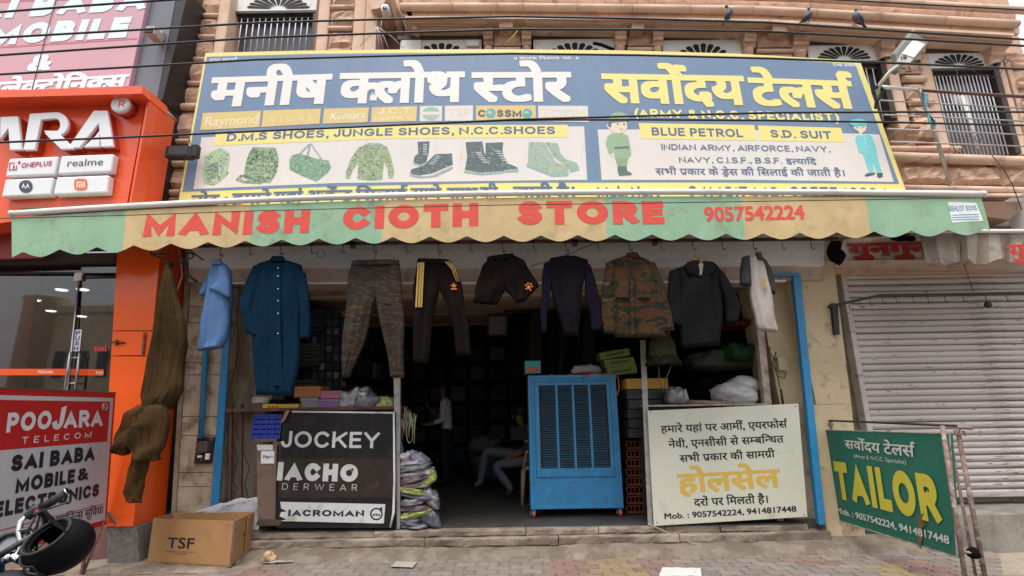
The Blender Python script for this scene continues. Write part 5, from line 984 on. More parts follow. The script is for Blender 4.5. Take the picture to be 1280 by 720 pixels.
# 7 woodland jacket
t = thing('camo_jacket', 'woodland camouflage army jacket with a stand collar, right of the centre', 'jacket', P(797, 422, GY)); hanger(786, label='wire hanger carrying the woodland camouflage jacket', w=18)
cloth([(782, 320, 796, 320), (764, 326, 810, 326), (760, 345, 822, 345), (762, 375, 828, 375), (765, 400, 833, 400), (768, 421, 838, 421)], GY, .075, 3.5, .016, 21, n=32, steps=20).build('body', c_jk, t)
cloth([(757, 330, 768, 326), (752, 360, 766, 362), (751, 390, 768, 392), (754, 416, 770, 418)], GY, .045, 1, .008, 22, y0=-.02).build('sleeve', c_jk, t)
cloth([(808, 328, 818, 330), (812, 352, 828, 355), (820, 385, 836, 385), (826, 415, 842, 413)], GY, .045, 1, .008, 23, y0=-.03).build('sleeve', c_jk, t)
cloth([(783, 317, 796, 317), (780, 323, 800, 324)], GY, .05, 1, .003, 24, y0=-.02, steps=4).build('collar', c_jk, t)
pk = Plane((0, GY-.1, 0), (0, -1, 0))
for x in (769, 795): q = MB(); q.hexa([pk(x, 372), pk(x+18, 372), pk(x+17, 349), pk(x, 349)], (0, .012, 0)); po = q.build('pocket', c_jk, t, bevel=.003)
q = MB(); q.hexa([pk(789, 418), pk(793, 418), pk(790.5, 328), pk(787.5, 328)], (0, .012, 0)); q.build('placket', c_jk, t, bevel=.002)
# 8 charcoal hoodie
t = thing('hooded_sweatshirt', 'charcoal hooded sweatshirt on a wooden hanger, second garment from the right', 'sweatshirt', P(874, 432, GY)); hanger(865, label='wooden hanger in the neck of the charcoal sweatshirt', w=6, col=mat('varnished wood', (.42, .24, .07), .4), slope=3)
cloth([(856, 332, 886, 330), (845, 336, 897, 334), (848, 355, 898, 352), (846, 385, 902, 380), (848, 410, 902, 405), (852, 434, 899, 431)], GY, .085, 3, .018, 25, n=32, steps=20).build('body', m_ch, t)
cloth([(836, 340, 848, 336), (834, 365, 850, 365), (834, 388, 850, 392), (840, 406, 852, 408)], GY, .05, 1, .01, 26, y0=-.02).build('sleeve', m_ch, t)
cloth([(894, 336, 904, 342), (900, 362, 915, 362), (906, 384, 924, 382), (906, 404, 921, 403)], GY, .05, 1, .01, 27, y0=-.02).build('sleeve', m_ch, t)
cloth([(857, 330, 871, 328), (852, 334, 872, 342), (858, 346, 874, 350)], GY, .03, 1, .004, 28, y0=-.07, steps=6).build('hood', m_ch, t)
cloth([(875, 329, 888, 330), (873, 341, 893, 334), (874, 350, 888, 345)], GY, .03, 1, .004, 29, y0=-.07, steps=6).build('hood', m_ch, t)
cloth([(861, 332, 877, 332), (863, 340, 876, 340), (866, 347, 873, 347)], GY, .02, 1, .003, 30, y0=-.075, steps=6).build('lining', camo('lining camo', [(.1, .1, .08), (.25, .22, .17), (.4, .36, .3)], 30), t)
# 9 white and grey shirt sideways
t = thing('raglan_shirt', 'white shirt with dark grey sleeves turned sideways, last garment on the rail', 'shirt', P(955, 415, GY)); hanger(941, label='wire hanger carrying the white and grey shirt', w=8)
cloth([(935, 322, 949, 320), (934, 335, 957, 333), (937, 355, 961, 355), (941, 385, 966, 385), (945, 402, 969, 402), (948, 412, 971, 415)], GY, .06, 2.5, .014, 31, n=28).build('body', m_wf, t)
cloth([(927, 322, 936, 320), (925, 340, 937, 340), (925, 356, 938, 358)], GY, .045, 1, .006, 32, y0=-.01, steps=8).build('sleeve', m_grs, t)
cloth([(950, 322, 957, 327), (957, 340, 966, 345), (958, 364, 968, 368)], GY, .04, 1, .006, 33, y0=-.01, steps=8).build('sleeve', m_grs, t)
cloth([(941, 318, 948, 317), (944, 326, 951, 327)], GY, .03, 1, .003, 34, y0=-.05, steps=4).build('collar', m_grs, t)
poly(Plane((0, GY-.085, 0), (0, -1, 0)), [(952, 349), (955, 346), (958, 352), (958, 358), (953, 360), (955, 355)], m_ylw, t, 'chest_print', 0)
# brown netting hung from a black hanger on the orange pillar
tt = thing('clothes_hanger', 'black plastic hanger under the awning holding the brown netting', 'hanger', P(217, 318, 4.9)); q = MB()
for a in (((189, 309), (189, 318), (205, 324), (212, 327), (224, 327), (241, 322), (242, 318), (232, 315)), ((189, 318), (200, 317), (212, 318)), ((236, 312), (254, 325))): q.tube([P(x, y, 4.88) for x, y in a], .009, 6)
q.build('frame', m_iron, tt)
t = thing('brown_netting', 'long brown netting cloth knotted and hanging down the orange pillar', 'netting', P(186, 630, 4.9)); NY = 4.86
cloth([(209, 327, 213, 327), (206, 345, 216, 345), (198, 385, 222, 385), (190, 430, 226, 430), (184, 470, 225, 465), (176, 495, 216, 497), (180, 508, 200, 510)], NY, .06, 7, .03, 40, n=64, steps=26).build('drape', m_net, t)
cloth([(208, 340, 216, 340), (214, 380, 226, 380), (220, 430, 232, 430), (212, 480, 230, 485), (196, 510, 214, 512)], NY, .05, 4, .03, 41, n=40, y0=-.02, steps=18).build('drape', m_net, t)
cloth([(178, 506, 196, 508), (164, 516, 196, 520), (156, 534, 184, 540), (152, 548, 170, 556), (150, 560, 160, 569)], NY, .07, 6, .03, 42, y0=-.05, n=40).build('knot_end', m_net, t)
cloth([(182, 506, 214, 506), (172, 530, 216, 535), (170, 558, 206, 562), (176, 575, 202, 575)], NY, .07, 7, .035, 43, y0=-.06, n=44).build('ruffle', m_net, t)
cloth([(172, 560, 186, 562), (162, 590, 178, 592), (158, 615, 176, 618), (160, 626, 172, 628)], NY, .03, 2, .015, 44, y0=-.02).build('tail', m_net, t)
cloth([(176, 570, 192, 572), (172, 600, 184, 600), (172, 620, 180, 628)], NY, .03, 2, .015, 45, y0=-.04).build('tail', m_net, t)
# ================================================================== left counter
m_card = mat('brown cardboard', (.36, .195, .08), .85, var=.08, vs_=6, bump=.1, bs=60, dirt=((.22, .13, .07), .4, 8)); m_crd2 = mat('dull brown board', (.17, .11, .085), .8, var=.15, dirt=((.1, .07, .055), .5, 5)); m_grp = mat('galvanised angle', (.36, .36, .35), .5, metal=.3, var=.2, dirt=((.2, .16, .13), .5, 12))
t = thing('left_counter', 'iron-framed counter behind the black underwear board', 'counter', (-2.0, 5.7, .23))
q = MB(); q.box(P(286, 510, 5.56)[0], P(497, 510, 5.56)[0], 5.50, 6.1, P(400, 513, 5.5)[2], P(400, 509, 5.5)[2]); q.build('top_rail', m_rust, t)
for x in (287, 300): q = MB(); fhex(x, x+3, 505, x-2, x+1, 655, 5.6, 5.63, m_rust, 'leg', t)
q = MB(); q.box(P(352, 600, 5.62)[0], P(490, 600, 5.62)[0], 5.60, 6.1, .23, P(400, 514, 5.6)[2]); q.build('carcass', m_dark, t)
def angle_post(x0t, x1t, yt, x0b, x1b, yb, Y, label):
    q = MB(); q.hexa([P(x0b, yb, Y), P(x1b, yb, Y), P(x1t, yt, Y), P(x0t, yt, Y)], (0, .004, 0)); q.hexa([P(x1b, yb, Y), P(x1b, yb, Y)+np.array([.004, 0, 0]), P(x1t, yt, Y)+np.array([.004, 0, 0]), P(x1t, yt, Y)], (0, .05, 0)); return tag(q.build('angle_post', m_grp), label, 'post')
angle_post(491.5, 499.5, 440, 495, 499.5, 661, 5.49, 'grey slotted iron post beside the black underwear board'); angle_post(800, 806.5, 425, 810, 815.5, 657, 5.49, 'grey slotted iron post beside the cream notice board')
# black brand board
bb = thing('brand_board', 'black vinyl underwear brand board with curling edges on the shop step', 'signboard', P(420, 660, 5.47)); bp2 = Plane((0, 5.455, 0), (0, -1, 0))
m_bv = mat('black vinyl', (.013, .013, .014), .5, spec=.25, var=.15, vs_=4, bump=.25, bs=6, dirt=((.03, .028, .027), .5, 4)); m_bv2 = mat('brown-black vinyl', (.032, .024, .02), .5, spec=.25, var=.15, vs_=4, bump=.25, bs=6, dirt=((.07, .05, .036), .45, 7)); m_gv = mat('printed pale grey', (.56, .56, .56), .5, var=.1, dirt=((.3, .27, .24), .3, 10)); m_wv = mat('white vinyl band', (.60, .60, .60), .5, var=.08, vs_=4, bump=.3, bs=5, dirt=((.42, .33, .26), .45, 6))
def bx(y, l, r): return l+(y-513)*(343-350)/147, r+(y-515)*(495-493)/145
def vg(x0a, x1a, ya, x0b, x1b, yb, m, nm, bulge=.006):
    q = MB(); q.grid(lambda u, v: (lambda w: w+np.array([0, -bulge*math.sin(u*7+v*3)*math.sin(math.pi*v)*.5-(.004), 0]))(bp2(x0a+(x1a-x0a)*u+(x0b+(x1b-x0b)*u-(x0a+(x1a-x0a)*u))*v, ya+(yb-ya)*v)), 24, 8); q.build(nm, m, bb)
q = MB(); q.hexa([bp2(342, 655, -.02), bp2(495, 660, -.02), bp2(494, 515, -.02), bp2(356, 512, -.02)], (0, .02, 0)); q.build('backing', m_bv, bb)
vg(354, 493, 514, 350, 494, 573, m_bv, 'vinyl_panel', .003); vg(349.6, 494, 573, 347, 494.6, 622, m_bv2, 'vinyl_panel', .003); vg(347, 494.6, 622, 346, 491, 660, m_bv, 'vinyl_panel', .003)
q = MB(); q.prism([bp2(351, 627, .012), bp2(482, 630, .012), bp2(480, 654, .012), bp2(350, 651, .012), bp2(359, 649, .012), bp2(350, 645, .012), bp2(352, 640, .012), bp2(359.5, 639, .012), bp2(352, 635, .012)], (0, .003, 0)); q.build('white_band', m_wv, bb)
bq = Plane((0, 5.449, 0), (0, -1, 0))
text('JOCKEY', bq, (350.5, 559), (475, 560), 20, m_gv, bb, bold=.01, lift=.003, hr=19.5); text('IACHO', bq, (346, 600), (447, 602), 22, m_gv, bb, bold=.06, lift=.003, hr=21)
poly(bq, [(438, 586), (442, 585), (441.5, 590)], m_bv2, bb, 'arrow_mark', .004); text('DERWEAR', bq, (352.5, 612), (446.5, 613.5), 8, m_gv, bb, bold=-.02, lift=.003, hr=8, track=.5)
bw = Plane((0, 5.443, 0), (0, -1, 0)); text('IACROMAN', bw, (360, 645), (455, 645.5), 8, m_bk, bb, bold=.035, lift=.001, hr=7.5)
q = MB(); q.tube([bw(470.5+7*math.cos(a), 642.5+7*math.sin(a)) for a in np.linspace(0, 6.28, 20, endpoint=False)], .008, 6, closed=True, flat=(1, .25)); q.build('round_mark', m_bk, bb); text('m', bw, (466.5, 645), (474.5, 645), 4, m_bk, bb, bold=.03, lift=.001, font='b')
poly(bw, [(474, 636), (477.5, 633), (478, 638), (475.5, 638)], m_bk, bb, 'arrow_mark', .001)
q = MB(); q.tube([bq(492.5, 515, .01), bq(493.3, 600, .012), bq(492.5, 640, .02), bq(489, 658, .05)], [.01, .012, .014, .008], 8, flat=(1, .4)); q.build('curled_edge', m_wv, bb); q = MB(); q.prism([bq(358, 513, .01), bq(364, 512.5, .03), bq(357, 526, .03), bq(351, 529, .01)], (0, .004, 0)); q.build('curled_corner', m_card, bb)
q = MB(); q.hexa([bq(365, 515.4, .004), bq(493, 517, .004), bq(493, 515, .004), bq(365, 513.6, .004)], (0, .004, 0)); q.build('top_edge', m_wv, bb)
q = MB(); q.hexa([P(344, 653, 5.45), P(350, 653, 5.45), P(356, 600, 5.45), P(349, 600, 5.45)], (0, .01, 0))
# things under and on the counter
q = MB(); 
t = thing('plastic_crate', 'blue slatted plastic crate on the flat brown carton', 'crate', P(334, 549, 5.6)); m_bp = mat('blue plastic', (.02, .05, .42), .4, var=.1)
X0, X1, zt_, zb_ = P(318, 520, 5.56)[0], P(352, 520, 5.56)[0], P(334, 518, 5.56)[2], P(334, 549, 5.56)[2]; hh = zt_-zb_
for k in range(5): q = MB(); q.box(X0, X1, 5.56, 5.58, zb_+hh*k/5+.006, zb_+hh*(k+1)/5-.006); q.build('slat', m_bp, t)
for k in range(5): q = MB(); xx = X0+(X1-X0)*k/4; q.box(xx-.006, xx+.006, 5.552, 5.585, zb_, zt_); q.build('rib', m_bp, t)
q = MB(); q.box(X0, X1, 5.96, 5.98, zb_, zt_); q.box(X0, X0+.015, 5.585, 5.96, zb_, zt_); q.box(X1-.015, X1, 5.585, 5.96, zb_, zt_); q.box(X0, X1, 5.585, 5.96, zb_, zb_+.015); q.build('shell', m_bp, t); q = MB(); q.box(X0-.01, X1+.01, 5.545, 5.56, zt_-.015, zt_); q.build('rim', m_bp, t)
t = thing('flat_carton', 'upright dull brown carton with a payment sticker beside the black board', 'carton', P(333, 650, 5.5)); fhex(320.5, 346, 556, 322, 344, 650, 5.48, 5.58, m_crd2, 'board', t, bevel=.003); fhex(321, 341, 556, 322, 341, 563, 5.474, 5.48, m_wv, 'torn_label', t)
fhex(326.5, 343, 564, 326, 342.5, 579.5, 5.472, 5.479, m_wht, 'sticker', t); text('Pay', Plane((0, 5.471, 0), (0, -1, 0)), (329, 573), (337, 572.5), 4, m_pu, t, bold=.02, font='b', lift=.001); text('tm', Plane((0, 5.471, 0), (0, -1, 0)), (337.5, 572.5), (341.5, 572.3), 4, m_sb, t, bold=.02, font='b', lift=.001)
tag(fhex(341, 358, 552, 340, 358, 645, 5.53, 5.62, m_crd2, 'carton_side', None), 'second brown carton standing behind the black board edge', 'carton'); tag(fhex(322, 352, 650, 320, 350, 657, 5.44, 5.6, mat('dark plank', (.07, .04, .03), .7, var=.2), 'base_plank', None), 'dark wooden plank under the upright brown carton', 'plank')
t = tag(MB().hexa([P(318, 552, 5.53), P(346, 552, 5.53), P(346, 548.5, 5.53), P(318, 548.5, 5.53)], (0, .4, 0)).build('shelf_board', m_crd2), 'narrow shelf board carrying the blue crate', 'board')
def pbox(x0, x1, yt, yb, Y, d, m, name, label, cat='box', lid=None, bev=.003, group=None):
    t = thing(name, label, cat, P((x0+x1)/2, yb, Y), group); q = MB(); fb(q, x0, x1, yt+(2 if lid else 0), yb, Y, Y+d); q.build('body', m, t, bevel=bev)
    if lid: q = MB(); fb(q, x0-.6, x1+.6, yt, yt+(yb-yt)*.3, Y-.006, Y+d+.006); q.build('lid', lid, t, bevel=bev)
    return t
m_ob = mat('orange carton', (.40, .15, .05), .7, var=.1); m_pk1 = mat('pink box', (.40, .14, .24), .6, var=.15, vs_=30); m_pk2 = mat('mauve box', (.25, .15, .32), .6, var=.15, vs_=30); m_clr = mat('grey plastic box', (.25, .24, .25), .4, var=.1); m_yb = mat('yellow folder', (.60, .45, .02), .5)
t = pbox(368, 400, 483, 496.5, 5.6, .3, m_ob, 'orange_box', 'flat orange-brown box on top of the grey plastic box', lid=m_ob); text('SUNNY', FP(5.592), (373, 491.5), (392, 491), 3, m_rd, t, bold=.01, lift=.002) if 0 else None
pbox(376, 397, 497, 511, 5.6, .25, m_clr, 'plastic_box', 'grey translucent plastic box under the orange-brown box', lid=m_clr); pbox(400.5, 427, 488.5, 498, 5.6, .2, m_pk1, 'pink_box', 'pink patterned shoe box on top of the mauve box', lid=m_pk1); pbox(397, 424, 498.8, 511, 5.6, .22, m_pk2, 'mauve_box', 'mauve patterned shoe box under the pink one', lid=m_pk2)
t = thing('yellow_folder', 'yellow folder with red print lying on the left counter end', 'folder', P(350, 512, 5.55)); fhex(328, 374, 505, 328, 371, 511.5, 5.55, 5.8, m_yb, 'cover', t, bevel=.003)
for k in range(3): fhex(335+k*5, 338+k*5, 507, 335+k*5, 338+k*5, 509.5, 5.545, 5.549, m_rd, 'print', t)
for k, (x0, x1, yt, yb, nm) in enumerate(((318, 338, 496, 504, 'white bundle of papers on the left counter end'), (340, 368, 499, 505, 'dark folded cloth above the yellow folder'))): q = cloth([(x0, yt, x1, yt+1), (x0-1, (yt+yb)/2, x1+1, (yt+yb)/2), (x0, yb, x1, yb)], 5.65, .1, 3, .01, 60+k); tag(q.build('folded_bundle', [m_wf, m_bkf][k]), nm, 'bundle')
m_plw = mat('clear plastic wrap', (.20, .20, .21), .22, var=.5, vs_=18, bump=.6, bs=14, spec=.8)
def bundle(x0, x1, yt, yb, Y, m, label, seed, name='wrapped_garment', t_=.12, group=None, tilt=0):
    rs = random.Random(seed); c = (P(x0, yt, Y)+P(x1, yb, Y))/2; w = abs(P(x1, yb, Y)[0]-P(x0, yb, Y)[0])/2; h = abs(P(x0, yt, Y)[2]-P(x0, yb, Y)[2])/2; q = MB(); o = rs.random()*30
    def fn(p):
        r = np.array([w, t_, h]); u = np.sign(p)*np.abs(p/r)**.55; o3 = Vector((o, o*2, o*3)); sc = 9
        n1 = noise.noise(Vector(u*Vector((2.2, 1.5, 1.2)) if False else (u[0]*2.2+o, u[1]*1.5, u[2]*1.2))); n2 = abs(noise.noise(Vector((u[0]*6+o, u[1]*5, u[2]*4)))); n3 = abs(noise.noise(Vector((u[0]*13, u[1]*11+o, u[2]*7))))
        return u*r*(1+.20*n1-.16*n2-.10*n3)+np.array([0, 0, u[0]*w*tilt+h*.6*n1*(1-abs(u[0]))])
    q.ball(c, (w, t_, h), 0, 34, 18, fn); return tag(q.build(name, m), label, 'bundle', group)
m_stp = mat('striped pale cloth', (.45, .42, .46), .6, var=.45, vs_=14, bump=.4, bs=20, stretch=(1, 1, 6)); m_ygn = mat('lime printed cloth', (.30, .33, .10), .6, var=.7, vs_=22, bump=.4, bs=20); m_dgp = mat('slate printed cloth', (.09, .09, .12), .4, var=.6, vs_=20, bump=.5, bs=16, spec=.7); m_mg = mat('maroon grey cloth', (.16, .10, .13), .5, var=.6, vs_=16, bump=.4, bs=20)
bundle(424, 464, 487, 512, 5.62, m_plw, 'grey plastic-wrapped garments heaped behind the pink box', 1, tilt=.25); bundle(442, 480, 494, 513, 5.6, m_dgp, 'dark crumpled garments beside the slotted post', 2); bundle(468, 495, 497, 513, 5.58, m_ygn, 'tangle of greenish straps against the slotted post', 3, t_=.07)
m_mat0 = mat('violet striped cloth', (.24, .22, .30), .6, var=.8, vs_=9, bump=.6, bs=14, stretch=(1, 1, 9)); PM = [m_dgp, m_plw, m_ygn, m_mg, m_plw, m_dgp, m_ygn, m_plw, m_mg, m_stp, m_plw, m_stp, m_stp]
PL_ = ['dark packet with lime print at the very bottom of the pile', 'shiny black packet second from the bottom of the pile', 'lime printed packet third from the bottom of the pile', 'maroon packet low in the wrapped pile', 'wide clear packet bulging to the right in the pile', 'slate packet in the lower middle of the pile', 'lime striped packet in the middle of the pile', 'crumpled clear packet just above the lime one', 'maroon grey packet in the upper middle of the pile', 'pale striped packet fourth from the top', 'clear packet third from the top of the pile', 'white striped packet second from the top', 'topmost white striped packet of the pile']
for i in range(13):
    yb_ = 658-i*7.0; rs = random.Random(i+3); bundle(499+rs.uniform(-2, 3), 541+rs.uniform(-11, 8)-max(0, i-9)*4, yb_-9.5, yb_, 5.66+.02*(i % 2), PM[i], PL_[i], 10+i, t_=.2, tilt=rs.uniform(-.28, .28))
for i, (x0, x1, yt, yb, m, l) in enumerate(((522, 552, 634, 656, m_dgp, 'dark crumpled packet slumped at the right foot of the pile'), (528, 550, 612, 632, m_plw, 'clear packet sliding off the right side of the pile'), (524, 546, 590, 608, m_ygn, 'lime print packet bulging from the right side of the pile'), (503, 526, 640, 660, m_plw, 'clear packet pushed against the post at the foot of the pile'), (512, 536, 566, 582, m_mat0, 'folded striped vest lying askew on top of the pile'))): bundle(x0, x1, yt, yb, 5.60, m, l, 120+i, t_=.1, tilt=[-.5, -.7, .5, .3, -.5][i])
t = thing('wire_basket_goods', 'small rack of buckles and straps hanging beside the slotted post', 'rack', P(512, 555, 5.62))
for k in range(14): q = MB(); rs = random.Random(k); x = 501+rs.random()*20; y = 507+rs.random()*12; q.tube([P(x, y, 5.6), P(x+rs.uniform(-2, 3), y+12, 5.57), P(x+rs.uniform(-3, 3), y+rs.uniform(22, 38), 5.6)], .006, 5); q.build('strap', [mat('blue strap', (.06, .10, .2), .6), mat('tan strap', (.3, .22, .12), .6), m_ygn][k % 3], t)
q = MB(); fb(q, 500, 514, 524, 534, 5.6, 5.7); q.build('tray', m_wf, t); q = MB(); q.tube([P(512+4*math.cos(a), 540+14*math.sin(a), 5.58) for a in np.linspace(0, 6.28, 14, endpoint=False)], .004, 5, closed=True); q.build('wire_loop', m_steel, t)
tag(cloth([(498, 552, 503, 552), (497, 570, 505, 570), (498, 590, 504, 592)], 5.55, .03, 2, .01, 70).build('green_net_bag', mat('green net', (.02, .08, .045), .7, var=.4, vs_=40)), 'dark green net bag hanging by the slotted post', 'bag')
# loose cable loops on the grimy reveal
for k, pts in enumerate(([(300, 352), (296, 400), (299, 430), (292, 468), (284, 495), (282, 520)], [(286, 535), (297, 575), (290, 600), (305, 622)], [(290, 520), (302, 560), (312, 585), (306, 605), (311, 625)])): q = MB(); q.tube([P(x, y, 5.70) for x, y in pts], .004, 5); tag(q.build('wall_cable', m_iron), ['long black cable curling down the left jamb', 'black wire crossing the grimy jamb low down', 'looped black wire beside the brown carton'][k], 'cable')
# ================================================================== air cooler
m_blc = mat('worn cooler blue', (.025, .215, .45), .45, var=.16, vs_=9, bump=.15, bs=25, dirt=((.085, .075, .06), .38, 11)); CL = thing('air_cooler', 'large blue sheet-metal air cooler with louvred front on red castors', 'air cooler', P(718, 648, 6.2)); CY = 5.93
X0, X1 = (P(656.5, 470, CY)[0]+P(666, 636, CY)[0])/2, (P(770.5, 468, CY)[0]+P(778, 634, CY)[0])/2; X0 = P(662, 550, CY)[0]; X1 = P(774, 550, CY)[0]; ZT, ZB = P(715, 469, CY)[2], P(720, 636, CY)[2]; D = .62
cw = X1-X0; ch = ZT-ZB
q = MB(); q.box(X0, X1, CY+.02, CY+D, ZB, ZT); q.build('cabinet', m_blc, CL, bevel=.006)
q = MB(); fr_ = .035
q.box(X0-.004, X0+fr_, CY-.004, CY+.03, ZB, ZT+.004); q.box(X1-fr_, X1+.004, CY-.004, CY+.03, ZB, ZT+.004); q.box(X0+fr_, X1-fr_, CY-.004, CY+.03, ZT-fr_, ZT+.004); q.box(X0+fr_, X1-fr_, CY-.004, CY+.03, ZB, ZB+.03); q.build('outer_frame', m_blc, CL, bevel=.004)
lx0, lx1, lz0, lz1 = X0+cw*.13, X1-cw*.12, ZB+ch*.30, ZT-ch*.085
q = MB(); q.box(X0+fr_, X1-fr_, CY+.004, CY+.02, ZB+.03, ZB+ch*.215); q.build('lower_panel', m_blc, CL)
q = MB(); a0, a1, b0, b1 = X0+cw*.07, X1-cw*.07, ZB+ch*.23, ZT-ch*.05
q.box(a0, lx0-.012, CY, CY+.02, b0, b1); q.box(lx1+.012, a1, CY, CY+.02, b0, b1); q.box(lx0-.012, lx1+.012, CY, CY+.02, lz1+.01, b1); q.box(lx0-.012, lx1+.012, CY, CY+.02, b0, lz0-.01); q.build('louvre_door', m_blc, CL, bevel=.003)
q = MB(); q.box(X0+fr_, a0-.005, CY+.008, CY+.02, ZB+.03, ZT-fr_); q.box(a1+.005, X1-fr_, CY+.008, CY+.02, ZB+.03, ZT-fr_); q.box(X0+fr_, X1-fr_, CY+.009, CY+.02, b1+.005, ZT-fr_); q.build('inner_panel', m_blc, CL)
q = MB(); q.box(lx0-.01, lx1+.01, CY+.012, CY+.019, lz0-.01, lz1+.01); q.build('pad', mat('straw cooling pad', (.035, .025, .018), .95, var=.6, vs_=30, bump=.8, dirt=((.16, .09, .045), .35, 12)), CL)
lw = (lx1-lx0)/4; nl = 34; lh = (lz1-lz0)/nl
for c_ in range(3): q = MB(); xx = lx0+lw*(c_+1); q.box(xx-.014, xx+.014, CY-.004, CY+.016, lz0-.01, lz1+.01); q.build('mullion', m_blc, CL, bevel=.002)
q = MB(); w2 = lw/2-.016; q.add([(-w2, -.012, 0), (w2, -.012, 0), (w2, .006, lh*.5), (-w2, .006, lh*.5), (-w2, -.009, -.003), (w2, -.009, -.003), (w2, .009, lh*.5-.002), (-w2, .009, lh*.5-.002)], [(0, 1, 2, 3), (7, 6, 5, 4), (0, 4, 5, 1), (2, 6, 7, 3), (0, 3, 7, 4), (1, 5, 6, 2)])
m_lv = mat('louvre blue rust', (.035, .10, .16), .5, var=.3, vs_=12, dirt=((.05, .03, .018), .55, 9)); lo = q.build('louvre', m_lv, None, base=(0, 0, 0)); lm = lo.data; bpy.data.objects.remove(lo)
for c_ in range(4):
    for k in range(nl): o = bpy.data.objects.new('louvre', lm); COL.objects.link(o); o.parent = CL; o.location = tuple(np.array([lx0+lw*(c_+.5), CY+.003, lz0+lh*k+.004])-BASE[CL.name]); o.rotation_euler = (random.uniform(-.12, .12), 0, random.uniform(-.01, .01))
m_cas = mat('red castor', (.45, .09, .06), .5, var=.15)
for x, y, nm in ((X0+.03, CY+.05, 0), (X1-.03, CY+.05, 0), (X0+.03, CY+D-.05, 0), (X1-.03, CY+D-.05, 0)):
    q = MB(); q.box(x-.02, x+.02, y-.03, y+.03, .285, ZB+.01); q.tube([(x-.03, y, .29), (x-.035, y-.01, .25)], .008, 6); lg = q.build('leg', m_blc, CL, bevel=.003); q = MB(); q.lathe((x, y-.012, .262), [(0, -.018), (.03, -.018), (.035, -.01), (.035, .01), (.03, .018), (0, .018)], 14, 0, 'x'); q.build('wheel', m_cas, lg)
t = pbox(656, 676, 451, 467, 6.0, .12, mat('teal box', (.03, .28, .28), .5), 'teal_box', 'small teal box with a red picture on the cooler top'); fhex(658, 673, 459, 658, 673, 466, 5.993, 5.999, mat('red picture print', (.4, .1, .06), .5, var=.5, vs_=30), 'print', t)
oc = MB(); oc.tube([P(x, y, Yc) for x, y, Yc in ((688, 468, 6.0), (700, 472, 5.98), (720, 466, 6.05), (740, 464.5, 6.0), (728, 473, 5.92), (738, 468, 5.92), (768, 467, 6.0), (773, 473, 5.92), (774, 485, 5.915), (771, 495, 5.915))], .007, 6); tag(oc.build('orange_cable', mat('orange cable', (.75, .10, .02), .5)), 'orange flex looped over the top of the blue cooler', 'cable')
bundle(714, 752, 457, 468, 6.2, m_stp, 'tangle of grey cord on top of the blue cooler', 90, t_=.08)
# ================================================================== cream notice board
m_nb2 = mat('cream painted board', (.58, .58, .49), .55, var=.05, vs_=2, dirt=((.42, .41, .33), .35, 4)); m_blt = mat('black sign paint', (.012, .012, .014), .5); m_mus = mat('mustard sign paint', (.60, .40, .07), .55, var=.06)
nbd = thing('notice_board', 'cream notice board with black Hindi lines and one mustard word', 'signboard', P(915, 655, 5.46)); NP = Plane((0, 5.45, 0), (0, -1, 0))
q = MB(); q.hexa([NP(817.5, 657.5), NP(1009.5, 646), NP(998, 504.5), NP(809.5, 513.5)], (0, .02, 0)); q.build('sheet', m_nb2, nbd, bevel=.002)
q = MB()
for x, y in ((813, 516), (994, 508), (821, 653), (1005, 643), (903, 510)): q.lathe(NP(x, y, .003), [(0, -.002), (.006, 0), (.006, .004)], 8, 0, 'y')
q.build('screws', m_iron, nbd)
def NT(s, a, b, h, m=m_blt, bold=.02, **k): return text(s, NP, a, b, h, m, nbd, bold=bold, lift=.0012, **k)
NT('हमारे यहां पर आर्मी, एयरफोर्स', (826.5, 541), (985, 534.5), 8.5); NT('नेवी, एनसीसी से सम्बन्धित', (836, 560), (980, 553), 8.5); NT('सभी प्रकार की सामग्री', (850, 577.8), (969, 571.5), 8.5)
NT('होलसेल', (849, 617), (976, 608.5), 24, m_mus, .03, hr=22); NT('दरों पर मिलती है।', (868, 632.8), (960, 628.5), 9); NT('Mob. : 9057542224, 9414817448', (831, 649), (995.5, 639.5), 7.2, font='b', bold=.025)
# ================================================================== green tailor board on an A-frame
a_, b_, c_, d_ = np.array([3.28, 5.55, 1.128]), np.array([3.28, 3.96, 1.165]), np.array([3.28, 5.68, .245]), np.array([3.28, 4.12, .262])
m_gr = mat('green sign paint', (.014, .15, .105), .5, var=.08, vs_=5, dirt=((.03, .12, .085), .35, 7)); m_fr = mat('rust-stained white frame', (.42, .38, .33), .6, var=.2, dirt=((.2, .09, .05), .6, 14)); m_ry = mat('yellow sign paint', (.62, .55, .05), .5, var=.05, dirt=((.4, .28, .06), .25, 20)); m_ro = mat('rusty angle iron', (.20, .13, .11), .8, var=.4, vs_=25, bump=.4, dirt=((.42, .38, .36), .5, 22))
TP = Plane((3.28, 0, 0), (-1, 0, 0)); TPc = [TP(1030, 537), TP(1188, 541.5), TP(1198, 697.5), TP(1038.5, 648)]
tb = thing('tailor_board', 'green tailor board with big yellow letters on a rusty folding stand', 'signboard', (3.35, 4.8, 0))
q = MB(); q.hexa([TPc[3], TPc[2], TPc[1], TPc[0]], (.018, 0, 0)); q.build('panel', m_gr, tb)
for k in range(4):
    u, v = TPc[k], TPc[(k+1) % 4]; cen = sum(TPc)/4; iu = u+(cen-u)*.016; iv = v+(cen-v)*.016; q = MB(); q.hexa([u, v, iv, iu], (-.006, 0, 0)); q.build('edge_strip', m_fr, tb)
TPf = Plane((3.272, 0, 0), (-1, 0, 0))
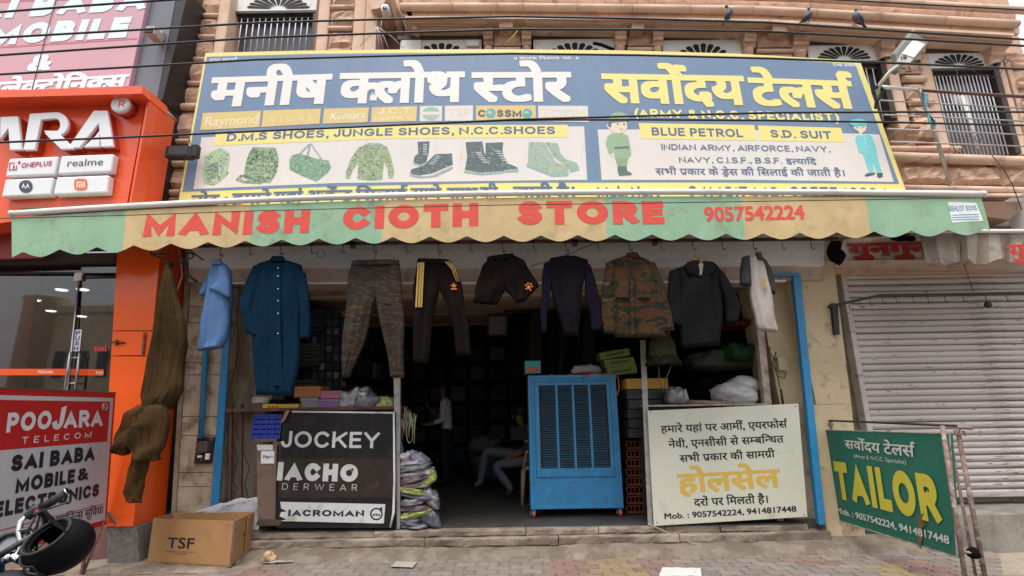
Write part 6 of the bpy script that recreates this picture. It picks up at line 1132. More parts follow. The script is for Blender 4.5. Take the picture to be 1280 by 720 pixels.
def TT(s, bl, br, h, hr, m, bold, **k):
    f = TPf; mb_ = MB(); tl, tr = (bl[0]-k.get('sl', 0)*h, bl[1]-h), (br[0]-k.get('sr', 0)*hr, br[1]-hr)
    text_mb(mb_, s, f(*bl, .002), f(*br, .002), f(*tl, .002), f(*tr, .002), bold, k.get('font', 'g'), 0, f.n, ring=k.get('ring', 8), per=(pr := {} if h >= 14 and s == 'TAILOR' else None))
    if pr: return [pr[k2].build('letter', m, tb) for k2 in pr]
    o = mb_.build('lettering', m, tb); o['kind'] = 'stuff'; return o
m_tw = mat('white sign paint', (.60, .62, .58), .55, dirt=((.35, .4, .35), .3, 20))
TT('सर्वोदय', (1057, 560), (1101, 566.5), 10, 12, m_tw, .02, sl=.08, sr=.1); TT('टेलर्स', (1105.5, 567), (1145, 571.5), 12.5, 14, m_tw, .02, sl=.1, sr=.1)
TT('(Army & N.C.C. Specialist)', (1068, 571.5), (1133, 580.5), 4, 5.5, m_tw, .0, font='b', sl=.1, sr=.1, ring=4); TT('TAILOR', (1048, 622), (1179.5, 655.5), 45, 60, m_ry, .045, sl=.14, sr=.16)
TT('Mob. : 9057542224, 9414817448', (1047, 641), (1187, 680.5), 7, 10.5, m_tw, .025, font='b', sl=.1, sr=.1)
q = MB(); q.add([TPf(x, y, .0024) for x, y in ((1146, 645), (1149, 660), (1147, 672), (1151, 683), (1154, 672), (1153, 660), (1158, 655), (1152, 650), (1156, 641), (1150, 644))], [tuple(range(10))]); q.build('rust_stain', mat('rust stain', (.16, .10, .03), .8, var=.3, vs_=30), tb)
# stand: rear legs, near legs, top bar
def leg3(a, b, w, name='leg', m=None, k=4): q = MB(); q.tube([a, b], w, k, cap=True); return q.build(name, m or m_ro, tb)
nt_ = np.array([3.33, 3.94, 1.21]); 
def thru(x0, y0, x1, y1, Y, w, nm='leg'):
    a, b = P(x0, y0, Y), P(x1, y1, Y); e = a+(b-a)*(a[2]/(a[2]-b[2])); leg3(a, e, w, nm)
thru(1178, 532, 1206, 720, 3.93, .020); thru(1196, 531, 1231, 720, 3.98, .021); thru(1187, 545, 1216, 700, 4.03, .013)
ft_ = np.array([3.33, 5.52, 1.20]); leg3(ft_, np.array([3.31, 5.62, .1]), .014); leg3(ft_, np.array([3.6, 5.6, .1]), .014)
leg3(ft_+np.array([0, 0, .02]), nt_+np.array([.0, 0, .01]), .010, 'top_bar', m_iron); leg3(nt_, nt_+np.array([.1, -.01, -.01]), .013, 'top_joint'); leg3(P(1203, 690, 3.93), P(1226, 692, 3.97), .010, 'tie_bar')
q = MB(); q.tube([np.array([3.33+.03*math.cos(t), 3.93+.03*math.sin(t), 1.17+.02*math.sin(3*t)]) for t in np.linspace(0, 14, 40)], .004, 5); q.build('wire_tie', m_ro, tb); q = MB(); q.tube([np.array([3.33+.03*math.cos(t), 5.52+.03*math.sin(t), 1.19+.02*math.sin(3*t)]) for t in np.linspace(0, 14, 40)], .004, 5); q.build('wire_tie', m_ro, tb)
q = MB(); q.ball(tuple(P(1217, 691, 3.96)), (.05, .03, .04), 0, 10, 6, lambda p: p*(1+.3*noise.noise(Vector(p*30)))); q.build('rag_knot', m_bkf, tb)
for a, b in (((1040, 650), (1020, 672)), ((1058, 655), (1075, 670)), ((1052, 655), (1048, 675)), ((1020, 672), (1090, 668)), ((1030, 664), (1008, 668))): leg3(TP(*a)+np.array([.1, .05, 0]), G(*b, .03), .006, 'foot_wire', m_ro)
# ================================================================== red and white board of the phone shop
QX = -3.9; QP = Plane((QX, 0, 0), (1, 0, 0)); pbd = thing('phone_shop_board', 'red and white upright board of the phone shop standing edge-on to the shopfront', 'signboard', (QX, 4.4, 0))
y0_, y1_ = QP(0, 487)[1]-.35, QP(145, 490)[1]; zt_ = 1.605; zb_ = QP(133, 656)[2]
m_brd = mat('board red', (.42, .018, .018), .35, var=.05); m_bwt = mat('board grey white', (.46, .46, .49), .4, var=.04, vs_=1.5)
yR = lambda z: y1_+.15*(zt_-z)/(zt_-zb_)
def qquad(ya, z0_, z1_q, inset, l): return [(QX+l, ya, z0_), (QX+l, yR(z0_)-inset, z0_), (QX+l, yR(z1_q)-inset, z1_q), (QX+l, ya, z1_q)]
q = MB(); q.hexa(qquad(y0_, zb_, zt_, 0, 0), (-.03, 0, 0)); q.build('panel', m_brd, pbd, bevel=.003)
def qpy(y, z, l=.003): return (QX+l, y, z)
q = MB(); q.add(qquad(y0_, zb_+.05, zt_-.05, .03, .003), [(0, 1, 2, 3)]); q.build('white_border', m_bwt, pbd)
zr = QP(70, 557)[2]; q = MB(); q.add(qquad(y0_, zr, zt_-.085, .07, .0045), [(0, 1, 2, 3)]); q.build('red_field', m_brd, pbd)
q = MB(); q.box(QX-.032, QX+.004, y0_-.01, y1_+.006, zt_, zt_+.008); q.tube([(QX-.012, yR(zb_), zb_), (QX-.012, yR(zt_), zt_)], .009, 4); q.build('edge_trim', m_steel, pbd)
QF = Plane((QX+.006, 0, 0), (1, 0, 0)); m_bkp = mat('board black print', (.012, .012, .02), .45)
def QT(s, bl, br, h, hr, m, bold=.03, font='g', sl=.0, sr=.0, ring=8, track=0):
    mb_ = MB(); text_mb(mb_, s, QF(*bl), QF(*br), QF(bl[0]+sl*h, bl[1]-h), QF(br[0]+sr*hr, br[1]-hr), bold, font, 0, QF.n, ring=ring, track=track, per=(pr := {} if h >= 14 and not any('\u0900' <= q <= '\u097f' for q in s) else None))
    if pr: return [pr[k].build('letter', m, pbd) for k in pr]
    o = mb_.build('lettering', m, pbd); o['kind'] = 'stuff'; return o
m_wl = mat('board white print', (.6, .6, .62), .45)
QT('POO', (7.5, 540.5), (63, 535.5), 24, 22, m_wl, .035, sl=.12, sr=.12); QT('J', (64, 537.5), (78, 535.5), 23, 28, m_wl, .035, sl=.12, sr=.2); QT('ARA', (79, 535.5), (128.5, 532.5), 22, 20, m_wl, .035, sl=.05, sr=.05); QT('R', (129, 510.5), (131.5, 510), 3.5, 3.5, m_wl, 0)
mb_ = MB(); mb_.tube([QF(131+3.2*math.cos(t), 508.5+3.8*math.sin(t), .001) for t in np.linspace(0, 6.28, 16, endpoint=False)], .0028, 5, closed=True); mb_.build('ring_mark', m_wl, pbd)
QT('TELECOM', (27, 555), (114, 546.5), 8.5, 7, m_wl, .0, track=.42, sl=.1, sr=.1)
QT('SAI BABA', (13, 589.5), (118.5, 575), 20, 18, m_bkp, .045, sl=.1, sr=.08); QT('MOBILE', (19, 616.5), (93, 603), 19, 16.5, m_bkp, .045, sl=.1, sr=.08); QT('&', (98, 601), (110, 599), 15, 15, m_bkp, .035, font='b')
QT('ELECTRONICS', (-8, 648), (123.5, 619.5), 20, 15, m_bkp, .045, sl=.1, sr=.08)
for (a, b) in (((0, 662), (131, 629)),): mb_ = MB(); mb_.add([QF(-30, 670.5), QF(131, 629), QF(131, 630), QF(-30, 671.8)], [(0, 1, 2, 3)]); mb_.build('red_rule', m_brd, pbd)
QT('ई-फाईनेन्स सुविधा', (60, 658), (129.5, 641.5), 9, 9, m_bkp, .012, ring=4); QT('पर', (42, 667), (53, 663), 7, 7, m_brd, .02)
for y in (y0_+.1, y1_-.04): q = MB(); q.box(QX-.02, QX-.0, y-.012, y+.012, 0, zb_); q.build('leg', mat('maroon painted pipe', (.15, .06, .06), .5, var=.2, dirt=((.3, .2, .18), .3, 15)), pbd)
m_mp = MATS['maroon painted pipe']; q = MB(); q.tube([QP(135, 640)+np.array([0, 0, 0]), G(182, 700, .03)], .014, 6); q.build('stay', m_mp, pbd); q = MB(); q.tube([G(183, 701, .02), G(96, 695, .02)], .012, 6); q.build('stay', m_mp, pbd); q = MB(); q.tube([QP(135, 640), (QX, y1_-.04, 0)], .012, 6); q.build('stay', m_mp, pbd)
# ================================================================== cardboard box
ZB0 = .035; bxA, bxB, bxD = G(184, 703, ZB0), G(287, 708.5, ZB0), G(312, 692, ZB0); bxC = bxA+(bxD-bxB); hgt = .385; CB = thing('cardboard_box', 'large open brown carton standing on the pavement by the left jamb', 'box', (bxA+bxD)/2)
up = np.array([0, 0, hgt]); m_cin = m_card
def wall4(a, b, nm, dz=0., inn=None): q = MB(); d = (b-a)/np.linalg.norm(b-a); nrm_ = np.array([d[1], -d[0], 0])*-.006; q.hexa([a, b, b+up+np.array([0, 0, dz]), a+up], nrm_); return q.build(nm, m_card, CB)
bxD[1] = min(bxD[1], 5.53); bxC = np.array([bxA[0]+.03, bxD[1], ZB0]); wall4(bxA, bxB, 'side_panel'); wall4(bxB, bxD, 'side_panel'); wall4(bxD, bxC, 'side_panel'); wall4(bxC, bxA, 'side_panel'); q = MB(); q.prism([bxA+[0, 0, .004], bxB+[0, 0, .004], bxD+[0, 0, .004], bxC+[0, 0, .004]], (0, 0, .006)); q.build('bottom', m_card, CB)
fd = Plane(bxA, np.cross(bxB-bxA, (0, 0, 1)))
text('TSF', fd, (208.5, 684.5), (242, 685.5), 12.5, m_blt, CB, bold=-.012, font='b', lift=.002, hr=12.5); q = MB(); text('Flex Soldier in the Forces', fd, (207, 689.6), (243.5, 691), 1.8, m_blt, CB, bold=-.0, font='b', lift=.002, ring=4); text('SINCE 1981', fd, (219, 692.8), (233, 693.3), 1.5, m_blt, CB, bold=-.0, font='b', lift=.002, ring=4)
fs = Plane(bxB, np.cross(bxD-bxB, (0, 0, 1))); text('T', fs, (302, 685), (307.5, 683), 17, m_blt, CB, bold=-.02, font='g', lift=.002)
q = MB(); q.hexa([bxB+np.array([.0, -.002, .0]), bxB+np.array([.012, .01, 0]), bxB+np.array([.012, .01, hgt]), bxB+np.array([0, -.002, hgt])], (-.004, 0, 0)); q.build('worn_corner', m_crd2, CB)
mid_ = bxB+(bxD-bxB)*.62; q = MB(); q.hexa([mid_+[.005, 0, 0], bxD+[.006, 0, 0], bxD+up+[.006, 0, .0], mid_+up+[.012, 0, -.02]], (.006, 0, 0)); q.build('overlapping_flap', m_card, CB)
# scraps
def sheet(pts, Z, m, name, label, amp=.008, seed=0, cat='paper'):
    a, b, c, d = [G(x, y, Z) for x, y in pts]; q = MB(); rs = seed*3.1
    f = lambda u, v: (lambda w: w+np.array([0, 0, .004+amp*abs(noise.noise(Vector((u*3+rs, v*3, 0))))+amp*.4*abs(noise.noise(Vector((u*9+rs, v*9, 2))))]))((a*(1-u)+b*u)*(1-v)+(d*(1-u)+c*u)*v)
    q.grid(f, 14, 10); q.grid(lambda u, v: f(1-u, v)-np.array([0, 0, .0015]), 14, 10); return tag(q.build(name, m), label, cat)
m_pap = mat('dirty paper', (.55, .54, .54), .8, var=.08, dirt=((.4, .36, .33), .4, 12)); m_gcd = mat('grey card', (.33, .30, .27), .85, var=.1)
sheet([(293, 708), (366, 703), (362, 691), (300, 692)], .01, m_gcd, 'card_sheet', 'torn grey card lying flat beside the open carton', .02, 1); sheet([(488, 709), (516, 710), (522, 703), (496, 702)], .012, m_gcd, 'paper_scrap', 'small grey paper scrap on the pavers left of the centre', .01, 2); sheet([(824, 721), (877, 721), (876, 711), (828, 710)], .012, m_pap, 'paper_sheet', 'white sheet of paper on the pavement at the bottom edge', .012, 3)
q = MB(); q.prism([G(294, 707, .02), G(300, 690, .02)+np.array([0, 0, .1]), G(308, 700, .02)], (.01, 0, 0)); tag(q.build('card_flap', m_gcd), 'upturned grey card flap leaning on the carton corner', 'card')
def crumple(c, r, m, name, label, seed):
    q = MB(); q.ball(c, r, 0, 18, 12, lambda p: p*(1+.55*noise.noise(Vector(tuple(p*18+seed)))+.35*abs(noise.noise(Vector(tuple(p*45+seed)))))); o = q.build(name, m, smooth=False); return tag(o, label, 'paper')
crumple(G(335, 697, .05), (.06, .05, .05), mat('buff paper', (.50, .36, .20), .8, var=.15), 'crumpled_paper', 'ball of crumpled buff paper on the torn grey card', 1); crumple(G(327, 690, .04), (.05, .03, .04), mat('pale plastic bag', (.45, .45, .5), .4, var=.1), 'plastic_bag', 'pale crumpled plastic bag behind the buff paper ball', 5)
q = MB(); w0, w1 = P(243, 646, 5.56), P(326, 646, 5.60)
def pol(u, v):
    p = w0+(w1-w0)*u+np.array([0, .05*(v-.5), 0]); hh_ = (P(280, 622, 5.58)[2]-w0[2])*min(1, .25+u*1.1)*(1 if u < .98 else .9)
    n_ = noise.noise(Vector((u*5, v*4, 0)))+.6*abs(noise.noise(Vector((u*13, v*9, 3)))); z = w0[2]-.12+(hh_+.12)*math.sin(math.pi*min(1, v*.5+.5*0+.0+v*.35))**.8
    return p+np.array([.02*n_, -.03*math.sin(math.pi*v)*(1+n_*.6)+.03*n_, z-w0[2]+.03*n_*math.sin(math.pi*v)])
q.grid(pol, 46, 30, smooth=False); tag(q.build('white_polythene', mat('white polythene', (.48, .49, .53), .35, var=.08, bump=.5, bs=9)), 'white polythene sheet heaped behind the open carton', 'sheet')
sc = MB(); sc.ball(G(175, 700, .03)+np.array([0, -.0, 0]), (.035, .02, .02), 0, 10, 6, lambda p: p*(1+.5*noise.noise(Vector(tuple(p*40))))); tag(sc.build('paper_wad', m_pap, smooth=False), 'small white paper wad beside the maroon stay', 'paper')
q = MB(); q.tube([P(810, 655, 5.43), G(850, 672, .12), G(868, 680, .08), G(880, 681, .05)], .004, 5); tag(q.build('ground_wire', mat('pale wire', (.45, .40, .34), .5)), 'thin pale wire trailing from the notice board over the step', 'wire')
# ================================================================== right counter goods
t = thing('right_counter', 'dark counter carrying goods behind the cream notice board', 'counter', (2.1, 6, .23)); q = MB(); q.box(P(815, 600, 5.6)[0], P(960, 600, 5.6)[0], 5.60, 6.3, .23, P(900, 507, 5.6)[2]); q.build('carcass', m_dark, t); q = MB(); q.box(P(813, 600, 5.58)[0], P(968, 600, 5.58)[0], 5.56, 6.32, P(900, 507, 5.6)[2], P(900, 505, 5.6)[2]); q.build('top', m_creamw, t)
m_sack = mat('white polythene sack', (.50, .50, .51), .45, var=.08, bump=.6, bs=8)
t = thing('white_sack', 'white crumpled polythene sack slumped on the right counter', 'sack', P(918, 506, 5.75))
def sk(p): return p*(1-.16*abs(noise.noise(Vector(tuple(p*11+3))))+.22*noise.noise(Vector(tuple(p*6)))+.12*abs(noise.noise(Vector(tuple(p*18))))-.1*abs(noise.noise(Vector(tuple(p*30)))))
q = MB(); q.ball(P(920, 493, 5.8), (.27, .2, .14), 0, 44, 26, sk); q.ball(P(930, 480, 5.82), (.17, .15, .10), 0, 28, 16, sk); q.build('sack', m_sack, t, smooth=True)
q = MB(); q.tube([P(855, 503, 5.72), P(890, 504, 5.7), P(915, 505, 5.7)], .03, 8); tag(q.build('cloth_roll', mat('speckled roll', (.26, .2, .16), .8, var=.6, vs_=40)), 'speckled cloth roll lying before the white sack', 'roll')
bundle(832, 858, 484, 506, 5.68, m_plw, 'grey polythene bag beside the yellow and black boxes', 31, t_=.12); m_ybx = mat('yellow box', (.42, .25, .03), .6, var=.15); m_gbx = mat('green box', (.12, .18, .03), .6, var=.2, vs_=14); m_kbx = mat('black shoe box', (.03, .03, .032), .5, var=.2)
for i, (x0, x1, yt, yb, m, l) in enumerate(((783, 835, 473, 486, m_ybx, 'amber yellow box on top of the stacked black shoe boxes'), (784, 834, 487, 499, m_kbx, 'black shoe box directly under the amber box'), (786, 832, 500, 511, m_kbx, 'second black shoe box under the amber box'), (785, 812, 512, 523, m_kbx, 'black shoe box third under the amber one'), (787, 812, 524, 535, m_kbx, 'black shoe box fourth under the amber one'), (786, 812, 536, 547, m_kbx, 'lowest black shoe box above the red crates'))): pbox(x0, x1, yt, yb, 5.82+.02*(i % 2), .35, m, 'shoe_box', l, lid=m if i else None)
for i, (x0, x1, yt, yb, dz, l) in enumerate(((751, 788, 438, 447, 3, 'topmost green shirt box in the leaning stack'), (757, 794, 448, 457, 2, 'middle green shirt box in the leaning stack'), (760, 797, 457, 468, 2, 'lowest green shirt box in the leaning stack'))):
    t = thing('shirt_box', l, 'box', P((x0+x1)/2, yb, 6.0), 'green shirt boxes'); q = MB(); q.hexa([P(x0, yb+dz, 6.0), P(x1, yb-dz, 6.0), P(x1-2, yt-dz, 6.0), P(x0-2, yt+dz, 6.0)], (0, .3, 0)); q.build('body', m_gbx, t, bevel=.002); q = MB(); q.hexa([P(x0+6, yb+dz-4, 5.995), P(x1-8, yb-dz-3, 5.995), P(x1-8, yb-dz-5, 5.995), P(x0+6, yb+dz-6, 5.995)], (0, .003, 0)); q.build('label', m_dkw, t)
mat('dark olive cord', (.05, .06, .03), .8); t = thing('camo_hat', 'drab camouflage jungle hat hanging by its cord below the army jacket', 'hat', P(829, 475, 5.3)); c = P(828, 440, 5.3)
q = MB(); q.lathe(c, [(.0, .17), (.09, .16), (.13, .10), (.14, .0), (.145, -.04)], 20); q.build('crown', camo('hat camo', [(.03, .035, .022), (.07, .065, .035), (.05, .055, .035)], 10), t); q = MB(); q.lathe(c, [(.14, -.03), (.19, -.13), (.195, -.14), (.15, -.05)], 20, 0); q.build('brim', MATS['hat camo'], t)
q = MB(); q.tube([c+np.array(d) for d in ((-.08, -.1, -.1), (-.09, -.12, -.3), (-.06, -.12, -.42), (-.03, -.12, -.3), (.06, -.12, -.12))], .006, 6); q.build('chin_cord', MATS['dark olive cord'], t); q = MB(); q.tube([c+np.array([0, 0, .16]), c+np.array([0, -.05, .5])], .004, 5); q.build('hanging_string', m_iron, t)
m_rdc = mat('red mesh crate', (.16, .035, .02), .6, var=.3, vs_=20)
for i in range(8):
    y = 642-i*11.5; t = thing('mesh_crate', 'red-brown mesh crate in the tall stack behind the slotted post', 'crate', P(796, y, 6.1), 'red-brown crates stacked behind the post'); q = MB(); a, b = P(784, y, 6.05), P(808, y-11, 6.05)
    q.box(a[0], b[0]+.06, 6.05, 6.4, a[2]+.002, a[2]+.02); q.box(a[0], b[0]+.06, 6.05, 6.4, b[2]-.014, b[2]-.004); q.build('rim', m_rdc, t); q = MB(); [q.box(a[0]+(b[0]+.06-a[0])*k/6-.005, a[0]+(b[0]+.06-a[0])*k/6+.005, 6.055, 6.39, a[2]+.02, b[2]-.014) for k in range(7)]; o = q.build('bars', m_rdc, t); o['kind'] = 'stuff'
# meter boxes on the right jamb
t = thing('fuse_box', 'small cream fuse box with trailing wires on the yellow jamb', 'fuse box', P(978, 470, 5.68)); q = MB(); fb(q, 973, 984, 446, 463, 5.62, 5.70); q.build('case', mat('cream bakelite', (.45, .38, .22), .5, var=.1), t, bevel=.006)
for k, pts in enumerate(([(963, 433), (962, 440), (968, 450), (975, 448)], [(970, 440), (966, 455), (972, 470), (980, 473), (983, 465)], [(972, 470), (975, 485)])): q = MB(); q.tube([P(x, y, 5.63) for x, y in pts], .006, 5); q.build('wire', m_iron, t)
q = MB(); q.tube([P(976, 486, 5.6), P(979, 506, 5.6)], .012, 8); tag(q.build('black_tube', m_iron), 'short black tube fixed to the right jamb above the notice board', 'tube')
# dirt marks and hooks of wall are in the materials
# ================================================================== stock inside the shop
SKX0, SKX1 = -2.6, 3.1; m_shf = mat('dark shelf wood', (.03, .025, .02), .8); m_fc = [mat('folded cloth '+n, c, .9, var=.5, vs_=10, stretch=(1, 1, 14), rnd=.4) for n, c in (('olive', (.05, .055, .035)), ('khaki', (.10, .085, .06)), ('slate', (.04, .05, .07)), ('white', (.18, .18, .18)), ('teal', (.02, .06, .07)))]
bs = thing('back_shelving', 'tall dark shelving full of folded cloth along the back wall', 'shelving', (.2, 10.8, .23))
for z in (.35, .75, 1.15, 1.55, 1.95, 2.35): q = MB(); q.box(SKX0, SKX1, 10.5, 11.05, z, z+.02); q.build('shelf', m_shf, bs)
for x in np.linspace(SKX0, SKX1, 8): q = MB(); q.box(x-.015, x+.015, 10.48, 11.05, .23, 2.6); q.build('upright', m_shf, bs)
def stack_mesh(m, seed):
    q = MB(); rs = random.Random(seed); z = 0
    for k in range(6): h = rs.uniform(.038, .052); d = rs.uniform(-.012, .012); q.box(-.15+d, .15+d, 0+rs.uniform(0, .02), .32, z+.003, z+h); z += h+.002
    o = q.build('folded_stack', m, None, base=(0, 0, 0), bevel=.012); return o
protos = [stack_mesh(m_fc[i % 5], i) for i in range(10)]
for o in protos: COL.objects.unlink(o)
ci = 0
for z in (.37, .77, 1.17, 1.57, 1.97, 2.37):
    for k in range(14):
        x = SKX0+.24+k*.405; o = protos[(ci*7+3) % 10].copy(); ci += 1; COL.objects.link(o); o.name = 'folded_stack'; o.location = (x, 10.52, z); tag(o, 'stack of folded cloth on the dim shelving at the back', 'clothes stack', 'folded stacks on the back shelving')
ls = thing('side_shelving', 'dim side shelving of folded garments along the left inner wall', 'shelving', (-2.5, 8, .23))
for z in (.6, 1.05, 1.5, 1.95, 2.4): q = MB(); q.box(-2.95, -2.5, 6.4, 10.3, z, z+.02); q.build('shelf', m_shf, ls)
for z in (.62, 1.07, 1.52, 1.97, 2.42):
    for k in range(8):
        o = protos[(ci*3+1) % 10].copy(); ci += 1; COL.objects.link(o); o.name = 'folded_stack'; o.rotation_euler = (0, 0, math.pi/2); o.location = (-2.48, 6.65+k*.45, z); tag(o, 'stack of folded garments on the dim left side shelving', 'clothes stack', 'folded stacks on the left shelving')
rs_ = thing('right_shelving', 'dim shelving of folded garments along the right inner wall', 'shelving', (2.9, 8, .23))
for z in (.6, 1.05, 1.5, 1.95, 2.4): q = MB(); q.box(2.9, 3.4, 6.5, 10.3, z, z+.02); q.build('shelf', m_shf, rs_)
for z in (.62, 1.07, 1.52, 1.97, 2.42):
    for k in range(8):
        o = protos[(ci*3+2) % 10].copy(); ci += 1; COL.objects.link(o); o.name = 'folded_stack'; o.rotation_euler = (0, 0, -math.pi/2); o.location = (2.9, 6.9+k*.42, z); tag(o, 'stack of folded garments on the dim right side shelving', 'clothes stack', 'folded stacks on the right shelving')
# a middle row of hanging jackets and left glass-fronted cabinet
for k in range(11):
    x = 645+k*11+(k % 3); q = cloth([(x-5, 392+(k*7) % 5, x+6, 391), (x-8, 402, x+9, 402), (x-8, 440, x+9, 440), (x-7, 470+(k*5) % 9, x+8, 471)], 7.6+.05*(k % 2), .09, 2, .02, 200+k, steps=8, n=14); tag(q.build('hanging_jacket', [m_bkf, m_ch, mat('dark olive cloth', (.02, .022, .014), .95)][k % 3]), 'dark jacket in the crowded row hanging inside behind the cooler', 'jacket', 'dark jackets hanging inside')
q = MB(); q.tube([P(630, 389, 7.65), P(790, 387, 7.65)], .012, 6); tag(q.build('inner_rail', m_iron), 'dim rail of jackets deep inside the shop', 'rail')
cab = thing('rack_of_packets', 'dim rack of small hanging packets behind the blue kurta', 'rack', P(405, 480, 6.6)); q = MB(); q.box(P(385, 400, 6.6)[0], P(432, 400, 6.6)[0], 6.62, 6.7, .3, 2.7); q.build('back_board', m_dark, cab)
for r in range(9):
    for c_ in range(5): q = MB(); x, y = 390+c_*9, 388+r*11; fb(q, x, x+6, y, y+8, 6.58, 6.6); q.build('packet', m_fc[(r+c_*2) % 5], cab)
gp_ = thing('framed_picture', 'small framed picture high on the dim inner beam', 'picture', P(621, 420, 7.9)); q = MB(); fb(q, 609, 635, 393, 420, 7.9, 7.93); q.build('frame', m_dkw, gp_); q = MB(); fb(q, 611.5, 632.5, 396, 417.5, 7.89, 7.9); q.build('print', mat('faded print', (.22, .22, .24), .5, var=.5, vs_=20), gp_)
for i, (x0, x1, yt, yb, Y, m, l) in enumerate(((855, 945, 420, 440, 6.5, m_bkf, 'dark folded stock under the charcoal sweatshirt'), (860, 945, 441, 465, 6.4, m_fc[0], 'olive garments heaped behind the white sack'), (905, 945, 402, 412, 6.3, mat('dark red cloth', (.12, .01, .012), .8), 'dark red folded cloth beside the right jamb'), (900, 935, 430, 455, 6.25, mat('deep green cloth', (.01, .06, .02), .8), 'deep green cloth corner in the dark stock'), (590, 640, 565, 600, 8.2, m_fc[2], 'low heap of slate cloth on the shop floor'), (585, 628, 545, 566, 8.3, m_fc[1], 'khaki garments heaped behind the seated man'))): bundle(x0, x1, yt, yb, Y, m, l, 50+i, 'garment_heap', t_=.3)
tag(fhex(660, 800, 652, 660, 800, 660, 5.78, 5.8, m_dark, 'floor_strip', None), 'dark sill strip across the shop floor edge', 'sill') if 0 else None
# ================================================================== people
m_skin = mat('brown skin', (.13, .065, .04), .6, var=.08); m_hair = mat('black hair', (.008, .007, .006), .7); m_shw = mat('pale grey shirt cloth', (.48, .48, .51), .85, var=.08); m_trk = mat('dark trouser cloth', (.012, .013, .018), .9); m_trg = mat('grey trouser cloth', (.085, .095, .11), .9, var=.1); m_shb = mat('navy striped polo', (.02, .022, .035), .85)
def figure(name, label, pts, edges, radii, root, zones, hair, face, sleeves=None):
    """one continuous skinned body; zones(co) gives the material index; hair and face parts are children"""
    me = bpy.data.meshes.new('body'); me.from_pydata([tuple(p) for p in pts], edges, []); o = bpy.data.objects.new('body', me); COL.objects.link(o)
    md = o.modifiers.new('skin', 'SKIN'); md.use_smooth_shade = True; md.branch_smoothing = .6
    for i, r in enumerate(radii): me.skin_vertices[0].data[i].radius = (r, r*.82) if not isinstance(r, tuple) else r
    me.skin_vertices[0].data[root].use_root = True
    s = o.modifiers.new('sub', 'SUBSURF'); s.levels = 2; s.render_levels = 2
    dg = bpy.context.evaluated_depsgraph_get(); ev = o.evaluated_get(dg); m2 = bpy.data.meshes.new_from_object(ev)
    V = [v.co.copy() for v in m2.vertices]; F_ = [tuple(p.vertices) for p in m2.polygons]; bpy.data.objects.remove(o); mb = MB(); mb.add(V, F_, 0, True)
    mb.m = [zones(np.mean([np.array(V[i]) for i in f], axis=0)) for f in F_]
    p = thing(name, label, 'person', (pts[root][0], pts[root][1], .23)); mb.build('body', [m_skin]+hair['mats'], p)
    q = MB(); q.ball(np.array(hair['c']), hair['r'], 0, 14, 10, hair['fn']); q.build('hair', m_hair, p)
    for nm, c, r, m in face: q = MB(); q.ball(np.array(c), r, 0, 8, 6); q.build(nm, m, p)
    return p
def hand(base, d, curl, s=1.):
    """five finger chains from a palm: returns points, edges offsets"""
    base = np.array(base); d = np.array(d)/np.linalg.norm(d); side = np.cross(d, curl); side /= np.linalg.norm(side); out = []
    for k, (o_, L) in enumerate(((-.03, .062), (-.01, .075), (.011, .07), (.031, .055))): a = base+d*.085*s+side*o_*s; out.append([a, a+d*L*.55*s+np.array(curl)*.008, a+d*L*.9*s+np.array(curl)*.03])
    a = base+d*.03*s-side*.032*s; out.append([a, a-side*.025*s+d*.03*s, a-side*.03*s+d*.06*s+np.array(curl)*.02]); return out
# standing man: feet on the floor, looking left, forearm raised
F1 = P(556, 601, 8.6); fx, fy = F1[0], 8.6; zf = .23
pt = {'pel': (fx+.03, fy, zf+.84), 'wst': (fx+.02, fy, zf+.98), 'chs': (fx+.0, fy, zf+1.18), 'shc': (fx-.0, fy, zf+1.29), 'nek': (fx-.03, fy, zf+1.37), 'hd0': (fx-.06, fy, zf+1.44), 'hd1': (fx-.07, fy, zf+1.53),
      'ls': (fx-.02, fy-.17, zf+1.27), 'le': (fx-.02, fy-.24, zf+1.0), 'lw': (fx-.25, fy-.26, zf+.93), 'lh': (fx-.31, fy-.25, zf+.94), 'rs': (fx+.02, fy+.17, zf+1.27), 're': (fx-.10, fy+.24, zf+1.03), 'rw': (fx-.28, fy+.14, zf+1.16), 'rh': (fx-.31, fy+.08, zf+1.22),
      'lhp': (fx+.02, fy-.09, zf+.80), 'lk': (fx+.0, fy-.10, zf+.45), 'la': (fx+.03, fy-.11, zf+.09), 'lt': (fx-.13, fy-.12, zf+.035), 'rhp': (fx+.04, fy+.09, zf+.80), 'rk': (fx+.04, fy+.10, zf+.45), 'ra': (fx+.07, fy+.10, zf+.09), 'rt': (fx-.09, fy+.11, zf+.035)}
nm_ = list(pt); rad = dict(pel=(.15, .12), wst=(.14, .11), chs=(.165, .12), shc=(.13, .10), nek=.055, hd0=.075, hd1=.085, ls=.06, le=.047, lw=.032, lh=.035, rs=.06, re=.047, rw=.032, rh=.035, lhp=.09, lk=.065, la=.045, lt=.035, rhp=.09, rk=.065, ra=.045, rt=.035)
ed = [('pel', 'wst'), ('wst', 'chs'), ('chs', 'shc'), ('shc', 'nek'), ('nek', 'hd0'), ('hd0', 'hd1'), ('shc', 'ls'), ('ls', 'le'), ('le', 'lw'), ('lw', 'lh'), ('shc', 'rs'), ('rs', 're'), ('re', 'rw'), ('rw', 'rh'), ('pel', 'lhp'), ('lhp', 'lk'), ('lk', 'la'), ('la', 'lt'), ('pel', 'rhp'), ('rhp', 'rk'), ('rk', 'ra'), ('ra', 'rt')]
